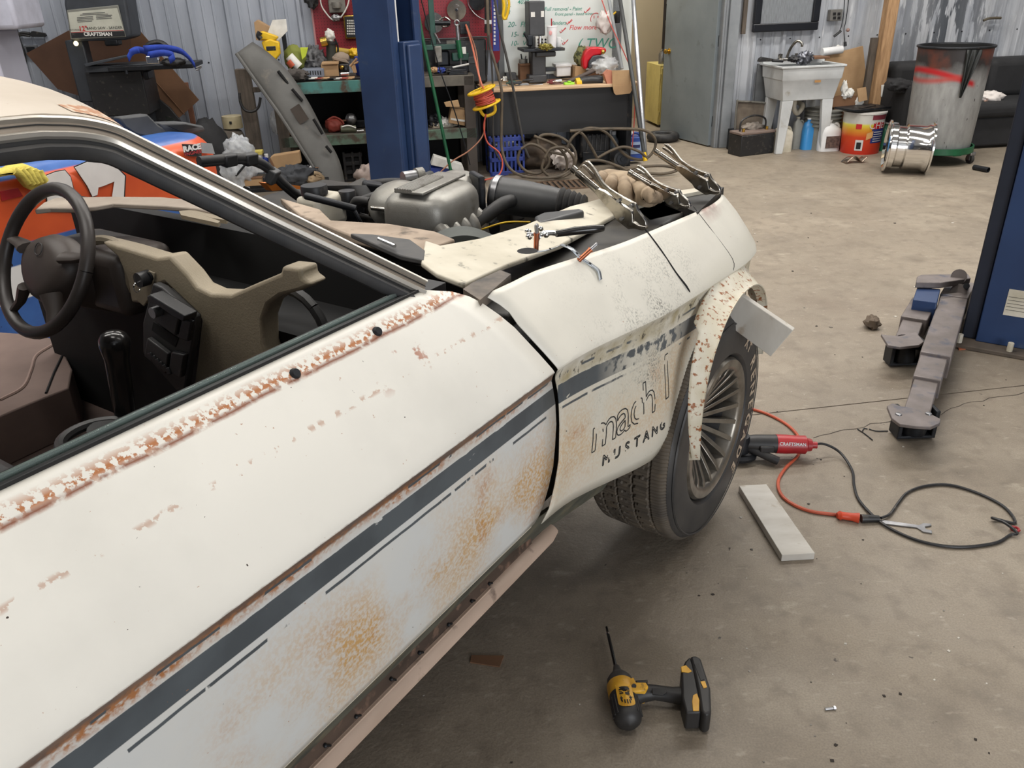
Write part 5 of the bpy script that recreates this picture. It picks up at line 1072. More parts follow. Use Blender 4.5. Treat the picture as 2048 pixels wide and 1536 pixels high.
dkcard = mat('dark_cardboard', srgb(104, 74, 56), .85, col2=srgb(84, 60, 47), scale=3)
h = H('cardboard_sheet', 'dark brown cardboard sheet leaning behind the band saw column', 'cardboard', 120, 215, .28, 0); h.pl('sheet', dkcard, ((52, 107), (137, 61), (262, 62), (262, 225), (115, 178)), .28, .008, 0)
h = H('cardboard_sheet', 'lighter tan cardboard sheet with a fold, leaning right of the band saw', 'cardboard', 330, 230, .22, 0); h.pl('sheet', card_dk, ((240, 50), (259, 38), (300, 85), (398, 200), (358, 236), (250, 180)), .22, .008, 0); h.cv('fold', card_dk, ((300, 150), (370, 230)), .004, .225)
h = H('wood_strip', 'thin reddish wood strip standing against the corrugated wall', 'wood', 390, 255, .1, 0); h.bx('strip', mat('red_wood', srgb(120, 78, 58), .8), 378, 165, 388, 300, .10, .04)
h = H('window_trim', 'black curved quarter-window trim leaning behind the saw base', 'car part', 325, 250, .5, 0); h.pl('trim', black, ((292, 190), (318, 198), (340, 216), (364, 245), (296, 248)), .5, .03, .006); h.pl('opening', mat('trim_glass', srgb(40, 46, 44), .2), ((330, 232), (346, 236), (356, 244), (334, 245)), .502, .004, .001)
sawm = mat('saw_charcoal', srgb(54, 58, 64), .5, col2=srgb(44, 47, 52), scale=8)
h = H('band_saw', 'charcoal band saw with a light instruction plate on its head', 'band saw', 215, 330, .85, 0)
h.pl('saw_head', sawm, ((127, -90), (245, -90), (250, -12), (262, 60), (264, 74), (250, 80), (142, 84), (138, 60), (128, 10)), .85, .30, .02, seg=3)
fr = h.pl('head_frame', mat('saw_rim', srgb(120, 120, 112), .5), ((133, 20), (236, 10), (252, 74), (141, 79)), .862, .012, .004)
pl_ = h.pl('plate', mat('plate_cream', srgb(184, 184, 170), .5), ((136, 25), (234, 16), (248, 62), (142, 66)), .866, .005, .001)
h.pl('plate_band', black, ((142, 66), (248, 62), (250, 72), (143, 76)), .866, .005, .001); lr = -.03
h.tx('plate_text', 'CRAFTSMAN', 196, 68.5, .036, paper, .868, pl_, lr, bold=.0012); h.tx('plate_text', 'BAND SAW - SANDER', 209, 56, .0265, dkmetal, .868, pl_, lr + .02); h.tx('plate_number', '12"', 166, 57.5, .046, red, .868, pl_, lr + .02, bold=.001); h.tx('plate_text', 'MOTORIZED', 150, 60, .015, dkmetal, .868, pl_, lr)
h.cv('plate_line', red, ((142, 65), (247, 60.5)), .0018, .867, parent=pl_)
for x0, x1, y in ((154, 186, 35), (154, 186, 38), (154, 187, 41), (155, 184, 44), (192, 224, 32), (192, 222, 35), (193, 224, 38), (165, 210, 27), (160, 216, 30)): h.cv('print_line', trimgrey, ((x0, y), (x1, y - 2)), .0018, .867, parent=pl_)
h.bx('saw_column', sawm, 144, 80, 180, 205, .80, .14, .01); h.bx('guide_post', dkmetal, 208, 78, 236, 92, .84, .12, .012); h.sp('lamp', mat('saw_lamp', (1, .82, .45), .4, emit=2.0), 152, 87, .018, .86)
h.pl('tilted_guard', sawm, ((167, 128), (252, 110), (256, 114), (172, 134)), .95, .18, .004); h.bx('saw_table', dkmetal, 215, 131, 386, 140, 1.0, .42, .004); h.bx('table_trim', sawm, 170, 130, 300, 143, .9, .3, .004)
h.bx('saw_base', black, 180, 143, 292, 232, .85, .40, .008)
h.bx('stand', sawm, 170, 232, 300, 340, .85, .42, .01); h.cv('crank', dkmetal, ((252, 140), (254, 148)), .012, 1.0); h.bx('motor', dkmetal, 286, 142, 296, 160, .9, .16, .01)
h = H('ratchet_strap', 'blue webbing ratchet strap bundle heaped on the saw table', 'strap', 320, 131, 1.02)
for i, (pts, wd) in enumerate(((((262, 112), (275, 106), (290, 108), (300, 118), (296, 128)), .05), (((290, 104), (330, 102), (362, 108), (380, 122), (392, 138)), .05), (((258, 124), (266, 110), (280, 106)), .04), (((300, 116), (330, 112), (350, 118), (340, 128)), .04))):
    ps_ = smooth([h.q(*p, 1.05 + .03 * i) for p in pts], 5); b = MB(); vs = []
    for p in ps_: vs += [p, p + Vector((0, -wd * .4, .045))]
    b.add(vs, [(2 * k, 2 * k + 1, 2 * k + 3, 2 * k + 2) for k in range(len(ps_) - 1)]).build('webbing', mat('strap_blue', srgb(46, 78, 188), .7, col2=srgb(32, 54, 140), scale=20), h.t, solid=.008)
h.cv('dark_loop', black, ((290, 100), (300, 88), (320, 85), (335, 95), (334, 106)), .02, 1.02); h.bx('buckle', chrome, 292, 112, 318, 128, 1.14, .03, .006); h.bx('buckle', chrome, 336, 106, 341, 122, 1.13, .02, .004); h.cv('hook', steel, ((392, 136), (402, 132), (398, 138), (392, 140)), .006, 1.08)
h.lump('black_sleeve', black, 348, 124, 1.05, (.09, .05, .03), 4, .3)
# beige ring on a dusty tank, bags and boxes on the floor behind the engine
h = H('dusty_tank', 'dusty grey cylinder tank standing against the corrugated wall', 'tank', 472, 330, .45, 0); h.cy('tank', mat('tank_grey', srgb(116, 108, 98), .7, col2=srgb(90, 82, 74), scale=10), 445, 503, 258, 345, .45, prof=((0, 0), (1, 0), (1, .8), (.85, .95), (.6, 1), (0, 1)))
h = H('plastic_collar', 'cream plastic collar with a hole sitting on the dusty tank', 'collar', 468, 256, .45); h.cy('ring', mat('cream_collar', srgb(196, 184, 150), .6, col2=srgb(168, 154, 120), scale=8), 447, 487, 231, 256, .45); h.cy('hole', void, 459, 464, 243, 248, .535, k=12)
# ================================================================== steel bench with teal edges
def rng(a, b): return rnd.uniform(a, b)
bench_z = WT(668, 162, .72).z; sh_z = WT(640, 272, .72).z; tL = WT(545, 200, .72).x; tR = WT(950, 200, .72).x
P = Vector((tL, -.72, 0)); bench = wthing('work_bench', 'old steel work bench with worn teal shelf edges against the red pegboard', 'bench', P); Lb = tR - tL
bt_m = mat('bench_top_dirty', srgb(84, 76, 66), .8, col2=srgb(60, 54, 47), scale=7)
MB().bb(-.02, Lb, .02, .70, bench_z - .03, bench_z).build('bench_top', bt_m, bench)
tm = WT(735, 170, .72).x - tL; tm2 = WT(858, 170, .72).x - tL
MB().bb(0, tm + .15, 0, .025, bench_z - .095, bench_z - .002).build('front_edge', teal, bench, bev=.003); MB().bb(tm + .15, Lb, 0, .025, bench_z - .085, bench_z).build('front_edge', mat('grey_worn_edge', srgb(104, 98, 88), .6, col2=srgb(74, 70, 64), scale=9), bench, bev=.003)
MB().bb(0, Lb, .02, .70, sh_z - .02, sh_z).build('shelf', bt_m, bench); MB().bb(.02, Lb, 0, .025, sh_z - .085, sh_z).build('shelf_edge', mat('worn_green_edge', srgb(92, 118, 100), .6, col2=srgb(78, 84, 74), scale=6, dirt=(srgb(70, 58, 48), 9, .52, .64)), bench, bev=.003)
for x in (0, Lb - .09): MB().bb(x, x + .09, -.0, .07, 0, bench_z - .005).build('leg', oldwood if x == 0 else mat('leg_brown', srgb(72, 64, 58), .6), bench, bev=.004)
for x in (0, Lb - .09): MB().bb(x, x + .09, .62, .69, 0, bench_z - .03).build('leg', oldwood, bench)
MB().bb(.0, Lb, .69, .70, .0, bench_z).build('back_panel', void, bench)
h = H('timber_post', 'rough brown timber post standing beside the bench end', 'post', 512, 330, .80, 0); h.bx('post', oldwood, 486, 138, 514, 345, .80, .09); h.bx('brace', oldwood, 500, 175, 520, 185, .78, .05)
h = H('hook', 'black J-shaped steel hook hanging from the timber post', 'hook', 500, 222, .88); h.cv('hook_rod', black, ((479, 186), (481, 205), (490, 220), (505, 223), (517, 214), (521, 195)), .011, .90, 10)
# long dashboard panel leaning on the bench
h = H('dash_panel', 'long grey slotted car cowl panel leaning against the bench', 'car part', 668, 372, 1.25, 0)
dpm = mat('panel_grey', srgb(98, 97, 94), .6, col2=srgb(84, 83, 80), scale=5, dirt=(srgb(120, 112, 102), 11, .6, .8))
Lp = [(473, 107), (500, 146), (530, 188), (560, 230), (592, 280), (622, 328), (652, 378)]; Rp = [(505, 84), (542, 110), (580, 148), (618, 206), (650, 268), (678, 320), (692, 378)]
Ls = smooth([h.q(x, y, .92 + .36 * i / 6) for i, (x, y) in enumerate(Lp)], 5); Rs = smooth([h.q(x, y, .86 + .36 * i / 6) for i, (x, y) in enumerate(Rp)], 5); vs = []
for a, b in zip(Ls, Rs):
    for k in range(7): f = k / 6; vs.append(a.lerp(b, f) + Vector((0, -.028 * math.sin(f * PI) ** .7, 0)))
nb = len(Ls); panel = MB().add(vs, [(i * 7 + j, (i + 1) * 7 + j, (i + 1) * 7 + j + 1, i * 7 + j + 1) for i in range(nb - 1) for j in range(6)]).build('panel', dpm, h.t, smooth_deg=50, solid=.006)
h.cv('rolled_edge', dpm, [(x, y, .93 + .36 * i / 6) for i, (x, y) in enumerate(Lp)], .014, parent=panel)
for a, b, nn in (((556, 142), (576, 168), 1.02), ((584, 178), (605, 202), 1.07), ((627, 238), (645, 268), 1.15), ((652, 292), (663, 305), 1.20)): h.cv('slot', void, ((*a, nn), (*b, nn)), .012, parent=panel, k=8)
h.pl('patch', mat('panel_patch', srgb(78, 70, 64), .8), ((580, 219), (598, 207), (618, 238), (600, 249)), 1.14, .002, 0, parent=panel)
# --- on the bench top
h = H('cordless_tool', 'yellow and black cordless tool standing on end at the bench corner', 'power tool', 545, 120, .55)
h.pl('tool_body', yellow, ((522, 84), (540, 78), (558, 84), (560, 108), (550, 122), (528, 100)), .55, .08, .012); h.pl('tool_neck', yellow, ((516, 66), (524, 62), (548, 70), (557, 74), (550, 82), (522, 80)), .54, .06, .01); h.cv('tool_chuck', black, ((520, 64), (517, 72), (522, 78)), .02, .56); h.bx('badge', black, 532, 92, 552, 102, .552, .03, .006)
h = H('cardboard_box', 'open brown cardboard box with paper on the bench corner', 'box', 535, 80, .42); h.pl('side', card, ((508, 45), (514, 40), (540, 55), (538, 85), (512, 80)), .42, .12); h.pl('paper_sheet', paper, ((545, 40), (572, 38), (575, 62), (556, 82), (542, 70), (535, 66)), .45, .01, .001)
h = H('metal_bracket', 'tall grey angle bracket behind the paper on the bench', 'bracket', 570, 125, .35); h.bx('bracket', dkmetal, 566, 60, 574, 128, .35, .05)
h = H('cap', 'olive cap with a bright green stripe on the bench', 'cap', 600, 135, .4); h.lump('crown', mat('olive_cloth', srgb(118, 124, 56), .9), 590, 118, .4, (.09, .08, .11), 2, .15); h.pl('stripe', mat('lime_cloth', srgb(190, 204, 60), .8), ((600, 95), (616, 95), (612, 112), (604, 120)), .49, .02)
h = H('spray_can', 'orange and white can lying on its side on the bench', 'can', 590, 138, .5); h.cv('can_body', paper, ((578, 112), (598, 134)), .038, .5, 18); h.cv('can_band', orange, ((579, 120), (588, 131)), .0395, .5, 18)
lumpy('wire_bundle', 'tangled grey wire and tubing bundle on the bench', 'wire', mat('wire_grey', srgb(108, 108, 110), .6, col2=srgb(60, 60, 62), scale=30), 628, 120, .35, (.09, .08, .10), 8, .55, freq=4)
h = H('plastic_basket', 'grey slotted plastic basket on the bench front', 'basket', 627, 156, .55); h.bx('basket_body', mat('basket_grey', srgb(120, 126, 138), .5), 603, 138, 648, 155, .6, .16, .006)
for i in range(7): h.bx('basket_slot', void, 610 + i * 5, 142, 612 + i * 5, 150, .6015, .003, 0)
h = H('small_box', 'plain tan cardboard box on the bench beside the grey basket', 'box', 660, 153, .5); h.bx('box', card, 643, 128, 677, 153, .55, .16, .003); h.bx('flap', card, 643, 125, 677, 129, .57, .18, .002)
h = H('air_pump', 'dark hand pump with a round brass head on the bench', 'pump', 663, 128, .35); h.cv('pump_tube', mat('olive_black', srgb(52, 54, 48), .5), ((663, 130), (662, 86)), .042, .35, 16); h.cv('pump_cap', black, ((662, 88), (662, 82)), .05, .35, 16); h.cv('brass_head', gold, ((642, 85), (654, 82)), .04, .40, 20); h.lump('pump_rag', paper, 660, 72, .35, (.04, .03, .05), 5, .4); h.cv('pump_hose', dkmetal, ((670, 78), (676, 95), (674, 120)), .008, .36)
h = H('cap', 'faded tan cap lying on the bench behind the small box', 'cap', 680, 122, .38); h.lump('crown', mat('tan_cloth', srgb(150, 134, 118), .9), 682, 117, .38, (.075, .07, .05), 6, .12); h.pl('brim', mat('tan_cloth', srgb(150, 134, 118)), ((664, 114), (692, 120), (698, 127), (668, 120)), .46, .05)
h = H('tape_roll', 'yellow rolled bundle lying at the back of the bench', 'roll', 695, 110, .2); h.cv('roll', mat('yellow_tan', srgb(180, 150, 62), .7), ((670, 101), (704, 106)), .03, .2, 14); h.lump('loose_end', yellow, 708, 106, .22, (.05, .04, .04), 9, .4)
h = H('stirring_sticks', 'pale wooden sticks lying across the bench', 'sticks', 705, 130, .5); h.cv('stick', wood, ((700, 133), (714, 117)), .01, .5); h.cv('stick', wood, ((708, 128), (722, 121)), .008, .52); h.pl('wood_chip', wood, ((702, 134), (710, 128), (714, 146), (707, 146)), .52, .02)
lumpy('hose_coil', 'short dark corrugated hose lump at the bench edge', 'hose', mat('dark_hose', srgb(78, 72, 68), .8), 592, 150, .66, (.10, .08, .045), 4, .35, freq=5)
h = H('metal_rod', 'bright steel socket lying on the bench front', 'tool', 690, 150, .6); h.cv('rod', chrome, ((682, 148), (698, 147)), .014, .6, 12)
h = H('battery_charger', 'small black gearbox part between box and sticks on the bench', 'part', 685, 140, .5); h.bx('casing', black, 678, 128, 698, 146, .5, .1, .01); h.sp('shaft', gold, 684, 135, .02, .52); h.cv('knob', dkmetal, ((690, 140), (694, 140)), .03, .52, 12)
h = H('blue_jug', 'blue plastic bottle at the bench end beside the lift post', 'bottle', 724, 140, .4); h.cy('bottle_body', blue, 712, 740, 112, 150, .4); h.cy('bottle_cap', white, 720, 732, 106, 113, .4)
for i in range(10):
    x = 600 + i * 12.5; h = H('scrap_strip', ('thin tan cardboard', 'thin dark metal', 'thin white paper', 'thin red wooden')[i % 4] + ' strip strewn along the bench front', 'scrap', x, 158, .69, group='scrap strips on the bench'); h.bx('strip', (card, dkmetal, paper, mat('red_scrap', srgb(150, 70, 58), .7))[i % 4], x - 8, 156, x + 9, 158.5, .69, .05 + .05 * (i % 3), .001, rot=rng(-.03, .03))
# --- on the lower shelf
h = H('plug_bag', 'dark red drawstring pouch on the lower bench shelf', 'pouch', 670, 262, .5); h.lump('pouch', mat('red_pouch', srgb(158, 70, 58), .6), 668, 250, .55, (.075, .06, .065), 2, .2); h.cv('drawstring', mat('red_pouch'  , srgb(158, 70, 58)), ((655, 240), (668, 234), (682, 240), (688, 248)), .008, .58)
h = H('work_light', 'metal clamp light with cable on the lower shelf', 'lamp', 700, 240, .5); h.lump('reflector', steel, 702, 238, .5, (.05, .05, .05), 1, .08); h.cv('cable', card_dk, ((672, 242), (690, 241), (700, 238)), .008, .52); h.bx('base', dkmetal, 705, 240, 735, 256, .4, .2, .01)
h = H('tape_measure', 'olive round tape with pale rim on the lower shelf', 'tool', 700, 262, .62); h.cv('tape_body', mat('olive_grey', srgb(96, 98, 80), .6), ((682, 258), (712, 258)), .03, .62, 14); h.cv('tape_rim', paper, ((684, 254), (697, 251), (712, 256)), .006, .65); h.cv('tape_tip', chrome, ((714, 262), (728, 261)), .012, .66)
lumpy('plastic_bag', 'clear crumpled plastic bag at the left of the lower shelf', 'bag', cleargl, 556, 245, .6, (.06, .06, .10), 4, .4)
for i in range(3): h = H('cardboard_scrap', 'flat cardboard layer on the left of the lower bench shelf', 'cardboard', 575, 268, .6, group='cardboard layers on the lower shelf'); h.bx('layer', card_dk, 553 + i * 3, 263 + 2 * i, 592 + i * 4, 266 + 2 * i, .6 + .03 * i, .2, .001, rot=.03 * (i - 1))
for i, (x0, y0, x1, y1, m) in enumerate(((860, 225, 880, 256, dkmetal), (872, 235, 902, 258, paper), (858, 245, 890, 262, mat('beige_scrap', srgb(150, 138, 118), .8)), (880, 246, 912, 260, offwhite))):
    h = H('scrap_part', ('dark metal part', 'white folded paper wad', 'beige flattened carton', 'off-white broken bracket')[i] + ' on the lower shelf right of the post', 'scrap', (x0 + x1) / 2, y1, .55); h.lump('piece', m, (x0 + x1) / 2, (y0 + y1) / 2, .55, (.07, .06, .05), i + 2, .5, freq=3)
h = H('cardboard_box', 'open cardboard box tipped on the lower shelf at the bench end', 'box', 915, 255, .6); h.pl('side', card, ((903, 216), (932, 220), (930, 252), (898, 246)), .66, .15); h.pl('flap', card, ((888, 205), (916, 200), (920, 214), (892, 214)), .70, .03); h.pl('tape', paper, ((902, 236), (930, 240), (930, 244), (902, 240)), .664, .004, 0)
# --- under the bench
h = H('milk_crate', 'black plastic crate under the bench', 'crate', 705, 372, .55, 0); 
for i in range(4): h.bx('rail', black, 688, 306 + i * 17, 724, 314 + i * 17, .6, .02, .003)
for x in (688, 705, 720): h.bx('upright', black, x, 304, x + 5, 372, .605, .02, .003)
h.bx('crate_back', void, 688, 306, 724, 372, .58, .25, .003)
lumpy('parts_bag', 'grubby white plastic bag of parts under the bench', 'bag', mat('pinkish_bag', srgb(180, 164, 156), .6, col2=srgb(140, 122, 114), scale=9), 738, 352, .8, (.12, .10, .10), 7, .35)
# --- red pegboard with hanging tools
z0 = WT(660, 108, .05).z; z1 = 2.1; x0 = WT(629, 50, .05).x; x1 = WT(1004, 50, .05).x
pegm, nt, b, co = new_mat('red_pegboard'); 
sx = nd(nt, 'ShaderNodeSeparateXYZ'); nt.links.new(co, sx.inputs[0])
fx = math_n(nt, 'SUBTRACT', math_n(nt, 'FRACT', math_n(nt, 'MULTIPLY', sx.outputs[0], 39.4)), .5); fz = math_n(nt, 'SUBTRACT', math_n(nt, 'FRACT', math_n(nt, 'MULTIPLY', sx.outputs[2], 39.4)), .5)
rr_ = math_n(nt, 'SQRT', math_n(nt, 'ADD', math_n(nt, 'MULTIPLY', fx, fx), math_n(nt, 'MULTIPLY', fz, fz)))
c = mixc(nt, mixc(nt, srgb(132, 30, 42), srgb(108, 24, 34), noise_fac(nt, co, 3, .4, .7)), srgb(70, 14, 20), math_n(nt, 'LESS_THAN', rr_, .16)); nt.links.new(c, b.inputs['Base Color']); b.inputs['Roughness'].default_value = .5
pb = wthing('pegboard', 'red perforated pegboard mounted above the work bench', 'pegboard', (x0, 0, z0)); MB().bb(0, x1 - x0, -.05, -.03, -.02, z1 - z0).build('board', pegm, pb); MB().bb(-.015, 0, -.055, -.028, -.02, z1 - z0).build('edge_strip', mat('pink_edge', srgb(170, 120, 120), .6), pb)
h = H('calculator', 'black keypad calculator in a yellow frame hanging on the pegboard', 'calculator', 702, 78, .09); fr = h.bx('frame', gold, 688, 30, 718, 78, .09, .025, .008); h.bx('face', black, 691, 33, 716, 75, .094, .01, .004)
for i in range(5):
    for j in range(6): h.bx('key', paper, 694 + i * 4.3, 40 + j * 5.2, 696.8 + i * 4.3, 43 + j * 5.2, .0965, .004, .001)
h = H('wire_loop', 'bent white wire hoop hanging on the pegboard', 'wire', 660, 40, .09); h.cv('hoop', paper, ((640, -20), (642, 8), (652, 26), (666, 40), (680, 36), (694, 14), (700, -10)), .006, .1)
h = H('casting', 'grey cast metal plate hanging on the red pegboard', 'casting', 670, 28, .08); h.bx('plate', alu, 656, -20, 690, 26, .1, .04, .008); h.cy('boss', alu, 664, 682, 4, 16, .12, k=16); h.lump('lower_lug', steel, 672, 36, .1, (.04, .02, .03), 2, .3)
h = H('black_cloth', 'black cloth hanging at the pegboard corner', 'cloth', 622, 12, .1); h.lump('cloth', black, 622, -4, .1, (.06, .04, .08), 3, .4)
h = H('pan_lid', 'polished round metal disc hanging on the pegboard', 'disc', 913, 40, .12); h.cv('disc', chrome, ((913, 20, .115), (913, 20.5, .13)), .085, k=40); h.cv('hub', dkmetal, ((913, 20, .13), (913, 20.6, .15)), .012, k=12)
h = H('hub_cap', 'dented chrome cap behind the green machine on the pegboard', 'disc', 866, 60, .1); h.cv('cap', chrome, ((868, 45, .1), (868, 45.5, .13)), .085, k=32); h.cv('bracket', dkmetal, ((866, 46, .16), (900, 46, .16)), .02); h.cv('ring', nickel, ((890, 34, .15), (900, 42, .15), (896, 52, .15), (884, 52, .15), (880, 40, .15), (890, 34, .15)), .008)
h = H('power_outlet', 'black outlet box on the pegboard feeding the orange cords', 'outlet', 928, 66, .1); h.bx('box', black, 920, 43, 940, 68, .1, .05, .004); h.bx('socket', dkmetal, 923, 47, 932, 56, .103, .004, .001); h.bx('socket', dkmetal, 923, 58, 932, 66, .103, .004, .001)
h = H('saw_blade_coil', 'thin steel band blade curved across the pegboard', 'blade', 950, 40, .1); h.cv('blade', steel, ((934, -10), (938, 12), (952, 30), (968, 39), (980, 40)), .005, .12)
h = H('dark_pulley', 'dark round pulley hanging high on the pegboard', 'pulley', 955, 20, .1); h.cv('pulley', dkmetal, ((955, 2, .1), (955, 2.5, .13)), .075, k=28)
# --- green machine vice / saw frame at the right end of the bench
h = H('cutting_machine', 'dark green metal cutting saw with a steel lever on the bench', 'machine', 890, 148, .45)
h.bx('base', dkmetal, 868, 132, 938, 147, .50, .22, .01); h.bx('green_beam', dkgreen, 850, 89, 916, 100, .5, .06, .006); h.bx('green_post', dkgreen, 858, -30, 869, 90, .46, .05, .004); h.cv('brace', steel, ((869, 66), (880, 86)), .008, .5)
h.cv('lever', green, ((916, 80, .55), (922, 116, .55)), .022, k=12); h.cv('lever_shaft', steel, ((914, 48, .55), (917, 82, .55)), .017, k=12); h.cv('lever_eye', steel, ((909, 44), (913, 40), (918, 44), (917, 50), (911, 50), (909, 44)), .008, .56); h.cv('spindle', steel, ((921, 114), (922, 130)), .009, .56); h.cv('t_handle', paper, ((905, 135), (938, 128)), .008, .58)
h.bx('vice_jaw', dkgreen, 905, 106, 938, 122, .52, .12, .008); h.bx('jaw_block', trimgrey, 936, 114, 956, 128, .52, .12, .006); h.bx('motor', dkmetal, 872, 100, 900, 134, .46, .16, .02); h.bx('white_tag', paper, 924, 94, 932, 108, .54, .01, .002); h.bx('clamp', alu, 870, 92, 884, 126, .55, .04, .01)
h = H('tool_case', 'large black plastic case behind the green saw', 'case', 915, 150, .2); h.bx('case', black, 848, 79, 974, 168, .25, .16, .02, seg=3); h.cv('case_rim', trimgrey, ((848, 78), (910, 77), (966, 74), (975, 84), (974, 150)), .007, .26); h.bx('label', alu, 893, 81, 910, 88, .255, .004, .001)
h = H('work_gloves', 'blue and black gloves lying on the bench by the vice', 'gloves', 880, 145, .62); h.lump('blue_glove', blue, 882, 141, .62, (.05, .04, .022), 3, .4); h.lump('dark_glove', black, 898, 141, .62, (.05, .05, .022), 6, .4); h.lump('tan_glove', wood, 868, 140, .62, (.04, .04, .022), 2, .4)
h = H('steel_plates', 'stack of flat grey steel plates on the bench corner', 'plates', 915, 148, .66)
for i in range(3): h.bx('plate', dkmetal, 898 + i * 2, 146 - i * 3.4, 936 - i * 2, 149 - i * 3.4, .68, .16, .001)
h = H('green_pole', 'long green painted pole leaning on the lift post', 'pole', 905, 350, 1.1, 0)
a, c2_ = FL(908, 372), to_world_wall(WT(838, 40, .95)); 
h2 = Vector(((a - JW).dot(TW), -(a - JW).dot(NW), 0)); MB().tube([h2 - h.P, WT(846, 80, 1.0) - h.P, WT(832, 5, .95) - h.P], .014, 10).build('pole', green, h.t)
h = H('white_box', 'dirty white box lid on the floor beside the green pole', 'box', 890, 345, .8, 0); h.pl('lid', paper, ((868, 312), (925, 330), (930, 345), (862, 330)), .8, .12); h.bx('blue_base', blue, 850, 335, 900, 360, .78, .2, .01)
# ================================================================== low cart of odds and ends between the race car and the bench
ct = 1.5; zc_ = WT(560, 372, ct).z
h = H('parts_cart', 'low dark steel cart of loose parts behind the engine bay', 'cart', 555, 372, ct, 0); xa, xb = h.q(455, 372, ct).x, h.q(655, 372, ct).x
MB().bb(xa, xb, -.05, .35, zc_ - .03, zc_).build('cart_top', dkmetal, h.t, bev=.004)
for x in (xa + .02, xb - .05):
    for y in (-.04, .31): MB().bb(x, x + .03, y, y + .03, 0, zc_ - .03).build('leg', dkmetal, h.t)
clr = mat('clear_bag', (.82, .85, .88), .12, alpha=.55, scale=20, col2=(.5, .52, .55))
h = H('plastic_bag', 'tall clear plastic bag of parts standing on the low cart', 'bag', 478, 365, ct); h.lump('bag_upper', clr, 478, 298, ct, (.10, .07, .10), 3, .4, freq=3); h.lump('bag_lower', clr, 476, 340, ct, (.12, .08, .13), 8, .35, freq=3); h.cv('marker', dkmetal, ((472, 352), (490, 330)), .008, ct + .09)
h = H('cardboard_box', 'small tan cardboard box tipped up on the low cart', 'box', 572, 340, ct - .15); h.pl('front', card, ((540, 316), (546, 312), (598, 304), (602, 326), (552, 340)), ct - .15, .10, .003); h.pl('flap', card_dk, ((540, 316), (552, 340), (548, 342), (538, 320)), ct - .13, .05, .002)
h = H('paper_carton', 'white printed carton with a yellow lid on the low cart', 'carton', 514, 345, ct - .1); h.bx('carton_body', white, 504, 309, 524, 346, ct - .1, .08, .003); h.bx('carton_lid', mat('yellow_card', srgb(206, 190, 96), .6), 503, 303, 524, 310, ct - .095, .09, .002); h.bx('print', trimgrey, 514, 316, 518, 326, ct - .099, .004, 0)
h = H('spray_can', 'dark blue spray can beside the white carton on the low cart', 'can', 533, 342, ct - .2); h.cy('can_body', blue, 526, 540, 314, 342, ct - .2); h.cy('can_top', white, 529, 537, 308, 315, ct - .2)
lumpy('grey_cloth', 'dark grey work shirt bunched on the low cart', 'cloth', mat('dark_cloth', srgb(70, 72, 76), .9, col2=srgb(44, 46, 50), scale=12), 592, 352, ct, (.17, .10, .075), 6, .4, freq=3)
h = H('work_glove', 'tan cotton glove lying beside the grey shirt on the low cart', 'glove', 630, 365, ct + .05); h.lump('palm', mat('tan_glove_cloth', srgb(150, 130, 102), .9, col2=srgb(116, 98, 76), scale=14), 628, 358, ct + .06, (.07, .05, .03), 4, .3); h.cv('finger', mat('tan_glove_cloth', srgb(150, 130, 102)), ((632, 352), (644, 354), (646, 362)), .016, ct + .08); h.cv('finger', mat('tan_glove_cloth', srgb(150, 130, 102)), ((628, 346), (638, 348), (645, 356)), .015, ct + .08)
h = H('tan_box', 'little square tan box behind the cotton glove', 'box', 626, 356, ct - .08); h.bx('box', card, 616, 338, 636, 357, ct - .08, .07, .002); h.bx('lid_edge', card_dk, 616, 338, 636, 340, ct - .078, .072, .001)
h = H('wire_parts', 'pile of white electrical connectors behind the grey shirt', 'connectors', 606, 338, ct - .12); 
for i in range(7): h.bx('connector', (white, trimgrey)[i % 2], 588 + i * 5, 331 + (i * 7) % 5, 593 + i * 5, 337 + (i * 7) % 5, ct - .12 - .01 * i, .03, .003, rot=rng(-.4, .4))
h = H('cardboard_scrap', 'flat cardboard piece at the corner of the low cart', 'cardboard', 505, 372, ct + .04); h.bx('piece', card, 488, 357, 524, 372, ct + .04, .06, .002); h.bx('fold', card_dk, 488, 356, 524, 358, ct + .045, .065, .001)
# ================================================================== desk, whiteboard and what hangs there
dz = WT(1130, 172, .72).z; dL, dR = WT(968, 185, .72).x, WT(1282, 170, .72).x
P = Vector((dL, -.72, 0)); desk = wthing('desk', 'black-fronted desk with a pale wood top against the whiteboard', 'desk', P); Ld = dR - dL
palewood = mat('pale_wood_top', srgb(206, 176, 142), .6, col2=srgb(182, 152, 118), scale=5, stretch=(.6, 6, 6)); deskblk = mat('desk_black', srgb(22, 22, 25), .5, col2=srgb(18, 18, 20), scale=4)
MB().bb(0, Ld, 0, .66, dz - .028, dz).build('desk_top', palewood, desk, bev=.006); zp = WT(1130, 264, .66).z
MB().bb(.04, Ld - .10, .06, .085, zp, dz - .028).build('modesty_panel', deskblk, desk)
for x in (.02, Ld - .10): MB().bb(x, x + .05, .07, .12, 0, dz - .028).build('leg', dkmetal, desk, bev=.004); MB().bb(x, x + .05, .50, .55, 0, dz - .028).build('leg', dkmetal, desk, bev=.004)
MB().bb(Ld - .07, Ld - .05, .12, .5, .06, dz - .03).build('side_panel', deskblk, desk)
wbz = dz + .09; wl, wr_ = WT(1006, 60, .05).x, WT(1264, 60, .05).x
wb = wthing('whiteboard', 'large whiteboard covered in marker lists above the desk', 'whiteboard', (wl, 0, wbz)); wbm = mat('whiteboard_gloss', srgb(208, 212, 208), .3, col2=srgb(194, 198, 194), scale=1.5)
MB().bb(0, wr_ - wl, -.05, -.03, -.05, 1.3).build('board', wbm, wb, bev=.003); MB().bb(-.06, 0, -.055, -.03, -.2, 1.3).build('frame', trimgrey, wb)
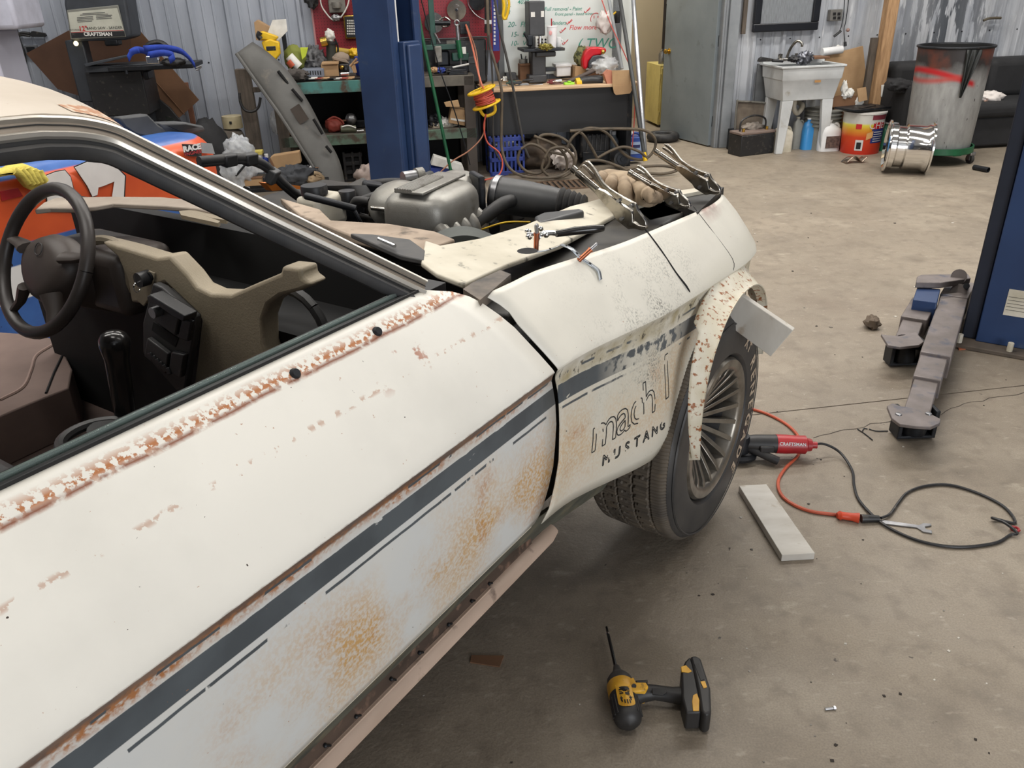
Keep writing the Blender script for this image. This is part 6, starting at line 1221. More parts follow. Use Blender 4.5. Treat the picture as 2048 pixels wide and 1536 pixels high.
MB().bb(.55, 1.05, -.065, -.03, -.09, -.03).build('tray', dkmetal, wb)
gm = mat('green_marker', srgb(70, 150, 130), .6); bm_ = mat('blue_marker', srgb(70, 120, 150), .6); rm = mat('red_marker', srgb(210, 70, 70), .6); PW = Vector((wl, 0, wbz))
def wtext(txt, x, y, size, m, rot=-.02):
    c = WT(x, y, .052) - PW; ca, sa = math.cos(rot), math.sin(rot)
    return letters('writing', txt, size, m, wb, lambda a, b: c + Vector((a * ca - b * sa, 0, a * sa + b * ca)), shear=.25, bold=.0002)
for txt, x, y, sz, m in (('20-', 1014, 12, .052, gm), ('4070', 1046, 4, .052, gm), ('8', 1017, 25, .05, gm), ('Full removal - Paint', 1126, 18, .045, gm), ('Front panel - hood wires', 1148, 28, .036, gm), ('20-  FIX  rear', 1052, 49, .062, gm), ('fenders', 1118, 46, .045, gm), ('15-  B', 1036, 69, .06, gm), ('10-  V', 1036, 87, .06, gm), ('( TWO', 1195, 88, .13, gm),
                         ('Flow more', 1166, 55, .06, rm), ('\u2713', 1176, 20, .05, rm), ('\u2713', 1139, 44, .06, rm), ('\u2713', 1126, 60, .06, rm), ('\u2713', 1130, 84, .06, rm)): wtext(txt, x, y, sz, m)
cc = WT(1192, 38, .052) - PW; MB().torus(cc, .05, .003, (0, 1, 0), 20, 5, (R(200), R(340))).build('writing', rm, wb)
for x in (1188, 1196): MB().box(WT(x, 34, .053) - PW, (.006, .002, .022)).build('writing', rm, wb)
for x, y in ((1172, 22), (1136, 45), (1123, 62), (1128, 86)): MB().curve([WT(x - 3, y, .053) - PW, WT(x - 1, y + 3, .053) - PW, WT(x + 8, y - 7, .053) - PW], .003, 5).build('tick', rm, wb)
# --- drill press
dpm_ = mat('press_grey', srgb(62, 62, 64), .5, col2=srgb(50, 50, 52), scale=7, dirt=(srgb(96, 90, 82), 16, .62, .8))
h = H('drill_press', 'grey bench drill press with a square table on the desk', 'drill press', 1078, 166, .40)
h.bx('press_head', dpm_, 1058, 2, 1090, 72, .36, .22, .01, seg=3); h.bx('nameplate', paper, 1062, 24, 1070, 34, .364, .004, 0); h.bx('switch_plate', paper, 1082, 22, 1088, 34, .364, .004, 0); h.bx('column', dpm_, 1060, 70, 1078, 102, .36, .12, .01); h.bx('press_table', dkmetal, 1047, 97, 1130, 103, .52, .34, .004); h.bx('table_bracket', dpm_, 1072, 103, 1112, 114, .46, .14, .01)
h.bx('pedestal', dpm_, 1064, 103, 1092, 164, .42, .18, .01); h.bx('pedestal_foot', dpm_, 1058, 150, 1094, 166, .44, .22, .01); h.bx('shelf_arm', dkmetal, 1090, 135, 1112, 143, .4, .1, .006); h.bx('side_box', dkmetal, 1055, 70, 1066, 92, .38, .08, .008); h.cv('quill', chrome, ((1080, 72), (1080, 92)), .014, .46, 10); h.cv('feed_handle', dkmetal, ((1056, 80), (1048, 66)), .01, .44)
h = H('gauge_box', 'white box with round black holes on the drill press table', 'box', 1083, 95, .3); h.bx('panel', paper, 1072, 73, 1096, 95, .42, .06, .003)
for i in range(3):
    for j in range(3): h.cv('hole', void, ((1077 + i * 7, 79 + j * 6, .4205), (1077 + i * 7, 79 + j * 6, .424)), .009, k=10)
h = H('drink_cup', 'tall white foam drink cup with a red straw on the press table', 'cup', 1104, 96, .45); h.cy('cup', mat('foam_white', srgb(232, 230, 232), .6), 1094, 1115, 52, 97, .45, prof=((0, 0), (.72, 0), (1, .97), (1.06, .97), (1.06, 1), (0, 1))); h.cv('straw', red, ((1103, 52), (1103, 37)), .005, .45); h.sp('cup_print', mat('cup_print', srgb(210, 150, 150), .6), 1101, 66, .014, .505, (1, .15, 1.4))
h = H('mug', 'small white mug beside the tall foam cup', 'mug', 1117, 96, .36); h.cy('mug_body', white, 1110, 1122, 74, 96, .36); h.cv('mug_handle', white, ((1121, 78), (1125, 82), (1121, 90)), .006, .37)
h = H('brass_part', 'dull yellow brass shavings and part on the press table', 'part', 1092, 97, .55); h.lump('brass_part', mat('dull_brass', srgb(150, 140, 70), .4, .6), 1092, 94, .55, (.06, .05, .025), 5, .5, freq=4); h.cv('plate_ring', dkmetal, ((1070, 98), (1085, 99), (1102, 97)), .008, .56)
# --- more things on the desk
h = H('brown_carton', 'upright brown paper carton on the desk beside the drill press', 'carton', 1050, 161, .3); h.bx('carton_body', card_dk, 1040, 128, 1061, 160, .3, .12, .003); h.pl('open_flap', card_dk, ((1040, 128), (1061, 126), (1062, 131), (1041, 132)), .32, .02)
h = H('bolt_cup', 'grey tin of pencils on the desk behind the carton', 'tin', 1046, 130, .2); h.cy('tin', alu, 1038, 1056, 118, 150, .22); h.cv('rod', dkmetal, ((1044, 120), (1042, 108)), .006, .22); h.cv('rod', steel, ((1050, 120), (1052, 112)), .006, .22)
h = H('white_tub', 'white rectangular plastic tub with a lid line on the desk', 'tub', 1128, 154, .25); h.bx('tub', white, 1113, 131, 1142, 153, .28, .14, .008); h.bx('tub_lid', white, 1111, 128, 1144, 134, .29, .16, .006)
h = H('black_meter', 'small black slotted block at the desk end below the whiteboard', 'block', 1022, 159, .3); h.bx('block', black, 1012, 146, 1033, 160, .32, .1, .004)
for i in range(3): h.bx('slot', trimgrey, 1024, 147 + i * 4, 1032, 149 + i * 4, .322, .003, 0)
h = H('welding_mask', 'glossy red welding helmet with a dark visor on the desk', 'helmet', 1188, 138, .35)
h.pl('shell', mat('mask_red', srgb(190, 24, 36), .22, col2=srgb(160, 18, 28), scale=6), ((1166, 134), (1165, 120), (1170, 104), (1180, 95), (1196, 94), (1212, 96), (1214, 104), (1204, 110), (1188, 112), (1178, 122), (1176, 136), (1170, 140)), .42, .16, .02, seg=4); h.pl('visor', mat('visor_grey', srgb(60, 62, 66), .3), ((1178, 124), (1186, 112), (1198, 110), (1212, 116), (1196, 122), (1188, 128), (1182, 138), (1177, 137)), .44, .10, .008); h.sp('glint_knob', gold, 1206, 104, .02, .44)
h = H('camo_pouch', 'camouflage cloth pouch leaning behind the red helmet', 'pouch', 1160, 128, .3); h.lump('pouch', mat('camo', srgb(112, 112, 72), .9, col2=srgb(58, 62, 40), scale=22, lo=.48, hi=.52), 1163, 114, .3, (.07, .05, .09), 3, .2)
lumpy('plastic_bag', 'clear plastic bag heaped on the desk beside the red helmet', 'bag', cleargl, 1208, 130, .4, (.13, .09, .075), 5, .45)
h = H('parts_carton', 'flattened brown carton lying under the helmet on the desk', 'carton', 1170, 160, .35); h.bx('carton_body', card, 1150, 133, 1172, 158, .36, .2, .003, rot=.05); h.bx('carton_lid', card_dk, 1170, 143, 1212, 154, .38, .2, .003)
h = H('hammer', 'long dark-handled hammer lying across the desk', 'hammer', 1150, 168, .55); h.cv('handle', mat('dark_handle', srgb(88, 76, 70), .7), ((1118, 172), (1150, 158), (1188, 141)), .018, .55, 10); h.lump('hammer_head', mat('rusty_head', srgb(96, 66, 60), .7), 1114, 170, .56, (.05, .03, .03), 2, .2)
h = H('cordless_tool', 'yellow and black cordless tool lying on the desk front', 'power tool', 1180, 172, .6); h.cv('tool_body', black, ((1160, 163), (1182, 160), (1204, 162)), .038, .6, 14); h.cv('yellow_end', yellow, ((1152, 166), (1162, 164)), .040, .6, 14); h.bx('battery', black, 1190, 152, 1206, 172, .62, .09, .01); h.bx('label', yellow, 1193, 157, 1203, 167, .622, .004, .002)
h = H('lighter', 'bright lime green plastic clip on the desk front', 'clip', 1140, 173, .64); h.bx('clip', mat('lime', srgb(150, 210, 40), .4), 1129, 165, 1150, 173, .64, .06, .012, seg=3); h.bx('clip_tab', mat('lime', srgb(150, 210, 40)), 1136, 162, 1143, 166, .64, .04, .006)
h = H('cardboard_box', 'small open cardboard box with its flap hanging over the desk front', 'box', 1240, 172, .70); h.pl('front', card, ((1224, 141), (1260, 140), (1262, 170), (1225, 171)), .73, .005, 0); h.pl('hanging_flap', card, ((1225, 171), (1262, 170), (1264, 180), (1260, 187), (1232, 190), (1228, 186)), .735, .004, 0); h.pl('side', mat('card_side', srgb(196, 130, 104), .8), ((1208, 148), (1216, 140), (1224, 141), (1225, 171), (1215, 168)), .71, .06, 0); h.pl('torn_flap', card, ((1206, 150), (1214, 166), (1208, 160)), .66, .02, 0)
for i, (x, y, w_, hh, m) in enumerate(((1001, 176, 30, 10, alu), (1048, 171, 20, 7, mat('pale_tool', srgb(150, 152, 156), .5)), (1072, 172, 30, 6, steel), (1095, 173, 24, 5, mat('olive_tool', srgb(110, 106, 98), .6)), (1025, 166, 14, 8, dkgreen), (1035, 166, 18, 5, black), (1105, 164, 12, 8, mat('maroon', srgb(110, 34, 38), .5)), (1118, 162, 14, 5, chrome), (1150, 172, 12, 4, oldwood), (1060, 160, 16, 4, black), (1084, 176, 40, 3, alu), (1010, 158, 10, 10, nickel))):
    h = H('hand_tool', ('flat grey machined block', 'pale flat file with a white tag', 'long steel spanner', 'olive oiled cutter', 'dark green pliers', 'black cable clip', 'maroon drill chuck', 'bright chrome socket', 'short wooden peg', 'black rubber strap', 'thin aluminium ruler', 'nickel tap fitting')[i] + ' lying on the desk top', 'tool', x, y + hh / 2, .5 + .012 * i); h.bx('body', m, x - w_ / 2, y - hh / 2, x + w_ / 2, y + hh / 2, .5 + .012 * i, .05, .006, rot=rng(-.06, .06)); h.cv('shaft', m, ((x - w_ / 2, y, .51 + .012 * i), (x - w_ * .9, y + 1, .51 + .012 * i)), .007)
# --- cord reel on its orange cord
h = H('cord_reel', 'yellow cord reel wound with red cord, hanging before the desk', 'cord reel', 963, 240, .95)
ax = (h.q(1000, 172, .95) - h.q(930, 200, .95)).normalized(); c0 = h.q(968, 195, .95); upv = Vector((ax.z, 0, -ax.x)); upv = -upv if upv.z < 0 else upv
core = [c0 + upv * (-.055) , c0 + upv * .055]
MB().tube(core, .062, 20).build('drum', yellow, h.t)
for k in range(2):
    for i in range(9):
        off = -.045 + i * .0115; MB().torus(c0 + upv * off, .072 + .008 * k + rng(-.004, .004), .0068, (upv + ax * rng(-.16, .16)).normalized(), 22, 6).build('cord_turn', mat('red_cord', srgb(188, 78, 58), .5, col2=srgb(160, 62, 48), scale=14), h.t)
for sgn in (-1, 1):
    cc_ = c0 + upv * (.062 * sgn); m = MB(); m.torus(cc_, .118, .009, upv, 28, 6); m.build('flange_rim', yellow, h.t)
    for i in range(8): a = PI * i / 8; y_ = upv.cross(ax).normalized(); d = ax * math.cos(a) + y_ * math.sin(a); MB().tube([cc_ - d * .118, cc_ + d * .118], .006, 6).build('flange_spoke', yellow, h.t)
hp = [c0 + upv * -.068 + ax * -.07, c0 + upv * -.135 + ax * -.05, c0 + upv * -.15 + ax * .0, c0 + upv * -.135 + ax * .05, c0 + upv * -.068 + ax * .07]
MB().curve(hp, .013, 8).build('reel_handle', yellow, h.t)
h.cv('hanging_cord', mat('orange_cord', srgb(206, 116, 90), .5), ((932, 50, .12), (944, 90, .5), (953, 130, .85), (962, 165, .95), (970, 182, .95)), .008); h.cv('hanging_cord', mat('tan_cord', srgb(160, 110, 86), .5), ((934, 52, .12), (950, 95, .5), (957, 140, .8), (960, 172, .95)), .006)
h.cv('tail_cord', mat('red_cord', srgb(188, 78, 58)), ((972, 228, .96), (968, 255, .98), (975, 285, 1.0), (998, 305, 1.02), (1005, 330, 1.05), (995, 352, 1.1), (960, 362, 1.15)), .007); h.cv('tail_cord', mat('tan_cord', srgb(160, 110, 86)), ((970, 232, .96), (966, 270, .98), (940, 300, 1.0), (905, 322, 1.02), (880, 345, 1.05)), .006)
# --- hoses and straps hanging between bench and desk
h = H('air_hose', 'long brown air hose hanging down and lying in loops under the desk', 'hose', 1060, 345, .95, 0)
def floor_loop(pts, zs=None): return [WF(x, y, .02 if zs is None else zs[i]) - h.P for i, (x, y) in enumerate(pts)]
MB().curve([h.q(974, -10, .7), h.q(978, 80, .75), h.q(988, 120, .8), h.q(1003, 180, .85), h.q(1003, 250, .9), h.q(1004, 300, .95), h.q(1018, 335, 1.0), h.q(1045, 352, 1.05), h.q(1085, 356, 1.08), h.q(1120, 352, 1.06), h.q(1146, 335, 1.0), h.q(1152, 310, .95), h.q(1140, 288, .9), h.q(1115, 272, .86), h.q(1085, 270, .88), h.q(1075, 284, .9), h.q(1090, 300, .92), h.q(1130, 310, .95)], .0125, 8).build('hose', hose_m, h.t)
for pts, n_ in ((((1068, 272), (1110, 290), (1132, 315), (1130, 345), (1100, 352)), .95), (((1040, 300), (1036, 322), (1052, 342), (1080, 346), (1098, 325), (1088, 300), (1062, 288), (1042, 298)), 1.0), (((1088, 318), (1085, 340), (1110, 356), (1140, 345), (1148, 318), (1128, 296), (1102, 298), (1090, 315)), 1.05), (((1130, 305), (1145, 275), (1170, 258), (1198, 258), (1220, 272), (1240, 300), (1262, 316), (1290, 318), (1308, 300), (1310, 278), (1292, 262), (1262, 258), (1200, 258), (1140, 262)), 1.0), (((1195, 316), (1225, 300), (1250, 294), (1280, 304), (1295, 318)), 1.02), (((1160, 335), (1175, 322), (1205, 322), (1240, 334), (1262, 342), (1320, 348), (1355, 340), (1330, 332), (1280, 334), (1230, 344), (1180, 348)), 1.15), (((1150, 262), (1165, 268), (1180, 290), (1192, 312), (1196, 322)), .9)):
    MB().curve([h.q(x, y, n_) for x, y in pts], .0125, 8).build('hose_loop', hose_m, h.t)
h.cv('hose_fitting', gold, ((1312, 298, 1.0), (1316, 306, 1.0)), .015, k=10)
h = H('air_hose', 'dark hose hanging straight down in front of the whiteboard edge', 'hose', 1040, 285, .8); h.cv('hose', mat('dark_grey_hose', srgb(66, 64, 62), .6), ((988, -10), (1000, 60), (1012, 110), (1026, 175), (1038, 240), (1048, 290), (1058, 315)), .011, .8)
h = H('air_hose', 'thin grey hose hanging beside the cord reel', 'hose', 985, 300, .78); h.cv('hose', mat('dark_grey_hose', srgb(66, 64, 62)), ((978, 70), (984, 140), (986, 200), (986, 260), (990, 300), (1000, 320)), .008, .78)
h = H('air_tool', 'black air wand with a white collar hanging by the pegboard', 'air tool', 976, 66, .6); h.cv('wand', black, ((975, -20), (976, 64)), .028, .6, 12); h.cv('collar', white, ((976, 40), (976, 48)), .031, .6, 14); h.cv('grip', dkrub, ((976, 52), (976, 66)), .031, .6, 14)
h = H('webbing_strap', 'dark blue webbing strap with white print hanging by the whiteboard', 'strap', 990, 100, .55); h.bx('web', mat('navy_web', srgb(44, 52, 128), .7), 984, -30, 997, 102, .55, .006, 0)
for i in range(12): h.bx('print', paper, 987.5, 2 + i * 7.5, 991, 7 + i * 7.5, .551, .002, 0)
h = H('red_rag', 'dark red rag hanging behind the blue strap', 'rag', 992, 125, .4); h.pl('rag', mat('rag_red', srgb(112, 24, 36), .9), ((984, 60), (1001, 60), (1000, 118), (994, 128), (986, 110)), .4, .01)
h = H('grey_post', 'grey steel channel standing beside the whiteboard', 'channel', 1004, 160, .12); h.bx('channel', mat('channel_grey', srgb(88, 90, 92), .5), 996, 30, 1008, 165, .12, .06)
h = H('hose_coil', 'yellow coiled hose hanging at the whiteboard corner', 'hose', 1008, 40, .3); h.cv('coil', yellow, ((1000, -20), (1008, 10), (1006, 32), (1012, 36), (1018, 10), (1014, -15)), .012, .3); h.bx('yellow_sheet', mat('yellow_card', srgb(206, 190, 96), .6), 1004, -20, 1014, 40, .25, .01, 0)
h = H('dark_pole', 'thin dark cable hanging beside the green pole', 'cable', 900, 200, .9); h.cv('cable', dkmetal, ((840, -10), (858, 60), (880, 140), (905, 210), (930, 290), (940, 330)), .005, .9)
# --- pipes leaning by the doorway
h = H('steel_tube', 'bright aluminium tube leaning beside the doorway', 'tube', 1290, 310, .6, 0); h.cv('tube', mat('bright_alu', srgb(186, 188, 192), .3, .8), ((1265, -20, .18), (1279, 170, .78), (1291, 316, .95)), .020, sub=1, k=14)
h = H('steel_tube', 'dark rubber-coated pipe with a yellow tip leaning at the desk end', 'pipe', 1288, 320, .6, 0); h.cv('pipe', mat('pipe_black', srgb(60, 62, 62), .5), ((1237, -20, .2), (1267, 170, .82), (1288, 306, 1.0)), .018, sub=1, k=12); h.cv('tip', yellow, ((1288, 305, 1.0), (1291, 322, 1.02)), .019, k=12)
h = H('steel_tube', 'light grey plastic pipe leaning against the whiteboard', 'pipe', 1245, 140, .5); h.cv('pipe', mat('pipe_grey', srgb(150, 154, 156), .5), ((1214, -20, .12), (1244, 138, .4)), .016, k=12)
h = H('red_wire', 'thin red wire strung down past the desk corner', 'wire', 1270, 160, .5); h.cv('wire', mat('red_wire', srgb(190, 80, 70), .5), ((1200, -10, .1), (1222, 50, .3), (1250, 110, .5), (1268, 160, .78), (1269, 230, .8), (1264, 300, .8)), .005)
h = H('hanging_bag', 'small knotted plastic bag hanging on the whiteboard edge', 'bag', 1208, 60, .25); h.lump('bag', mat('cloudy_bag', srgb(206, 200, 196), .4, col2=srgb(180, 168, 160), scale=12), 1209, 46, .2, (.075, .05, .09), 3, .35); h.cv('tie', yellow, ((1222, 32), (1232, 24)), .008, .2)
h = H('small_bottle', 'small dark bottle in a clip on the whiteboard edge', 'bottle', 1240, 48, .15); h.cy('bottle', black, 1228, 1240, 22, 46, .15); h.bx('clip', steel, 1226, 44, 1242, 49, .16, .04, .002)
# --- under the desk
h = H('milk_crate', 'blue plastic milk crate under the desk', 'crate', 1000, 345, .70, 0); zt = WT(1000, 272, .75).z; xl, xr = h.q(980, 320, .75).x, h.q(1050, 320, .75).x
for z_ in (.005, zt * .36, zt * .62, zt - .05): MB().bb(xl, xr, -.05, -.03, z_, z_ + .035).build('front_rail', blue, h.t, bev=.003); MB().bb(xl, xl + .02, -.05, .27, z_, z_ + .035).build('side_rail', blue, h.t, bev=.003); MB().bb(xr - .02, xr, -.05, .27, z_, z_ + .035).build('side_rail', blue, h.t, bev=.003)
for i in range(9): x = xl + (xr - xl - .02) * i / 8; MB().bb(x, x + .018, -.048, -.032, .0, zt).build('front_slat', blue, h.t)
MB().bb(xl, xr, .25, .27, 0, zt).build('back_wall', blue, h.t); MB().bb(xl, xr, -.04, .26, .0, .012).build('crate_floor', void, h.t)
lumpy('grey_hose_bundle', 'bundle of silver-grey cables inside the blue crate', 'cables', mat('silver_cloth', srgb(128, 130, 136), .5, col2=srgb(60, 62, 68), scale=26, stretch=(1, 1, 3)), 1012, 292, .60, (.10, .10, .09), 6, .4, freq=4)
lumpy('dark_tarp', 'dark brown bunched tarp under the desk behind the hose', 'tarp', mat('brown_tarp', srgb(76, 62, 48), .8, col2=srgb(46, 38, 32), scale=10), 1085, 308, .52, (.24, .14, .16), 9, .4)
lumpy('shopping_bag', 'crumpled white plastic shopping bag on the floor by the hose loops', 'bag', mat('bag_white', srgb(206, 196, 188), .6, col2=srgb(176, 164, 156), scale=14), 1126, 318, .74, (.10, .06, .085), 12, .45, freq=3)
h = H('black_canister', 'black ribbed canister of a shop vacuum under the desk', 'canister', 1190, 318, .5, 0); h.bx('body', black, 1160, 266, 1222, 316, .55, .22, .03, seg=3); h.bx('lower_body', dkmetal, 1165, 302, 1220, 325, .56, .24, .01)
for i in range(5): h.cv('rib', trimgrey, ((1176 + i * 9, 268), (1174 + i * 9, 300)), .006, .56)
h = H('small_motor', 'round black motor on its side beside the canister', 'motor', 1242, 328, .75, 0); h.cv('motor_drum', black, ((1236, 314, .68), (1244, 318, .85)), .072, k=24); h.cv('motor_cap', dkmetal, ((1244, 318, .85), (1245, 318, .87)), .05, k=20); h.cv('motor_boss', dkmetal, ((1245, 318, .87), (1246, 318.5, .89)), .02, k=14)
h = H('water_jug', 'clear plastic jug standing behind the canister', 'jug', 1226, 300, .35, 0); h.cy('jug', mat('milky_plastic', srgb(150, 160, 168), .3, alpha=.75), 1216, 1236, 268, 318, .35, prof=((0, 0), (1, 0), (1, .75), (.5, .9), (.45, 1), (0, 1))); h.cy('cap', white, 1222, 1232, 262, 269, .35)
h = H('cleaner_jug', 'blue and white printed chemical jug at the desk leg', 'jug', 1270, 322, .55, 0); h.bx('jug_body', mat('jug_blue', srgb(44, 74, 150), .4), 1256, 274, 1286, 322, .58, .13, .012, seg=3); h.bx('label', mat('jug_label', srgb(150, 168, 196), .5), 1258, 284, 1283, 308, .583, .003, 0); h.bx('label_band', mat('navy_print', srgb(40, 44, 90), .5), 1261, 290, 1280, 296, .585, .002, 0); h.cv('jug_handle', mat('jug_blue', srgb(44, 74, 150)), ((1262, 274), (1268, 266), (1278, 268), (1280, 275)), .012, .55); h.cy('jug_cap', white, 1259, 1267, 264, 273, .54)
lumpy('floor_litter', 'dusty pile of floor sweepings and rope before the blue crate', 'litter', mat('litter', srgb(104, 90, 76), .9, col2=srgb(70, 60, 52), scale=18), 1090, 352, .86, (.20, .07, .02), 4, .5, freq=5)
h = H('wood_plank', 'dirty plank lying on the floor under the desk', 'plank', 1000, 352, .9, 0); v0, v1 = WF(945, 355) - h.P, WF(1150, 345) - h.P; MB().slab([v0, v1, v1 + Vector((0, .12, 0)), v0 + Vector((0, .12, 0))], (0, 0, .02)).build('plank', oldwood, h.t)
h = H('tire_valve_hose', 'black rubber ring lying on the floor near the lift post', 'ring', 940, 362, 1.1, 0); MB().torus(WF(945, 362, .02) - h.P, .10, .02, (0, 0, 1), 24, 8).build('ring', dkrub, h.t)
h = H('leaf_scrap', 'yellow tape scrap on the floor near the drain grate', 'scrap', 1020, 368, 1.1, 0); MB().slab([WF(*p, .006) - h.P for p in ((1008, 366), (1022, 362), (1032, 364), (1018, 369))], (0, 0, -.005)).build('scrap', yellow, h.t)
# ================================================================== next room seen through the doorway
ycab = mat('yellow_cabinet_paint', srgb(206, 190, 118), .5, col2=srgb(186, 170, 104), scale=5, dirt=(srgb(130, 104, 60), 20, .66, .74))
P0 = WF(1314, 255); cz = WT(1330, 130, -P0.y).z; kb = wthing('cabinet', 'pale yellow steel cabinet standing behind the open door', 'cabinet', P0); MB().bb(0, .8, 0, .5, .03, cz).build('cabinet_body', ycab, kb, bev=.005)
dr = MB().bb(.015, .38, -.018, 0, .06, cz - .03).build('door', ycab, kb, bev=.003); MB().curve([(.30, -.02, cz * .42), (.30, -.05, cz * .44), (.30, -.05, cz * .54), (.30, -.02, cz * .56)], .006, 6).build('handle', steel, dr); MB().box((.31, -.02, cz * .32), (.04, .01, .06)).build('latch', steel, dr)
for z_ in (.15, cz - .12): MB().cyl((.006, -.012, z_ - .03), (.006, -.012, z_ + .03), .008, n=8).build('hinge', ycab, dr)
MB().bb(.03, .10, .02, .1, 0, .03).build('foot', dkmetal, kb); MB().bb(.4, .785, -.018, 0, .06, cz - .03).build('door', ycab, kb, bev=.003)
for i, (x, m) in enumerate(((.06, steel), (.16, dkmetal), (.25, paper))): c = wthing('jar', ('small glass jar', 'dark spray can', 'white paper can')[i] + ' standing on the yellow cabinet', 'jar', P0 + Vector((x, .12, cz))); MB().lathe([(0, 0), (.04, 0), (.042, .01), (.042, .11), (.03, .13), (.03, .15), (0, .15)], (0, 0, 0), (0, 0, 1), 16).build('jar_body', m, c); MB().lathe([(0, .165), (.032, .165), (.032, .14)], (0, 0, 0), (0, 0, 1), 16).build('jar_lid', chrome, c)
h = H('flood_lamp', 'white round work lamp hanging on the brown wall in the next room', 'lamp', 1335, 38, -2.6); h.cv('shade', white, ((1334, 22, -2.55), (1338, 24, -2.4)), .12, k=28); h.cv('face', dkmetal, ((1338, 24, -2.4), (1338.6, 24, -2.38)), .10, k=28); h.cv('bracket', white, ((1336, 8, -2.6), (1338, 14, -2.5)), .02); h.sp('glass_knob', white, 1332, 47, .03, -2.5); h.sp('glass_knob', white, 1341, 50, .03, -2.5)
h = H('spare_tire', 'small black tire lying flat behind the open door edge', 'tire', 1325, 272, -.6, 0); c = WF(1326, 273, .045) - h.P; MB().torus(c, .13, .045, (0, 0, 1), 32, 12).build('tread', dkrub, h.t); MB().torus(c + Vector((0, 0, .03)), .10, .012, (0, 0, 1), 28, 6).build('bead', trimgrey, h.t)
# ================================================================== sink corner
sinkm = mat('stained_sink', srgb(198, 200, 200), .5, col2=srgb(176, 178, 178), scale=4, dirt=(srgb(150, 142, 128), 10, .62, .8))
fl_, fr_, = WF(1556, 309), WF(1650, 302); bl_ = WF(1525, 288)
sz_ = WT(1600, 130, .46).z
h = H('utility_sink', 'stained white utility sink on four legs against the wall', 'sink', 1590, 305, .45, 0)
x0, x1 = h.q(1560, 200, .55).x, h.q(1678, 200, .55).x; Y0, Y1 = -.10, .33; zr = sz_; zb = WT(1600, 202, .55).z
def ring_(z, k): cx = (x0 + x1) / 2; hw = (x1 - x0) / 2; return [(cx - hw * k, Y0 + (1 - k) * .2, z), (cx + hw * k, Y0 + (1 - k) * .2, z), (cx + hw * k, Y1 - (1 - k) * .2, z), (cx - hw * k, Y1 - (1 - k) * .2, z)]
m = MB(); rings = [ring_(zb, .86), ring_(zr - .13, .97), ring_(zr - .12, 1.0), ring_(zr - .02, 1.03), ring_(zr - .02, 1.08), ring_(zr, 1.08), ring_(zr, .98), ring_(zb + .04, .82)]
m.add([p for r_ in rings for p in r_], [(i * 4 + j, i * 4 + (j + 1) % 4, (i + 1) * 4 + (j + 1) % 4, (i + 1) * 4 + j) for i in range(7) for j in range(4)] + [(0, 1, 2, 3), (28, 29, 30, 31)])
m.build('basin', sinkm, h.t, bev=.006, smooth_deg=30)
MB().bb(x0 - .02, x1 + .02, Y1 - .03, Y1 + .06, zr - .02, zr + .015).build('back_ledge', sinkm, h.t, bev=.004)
rb = ring_(zb, .86)
for (px_, py_, _), sx_ in zip(rb, (1, -1, -1, 1)): MB().add([(px_, py_, zb), (px_ + sx_ * .11, py_, zb), (px_ + sx_ * .06, py_, 0), (px_ - sx_ * .01, py_, 0)] + [(px_, py_ + (.05 if py_ < .2 else -.05), zb), (px_ + sx_ * .11, py_ + (.05 if py_ < .2 else -.05), zb), (px_ + sx_ * .06, py_ + (.04 if py_ < .2 else -.04), 0), (px_ - sx_ * .01, py_ + (.04 if py_ < .2 else -.04), 0)], [(0, 1, 2, 3), (7, 6, 5, 4), (0, 4, 5, 1), (1, 5, 6, 2), (2, 6, 7, 3), (3, 7, 4, 0)]).build('leg', sinkm, h.t, bev=.004)
MB().box(((x0 + x1) / 2 + .05, Y0 - .012, zr - .14), (.06, .004, .02)).build('rust_stain', mat('rust_stain', srgb(176, 130, 76), .7), h.t)
fx = (x0 + x1) / 2 - .06; MB().curve([(fx - .02, Y1 - .02, zr + .03), (fx, Y1 - .05, zr + .13), (fx + .04, Y1 - .08, zr + .19), (fx + .08, Y1 - .1, zr + .17), (fx + .085, Y1 - .1, zr + .14)], .013, 10).build('faucet', nickel, h.t); MB().box((fx, Y1 - .01, zr + .025), (.20, .05, .025)).build('faucet_base', nickel, h.t, bev=.008)
for s_ in (-.08, .09): MB().lathe([(0, .05), (.022, .045), (.02, .01), (.012, 0)], (fx + s_, Y1 - .01, zr + .03), (0, 0, 1), 12).build('tap_handle', nickel, h.t)
MB().curve([((x0 + x1) / 2 - .02, .15, zb), ((x0 + x1) / 2 - .02, .15, zb - .10), ((x0 + x1) / 2 + .03, .16, zb - .15), ((x0 + x1) / 2 + .08, .18, zb - .08), ((x0 + x1) / 2 + .08, .38, zb - .06)], .024, 10).build('drain_trap', offwhite, h.t)
zb_sink = zb
h2 = H('foil_wad', 'crumpled silver foil and black rag heaped on the sink rim', 'rag', 1605, 124, .35); h2.lump('foil', mat('foil', srgb(150, 152, 160), .3, .8, col2=srgb(60, 62, 68), scale=24), 1608, 116, .4, (.08, .07, .055), 3, .5, freq=4); h2.lump('black_rag', black, 1588, 118, .38, (.05, .05, .03), 5, .4)
h2 = H('paint_brush', 'black wide paint brush lying on the sink edge', 'brush', 1530, 122, .4); h2.pl('bristles', black, ((1521, 117), (1526, 114), (1550, 118), (1552, 123), (1518, 124)), .42, .05); h2.cv('handle', black, ((1545, 121), (1566, 122)), .014, .42)
h2 = H('scrub_board', 'thin brown board lying on the sink corner', 'board', 1640, 120, .3); h2.bx('board', card_dk, 1622, 114, 1660, 118, .35, .2, .002)
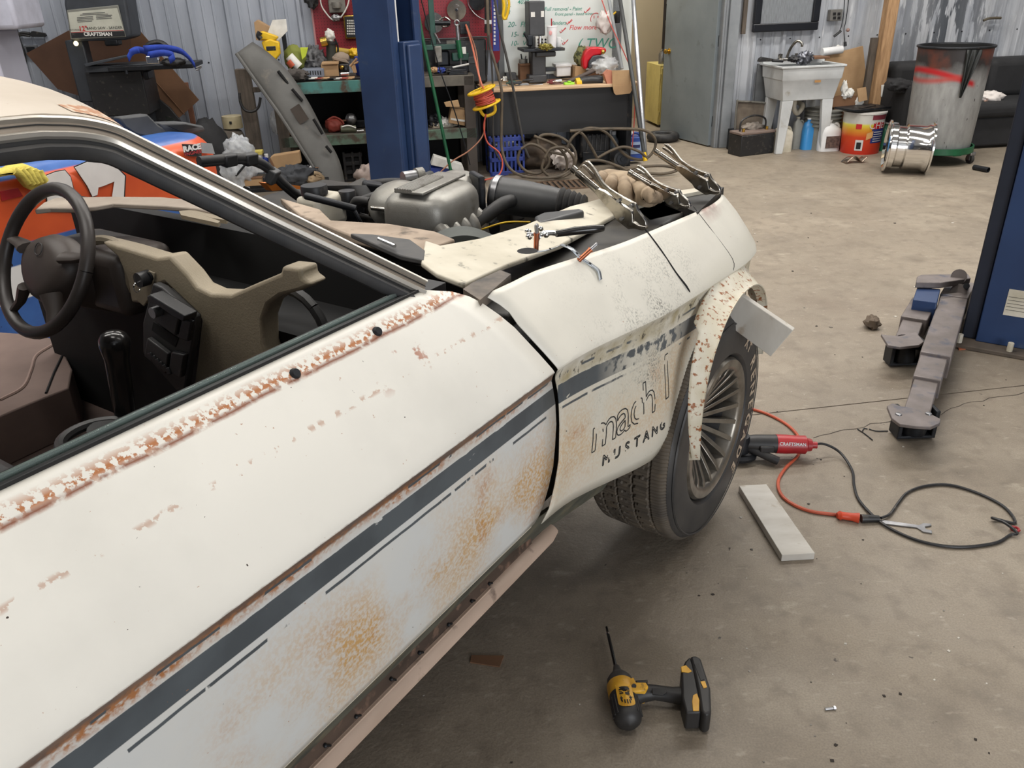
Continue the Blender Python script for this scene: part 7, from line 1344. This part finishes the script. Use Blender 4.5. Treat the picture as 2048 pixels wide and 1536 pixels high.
# mirror and wall things
h = H('mirror', 'wall mirror in a wide black frame above the sink', 'mirror', 1580, 62, .06); z0_, z1_ = WT(1570, 62, .06).z, 1.95; a, b = h.q(1506, 40, .06).x, h.q(1638, 30, .06).x
zz = z1_ - h.P.z; fw = .075
for nm, bx_ in (('frame_bottom', (a, b, 0, fw)), ('frame_top', (a, b, zz - fw, zz)), ('frame_side', (a, a + fw, fw, zz - fw)), ('frame_side', (b - fw, b, fw, zz - fw))): MB().bb(bx_[0], bx_[1], -.02, .02, bx_[2], bx_[3]).build(nm, mat('frame_black', srgb(26, 28, 34), .3), h.t, bev=.01, seg=3)
MB().bb(a + fw, b - fw, .0, .012, fw, zz - fw).build('mirror_glass', mat('dusty_mirror', srgb(206, 210, 214), .22, .75, col2=srgb(176, 180, 184), scale=26, stretch=(4, 1, .5)), h.t)
for x_ in (a, b): pass
h = H('wood_strip', 'narrow brown wood strip screwed to the wall beside the mirror', 'wood', 1492, 68, .05); h.bx('strip', oldwood, 1488, -40, 1496, 68, .06, .03, .002)
h = H('wall_outlet', 'dusty four-socket outlet box on the wall right of the mirror', 'outlet', 1673, 45, .06); h.bx('box', mat('outlet_dusty', srgb(104, 102, 98), .7), 1661, 19, 1685, 42, .07, .06, .006)
for i, j in ((0, 0), (1, 0), (0, 1), (1, 1)): h.bx('socket', void, 1666 + i * 9, 25 + j * 8, 1672 + i * 9, 31 + j * 8, .0715, .004, 0)
h = H('light_cord', 'thin dark cords hanging on the wall with a small clip', 'cord', 1690, 60, .06); h.cv('cord', dkmetal, ((1700, -20), (1692, 40), (1688, 58), (1690, 88)), .004, .05); h.cv('cord', dkmetal, ((1690, -20), (1687, 30), (1680, 60), (1668, 72)), .004, .05); h.cv('clip', black, ((1682, 62), (1668, 73)), .012, .06); h.sp('knob', mat('pale_brown', srgb(150, 120, 110), .6), 1696, 60, .018, .06); h.cv('plug', black, ((1690, 84), (1691, 92)), .014, .06)
# cardboard, roll and scrap box right of the sink
h = H('cardboard_box', 'large tan cardboard box standing open beside the sink', 'box', 1690, 215, .09, 0); h.pl('front', card, ((1643, 118), (1650, 112), (1726, 92), (1733, 160), (1736, 215), (1665, 215), (1662, 160)), .09, .02, 0); h.pl('side', card_dk, ((1643, 118), (1650, 112), (1670, 215), (1662, 215)), .11, .02, 0); h.pl('lower', card, ((1665, 190), (1736, 190), (1736, 276), (1668, 282)), .08, .02, 0)
h = H('paper_roll', 'white paper towel roll lying on top of the tan box', 'paper roll', 1662, 108, .12); h.cv('roll', white, ((1644, 104), (1684, 99)), .036, .12, 20); h.cv('loose_sheet', paper, ((1680, 94), (1676, 91), (1672, 95)), .008, .12)
h = H('scrap_carton', 'low carton of paper scraps between the sink and the post', 'carton', 1705, 214, .48, 0); h.bx('carton_front', card_dk, 1663, 192, 1712, 214, .46, .03, .002); h.bx('carton_base', card_dk, 1663, 214, 1735, 300, .45, .09, .002); h.pl('bent_flap', card, ((1714, 178), (1732, 174), (1735, 200), (1718, 204)), .52, .01, 0)
for i, (x, y, s_) in enumerate(((1688, 176, .03), (1700, 186, .035), (1690, 190, .03), (1718, 204, .04))): h.lump('paper_scrap', paper, x, y, .46, (s_, s_ * .8, s_ * (2 if i == 0 else 1.2)), i + 3, .4)
h.cv('paper_tube', white, ((1685, 192), (1689, 168)), .014, .46, 10)
h = H('timber_post', 'tall round-edged pine post standing beside the cardboard box', 'post', 1740, 292, .40, 0); a_, b_ = WT(1762, 0, .45), WF(1737, 300); a_ = WT(1763, 0, -b_.y)
h.P.x; xm = (WT(1737, 285, .40).x); MB().bb(xm - h.P.x - .055, xm - h.P.x + .055, -.05, .05, 0, 3.98).build('timber', wood, h.t, bev=.012, seg=3)
MB().bb(xm - h.P.x - .12, xm - h.P.x - .06, .02, .06, 0, 1.0).build('backing_board', oldwood, h.t)
h = H('paper_note', 'white paper note pinned low on the pine post', 'note', 1765, 190, .46); h.pl('note', paper, ((1763, 170), (1775, 169), (1772, 193), (1762, 194)), .46, .004, 0)
# floor containers
def jug(label, x0, x1, yt, yb, n, m, capm, liquid=None, labelm=None):
    h = H('jug', label, 'jug', (x0 + x1) / 2, yb, n, 0); w = abs(h.q(x1, yb, n).x - h.q(x0, yb, n).x); zt = WT((x0 + x1) / 2, yt, n).z; cx = h.q((x0 + x1) / 2, yb, n).x; b = h.q(x0, yb, n).y; d = w * .62
    prof_ = [(1, 0), (1, .6), (.92, .72), (.6, .84), (.28, .9), (.26, .96)]
    mm = MB(); vs = []
    for k, f in prof_:
        for a in range(16): t_ = 2 * PI * a / 16; ex = lambda v: math.copysign(abs(v) ** .6, v); vs.append((cx + ex(math.cos(t_)) * w / 2 * k - (w * .12 if f > .8 else 0), b + ex(math.sin(t_)) * d / 2 * k, zt * f))
    mm.add(vs, [(i * 16 + j, i * 16 + (j + 1) % 16, (i + 1) * 16 + (j + 1) % 16, (i + 1) * 16 + j) for i in range(5) for j in range(16)] + [tuple(range(15, -1, -1))]); mm.build('jug_body', m, h.t, smooth_deg=50)
    MB().cyl((cx - w * .12, b, zt * .955), (cx - w * .12, b, zt), w * .15, n=16).build('cap', capm, h.t)
    MB().curve([(cx + w * .05, b - .0, zt * .88), (cx + w * .30, b, zt * .86), (cx + w * .40, b, zt * .74), (cx + w * .38, b, zt * .6)], w * .07, 8).build('handle', m, h.t)
    if labelm: MB().bb(cx - w * .3, cx + w * .36, b - d / 2 - .004, b - d / 2 + .004, zt * .12, zt * .5).build('label', labelm, h.t)
    return h
jug('off-white plastic jug behind the sink leg', 1545, 1580, 248, 303, .40, offwhite, offwhite); jug('cloudy half-full jug under the sink', 1580, 1603, 234, 300, .30, mat('cloudy_jug', srgb(140, 140, 134), .4), offwhite)
jug('clear jug of bright blue liquid under the sink', 1600, 1630, 236, 302, .36, mat('blue_liquid', srgb(50, 128, 190), .3, col2=srgb(60, 140, 200), scale=5), white)
lbm = mat('oil_label', srgb(110, 92, 84), .5, col2=srgb(60, 50, 48), scale=40)
jug('white oil jug with a dark label beside the red bucket', 1634, 1674, 240, 306, .48, white, white, labelm=lbm); 
jug('green antifreeze jug with a yellow label behind the chrome wheel', 1752, 1786, 245, 312, .62, mat('antifreeze', srgb(50, 124, 96), .35), white, labelm=mat('yellow_label', srgb(206, 196, 60), .5))
bkm, nt, b, co = new_mat('bucket_print'); sx = nd(nt, 'ShaderNodeSeparateXYZ'); nt.links.new(co, sx.inputs[0]); z_ = sx.outputs[2]
zb_ = WT(1715, 218, .62).z; r1 = nd(nt, 'ShaderNodeValToRGB'); mr = nd(nt, 'ShaderNodeMapRange'); mr.inputs[1].default_value = 0; mr.inputs[2].default_value = zb_; nt.links.new(z_, mr.inputs[0]); nt.links.new(mr.outputs[0], r1.inputs[0])
el = r1.color_ramp.elements; el[0].position = .0; el[0].color = c4(srgb(206, 48, 30)); el[1].position = 1; el[1].color = c4(srgb(200, 196, 190))
for p_, cc_ in ((.40, (214, 74, 36)), (.58, (222, 160, 50)), (.68, (226, 214, 80)), (.72, (206, 206, 198))): e_ = r1.color_ramp.elements.new(p_); e_.color = c4(srgb(*cc_))
nt.links.new(r1.outputs[0], b.inputs['Base Color']); b.inputs['Roughness'].default_value = .4
h = H('paint_bucket', 'red and yellow printed plastic bucket with a dark board on top', 'bucket', 1718, 308, .62, 0); bk = h.cy('bucket_body', bkm, 1680, 1754, 222, 308, .62, prof=((0, 0), (.9, 0), (.92, .02), (1, .97), (1.04, .97), (1.04, 1), (0, 1)), k=36)
rB = abs(h.q(1754, 222, .62).x - h.q(1680, 222, .62).x) / 2; cB = h.q(1717, 308, .62); hB = h.q(1717, 222, .62).z
def on_bucket(a, zf, out=.002): a = a - R(16); r_ = rB * (.92 + .08 * zf) + out; return Vector((cB.x + math.sin(a) * r_, cB.y - math.cos(a) * r_, hB * zf))
def bpatch(name, m, a0, a1, z0, z1, out=.0025, sk=0): return MB().grid(lambda u, v: on_bucket(R(a0 + (a1 - a0) * u), z0 + (z1 - z0) * v + sk * u, out), 8, 2).build(name, m, bk, smooth_deg=60)
navy = mat('print_navy', srgb(44, 60, 130), .5); pred = mat('print_red', srgb(196, 40, 44), .5)
bpatch('blue_panel', navy, 12, 62, .28, .62); bpatch('red_panel', pred, 14, 60, .62, .78); bpatch('white_square', white, -30, -8, .10, .36); bpatch('square_icon', black, -26, -13, .14, .30, .004); bpatch('tan_tag', mat('print_tan', srgb(222, 170, 110), .5), -2, 16, .36, .52, .005, .06); bpatch('red_dot', pred, -34, -18, .62, .74); bpatch('dark_arrow', mat('print_maroon', srgb(120, 50, 60), .5), 8, 60, .84, .95)
vs, fs = text_mesh('CHEM', .085); MB().add([on_bucket(R(36) + p.x / rB, .70 + p.y / hB, .006) for p in vs], fs).build('bucket_lettering', white, bk, smooth_deg=0)
for i in range(5): bpatch('print_line', white, 18, 54 - 5 * (i % 2), .32 + i * .055, .338 + i * .055, .005)
h = H('black_board', 'dark wooden board lying across the red bucket', 'board', 1725, 218, .62); zq = h.P.z; MB().box((0.0, .0, .012), (.44, .26, .018), (0, 0, R(12))).build('board', dkmetal, h.t, bev=.002); MB().box((.02, -.04, .024), (.24, .04, .008), (0, 0, R(30))).build('strap', black, h.t)
h = H('stacked_buckets', 'grey ribbed bucket lid stack under the sink', 'buckets', 1636, 285, .31, 0); c_ = h.q(1640, 285, .31); tp = WT(1640, 215, .31).z
MB().lathe([(0, 0), (.17, 0)] + [(q_, z_) for i in range(5) for q_, z_ in ((.17, tp * (.55 + i * .09)), (.185, tp * (.57 + i * .09)), (.185, tp * (.60 + i * .09)), (.172, tp * (.62 + i * .09)))] + [(0, tp)], (c_.x, c_.y, 0), (0, 0, 1), 28).build('bucket', mat('bucket_grey', srgb(120, 120, 114), .6), h.t)
# battery box and file box left of the sink
h = H('battery', 'black car battery with a wire carry handle beside the sink', 'battery', 1500, 315, .5, 0); v0 = WF(1480, 314) - h.P; v1 = WF(1546, 306) - h.P; d_ = Vector((v1.x - v0.x, v1.y - v0.y, 0)); nn = Vector((-d_.y, d_.x, 0)).normalized() * .2; hb = WT(1510, 272, .58).z
MB().slab([v0, v1, v1 + nn, v0 + nn], (0, 0, hb)).build('battery_case', black, h.t, bev=.008); MB().slab([v + Vector((0, 0, hb)) for v in (v0 - d_ * .02, v1 + d_ * .02, v1 + nn, v0 + nn)], (0, 0, .025)).build('battery_lid', mat('battery_lid', srgb(120, 104, 96), .6), h.t, bev=.006)
for k in (.15, .85): p = v0 + d_ * k + nn * .3 + Vector((0, 0, hb + .025)); MB().cyl(p, p + Vector((0, 0, .03)), .014, n=10).build('terminal', gold, h.t)
p0, p1 = v0 + d_ * .12 + nn * .5 + Vector((0, 0, hb)), v0 + d_ * .88 + nn * .5 + Vector((0, 0, hb)); MB().curve([p0, p0 + Vector((.01, 0, .12)), p0.lerp(p1, .5) + Vector((0, 0, .16)), p1 + Vector((-.01, 0, .12)), p1], .009, 8).build('wire_handle', black, h.t)
h = H('metal_tray', 'rusty grey metal tray leaning on the wall behind the battery', 'tray', 1500, 300, .15, 0); h.pl('tray_back', mat('rusty_tray', srgb(128, 116, 102), .6, col2=srgb(92, 82, 72), scale=9), ((1470, 285), (1474, 206), (1480, 203), (1545, 206), (1545, 285)), .15, .02, .006); h.cv('tray_rim', alu, ((1468, 285), (1474, 208), (1482, 203), (1548, 207)), .010, .165); h.bx('tray_box', dkmetal, 1462, 258, 1530, 300, .2, .1, .006)
lumpy('rag_pile', 'pale oily rag heaped over the battery back', 'rag', mat('oily_rag', srgb(150, 140, 130), .8, col2=srgb(84, 78, 72), scale=14), 1505, 256, .32, (.10, .06, .05), 7, .45)
h = H('grey_sheet', 'dark grey sheet standing behind the sink against the wall', 'panel', 1515, 280, .06, 0); h.bx('panel', mat('panel_dk', srgb(96, 98, 100), .6), 1508, 128, 1530, 300, .08, .03, .002)
# shiny scrap, chrome wheel, pipe
h = H('metal_offcut', 'shiny bent sheet metal offcut on the floor by the bucket', 'scrap', 1708, 325, .9, 0); c_ = WF(1708, 326) - h.P; MB().grid(lambda u, v: c_ + Vector((-.09 + .2 * u, -.03 + .10 * v, .005 + .06 * abs(math.sin(u * 4.2)) * (1 - .3 * v))), 14, 4).build('offcut', mat('offcut_metal', srgb(168, 150, 134), .25, .9), h.t, solid=.003)
P = FL(1806, 345); cwn = thing('alloy_wheel', 'polished chrome wheel rim standing on the floor by the drum', 'wheel rim', P, R(-19)); Rw = .20
MB().lathe([(Rw - .02, -0.1755), (Rw + .012, -0.169), (Rw + .014, -0.1586), (Rw - .004, -0.1495), (Rw - .006, -0.1105), (Rw - .03, -0.0975), (Rw - .032, -0.039), (Rw - .012, -0.026), (Rw - .014, 0.1105), (Rw - .002, 0.13), (Rw, 0.156), (Rw + .014, 0.1625), (Rw + .012, 0.1755), (Rw - .01, 0.1794), (Rw - .03, 0.156), (Rw - .045, 0.026), (Rw - .04, -0.156), (Rw - .02, -0.1755)], (0, 0, Rw + .016), (1, 0, -.03), 56).build('rim_barrel', mat('polished_rim', (.86, .85, .83), .10, 1.0, col2=(.8, .79, .77), scale=3), cwn, smooth_deg=35)
MB().lathe([(0, .07), (.05, .075), (.15, .09), (Rw - .04, .10)], (0, 0, Rw + .016), (1, 0, -.03), 40).build('wheel_center', steel, cwn)
h = H('pipe_offcut', 'short dark pipe offcut lying on the floor by the dolly', 'pipe', 1975, 340, .9, 0); c_ = WF(1977, 340, .022) - h.P; MB().lathe([(.020, -.14), (.022, -.14), (.022, .0), (.018, .0), (.018, -.13)], c_, (.25, -.9, -.0), 18).build('pipe', dkmetal, h.t)
# drum on its dolly
drm, nt, b, co = new_mat('burnt_drum'); sx = nd(nt, 'ShaderNodeSeparateXYZ'); nt.links.new(co, sx.inputs[0]); x_, y_, z_ = sx.outputs
c = mixc(nt, srgb(166, 166, 164), srgb(140, 140, 138), noise_fac(nt, co, 6, .35, .7, 7, stretch=(3, 3, 1)))
wob = math_n(nt, 'ADD', z_, math_n(nt, 'MULTIPLY', math_n(nt, 'SUBTRACT', noise_fac(nt, co, 4, 0, 1, 6), .5), .26)); burn = nd(nt, 'ShaderNodeMapRange'); burn.inputs[1].default_value = .56; burn.inputs[2].default_value = .72; nt.links.new(wob, burn.inputs[0])
c = mixc(nt, c, mixc(nt, srgb(52, 48, 48), srgb(104, 60, 48), noise_fac(nt, co, 4, .5, .66)), burn.outputs[0])
c = mixc(nt, c, srgb(30, 28, 28), noise_fac(nt, co, 14, .68, .70, 5, stretch=(4, 4, .7)))
q1 = math_n(nt, 'ADD', z_, math_n(nt, 'MULTIPLY', x_, .35)); q2 = math_n(nt, 'SUBTRACT', z_, math_n(nt, 'MULTIPLY', x_, .22)); lf = band(nt, x_, -.35, .02, .02)
c = mixc(nt, c, srgb(186, 40, 44), math_n(nt, 'MULTIPLY', lf, band(nt, q1, .545, .59, .014))); c = mixc(nt, c, srgb(190, 70, 62), math_n(nt, 'MULTIPLY', band(nt, x_, -.35, -.1, .03), band(nt, q2, .63, .66, .02)))
nt.links.new(c, b.inputs['Base Color']); b.inputs['Roughness'].default_value = .5; b.inputs['Metallic'].default_value = .2
P = FL(1866, 322); rD = .295
dly = thing('drum_dolly', 'green four-wheeled dolly under the burnt drum', 'dolly', P, R(10)); MB().lathe([(0, .10), (.30, .10), (.305, .105), (.305, .155), (.29, .155), (.29, .12), (0, .12)], (0, 0, 0), (0, 0, 1), 40).build('ring', green, dly); MB().box((0, 0, .105), (.6, .07, .02)).build('crossbar', green, dly); MB().box((0, 0, .105), (.07, .6, .02)).build('crossbar', green, dly)
for a in (R(-40), R(-140), R(40), R(140)):
    x, y = math.cos(a) * .29, math.sin(a) * .29; MB().cyl((x - .014, y, .04), (x + .014, y, .04), .04, n=18).build('caster_wheel', dkrub, dly); MB().box((x, y, .085), (.05, .06, .03)).build('caster_plate', steel, dly, bev=.004); MB().box((x - .02, y, .06), (.006, .04, .06)).build('caster_fork', steel, dly); MB().box((x + .02, y, .06), (.006, .04, .06)).build('caster_fork', steel, dly)
zd = 1.0
dd = ray(1900, 92); zd = (CAMP + dd * (P.y / dd.y)).z
dr_ = thing('steel_drum', 'grey steel drum scorched black round the top with red spray marks', 'drum', P + Vector((0, 0, .122)), R(10)); hD = zd - .122
MB().lathe([(0, 0), (rD * .90, 0), (rD * .92, .01), (rD, hD - .03), (rD + .002, hD)], (0, 0, 0), (0, 0, 1), 48).build('shell', drm, dr_); MB().torus((0, 0, hD), rD + .004, .011, (0, 0, 1), 48, 8).build('rim', dkmetal, dr_); MB().lathe([(rD - .01, hD), (rD - .02, .5), (0, .5)], (0, 0, 0), (0, 0, 1), 40).build('inner_wall', void, dr_)
vs = []; P2 = dr_
lb_ = thing('trash_bag', 'black plastic bag edge hanging over the drum rim', 'bag', P + Vector((0, 0, .122)), R(10))
def bag_fn(u, v):
    a = R(-112 + 26 * u * (1 - .92 * v) + 3 * v); r_ = (rD + .016 + .01 * math.sin(u * 14)) if v > .08 else rD - .06 + v; return (math.cos(a) * r_, math.sin(a) * r_, hD + .015 - .40 * v - (0 if v > .05 else .05))
MB().grid(bag_fn, 14, 14).build('bag_fold', mat('bag_black', srgb(34, 36, 34), .4), lb_, solid=.004, smooth_deg=60)
# black sofa against the wall
sf = mat('black_upholstery', srgb(34, 34, 36), .8, col2=srgb(26, 26, 28), scale=7, bump=(30, .2))
xl = WT(1770, 260, .85).x + .19; zs = WT(2000, 205, .8).z; zbk = WT(1990, 115, .25).z; za = WT(1800, 165, .7).z
so = wthing('sofa', 'black upholstered sofa against the peeling wall', 'sofa', (xl, -.88, 0)); MB().bb(.0, 2.2, .04, .82, .02, zs - .12).build('sofa_base', sf, so, bev=.02); MB().bb(.05, 2.2, .0, .60, zs - .13, zs).build('seat_cushion', sf, so, bev=.05, seg=4); MB().bb(.12, 1.14, .50, .78, zs - .02, zbk).build('back_cushion', sf, so, bev=.07, seg=4); MB().bb(1.14, 2.2, .50, .78, zs - .02, zbk).build('back_cushion', sf, so, bev=.07, seg=4); MB().bb(-.03, .22, .0, .80, .02, za).build('armrest', sf, so, bev=.06, seg=4); MB().bb(.0, 2.2, .74, .84, .1, zbk - .06).build('sofa_back', sf, so, bev=.03)
h = H('white_cloth', 'white cloth lying on the black sofa seat', 'cloth', 1978, 204, .6); h.lump('cloth', mat('white_cotton', srgb(222, 214, 208), .9), 1980, 194, .6, (.13, .09, .055), 4, .35); h.lump('cloth_edge', mat('peach_cloth', srgb(214, 160, 130), .9), 1970, 205, .66, (.04, .03, .015), 2, .3)
h = H('jacket', 'black jacket slung over the sofa arm', 'jacket', 1800, 190, .8); h.lump('jacket', mat('black_fabric', srgb(42, 42, 44)), 1802, 172, .75, (.10, .08, .06), 5, .35)
h = H('wire_clip', 'small rusty wire clip hooked on the peeling wall', 'clip', 1980, 40, .06); h.cv('clip', mat('rusty_clip', srgb(84, 76, 62), .7), ((1967, 41), (1978, 37), (1990, 36), (2002, 36)), .012, .06)
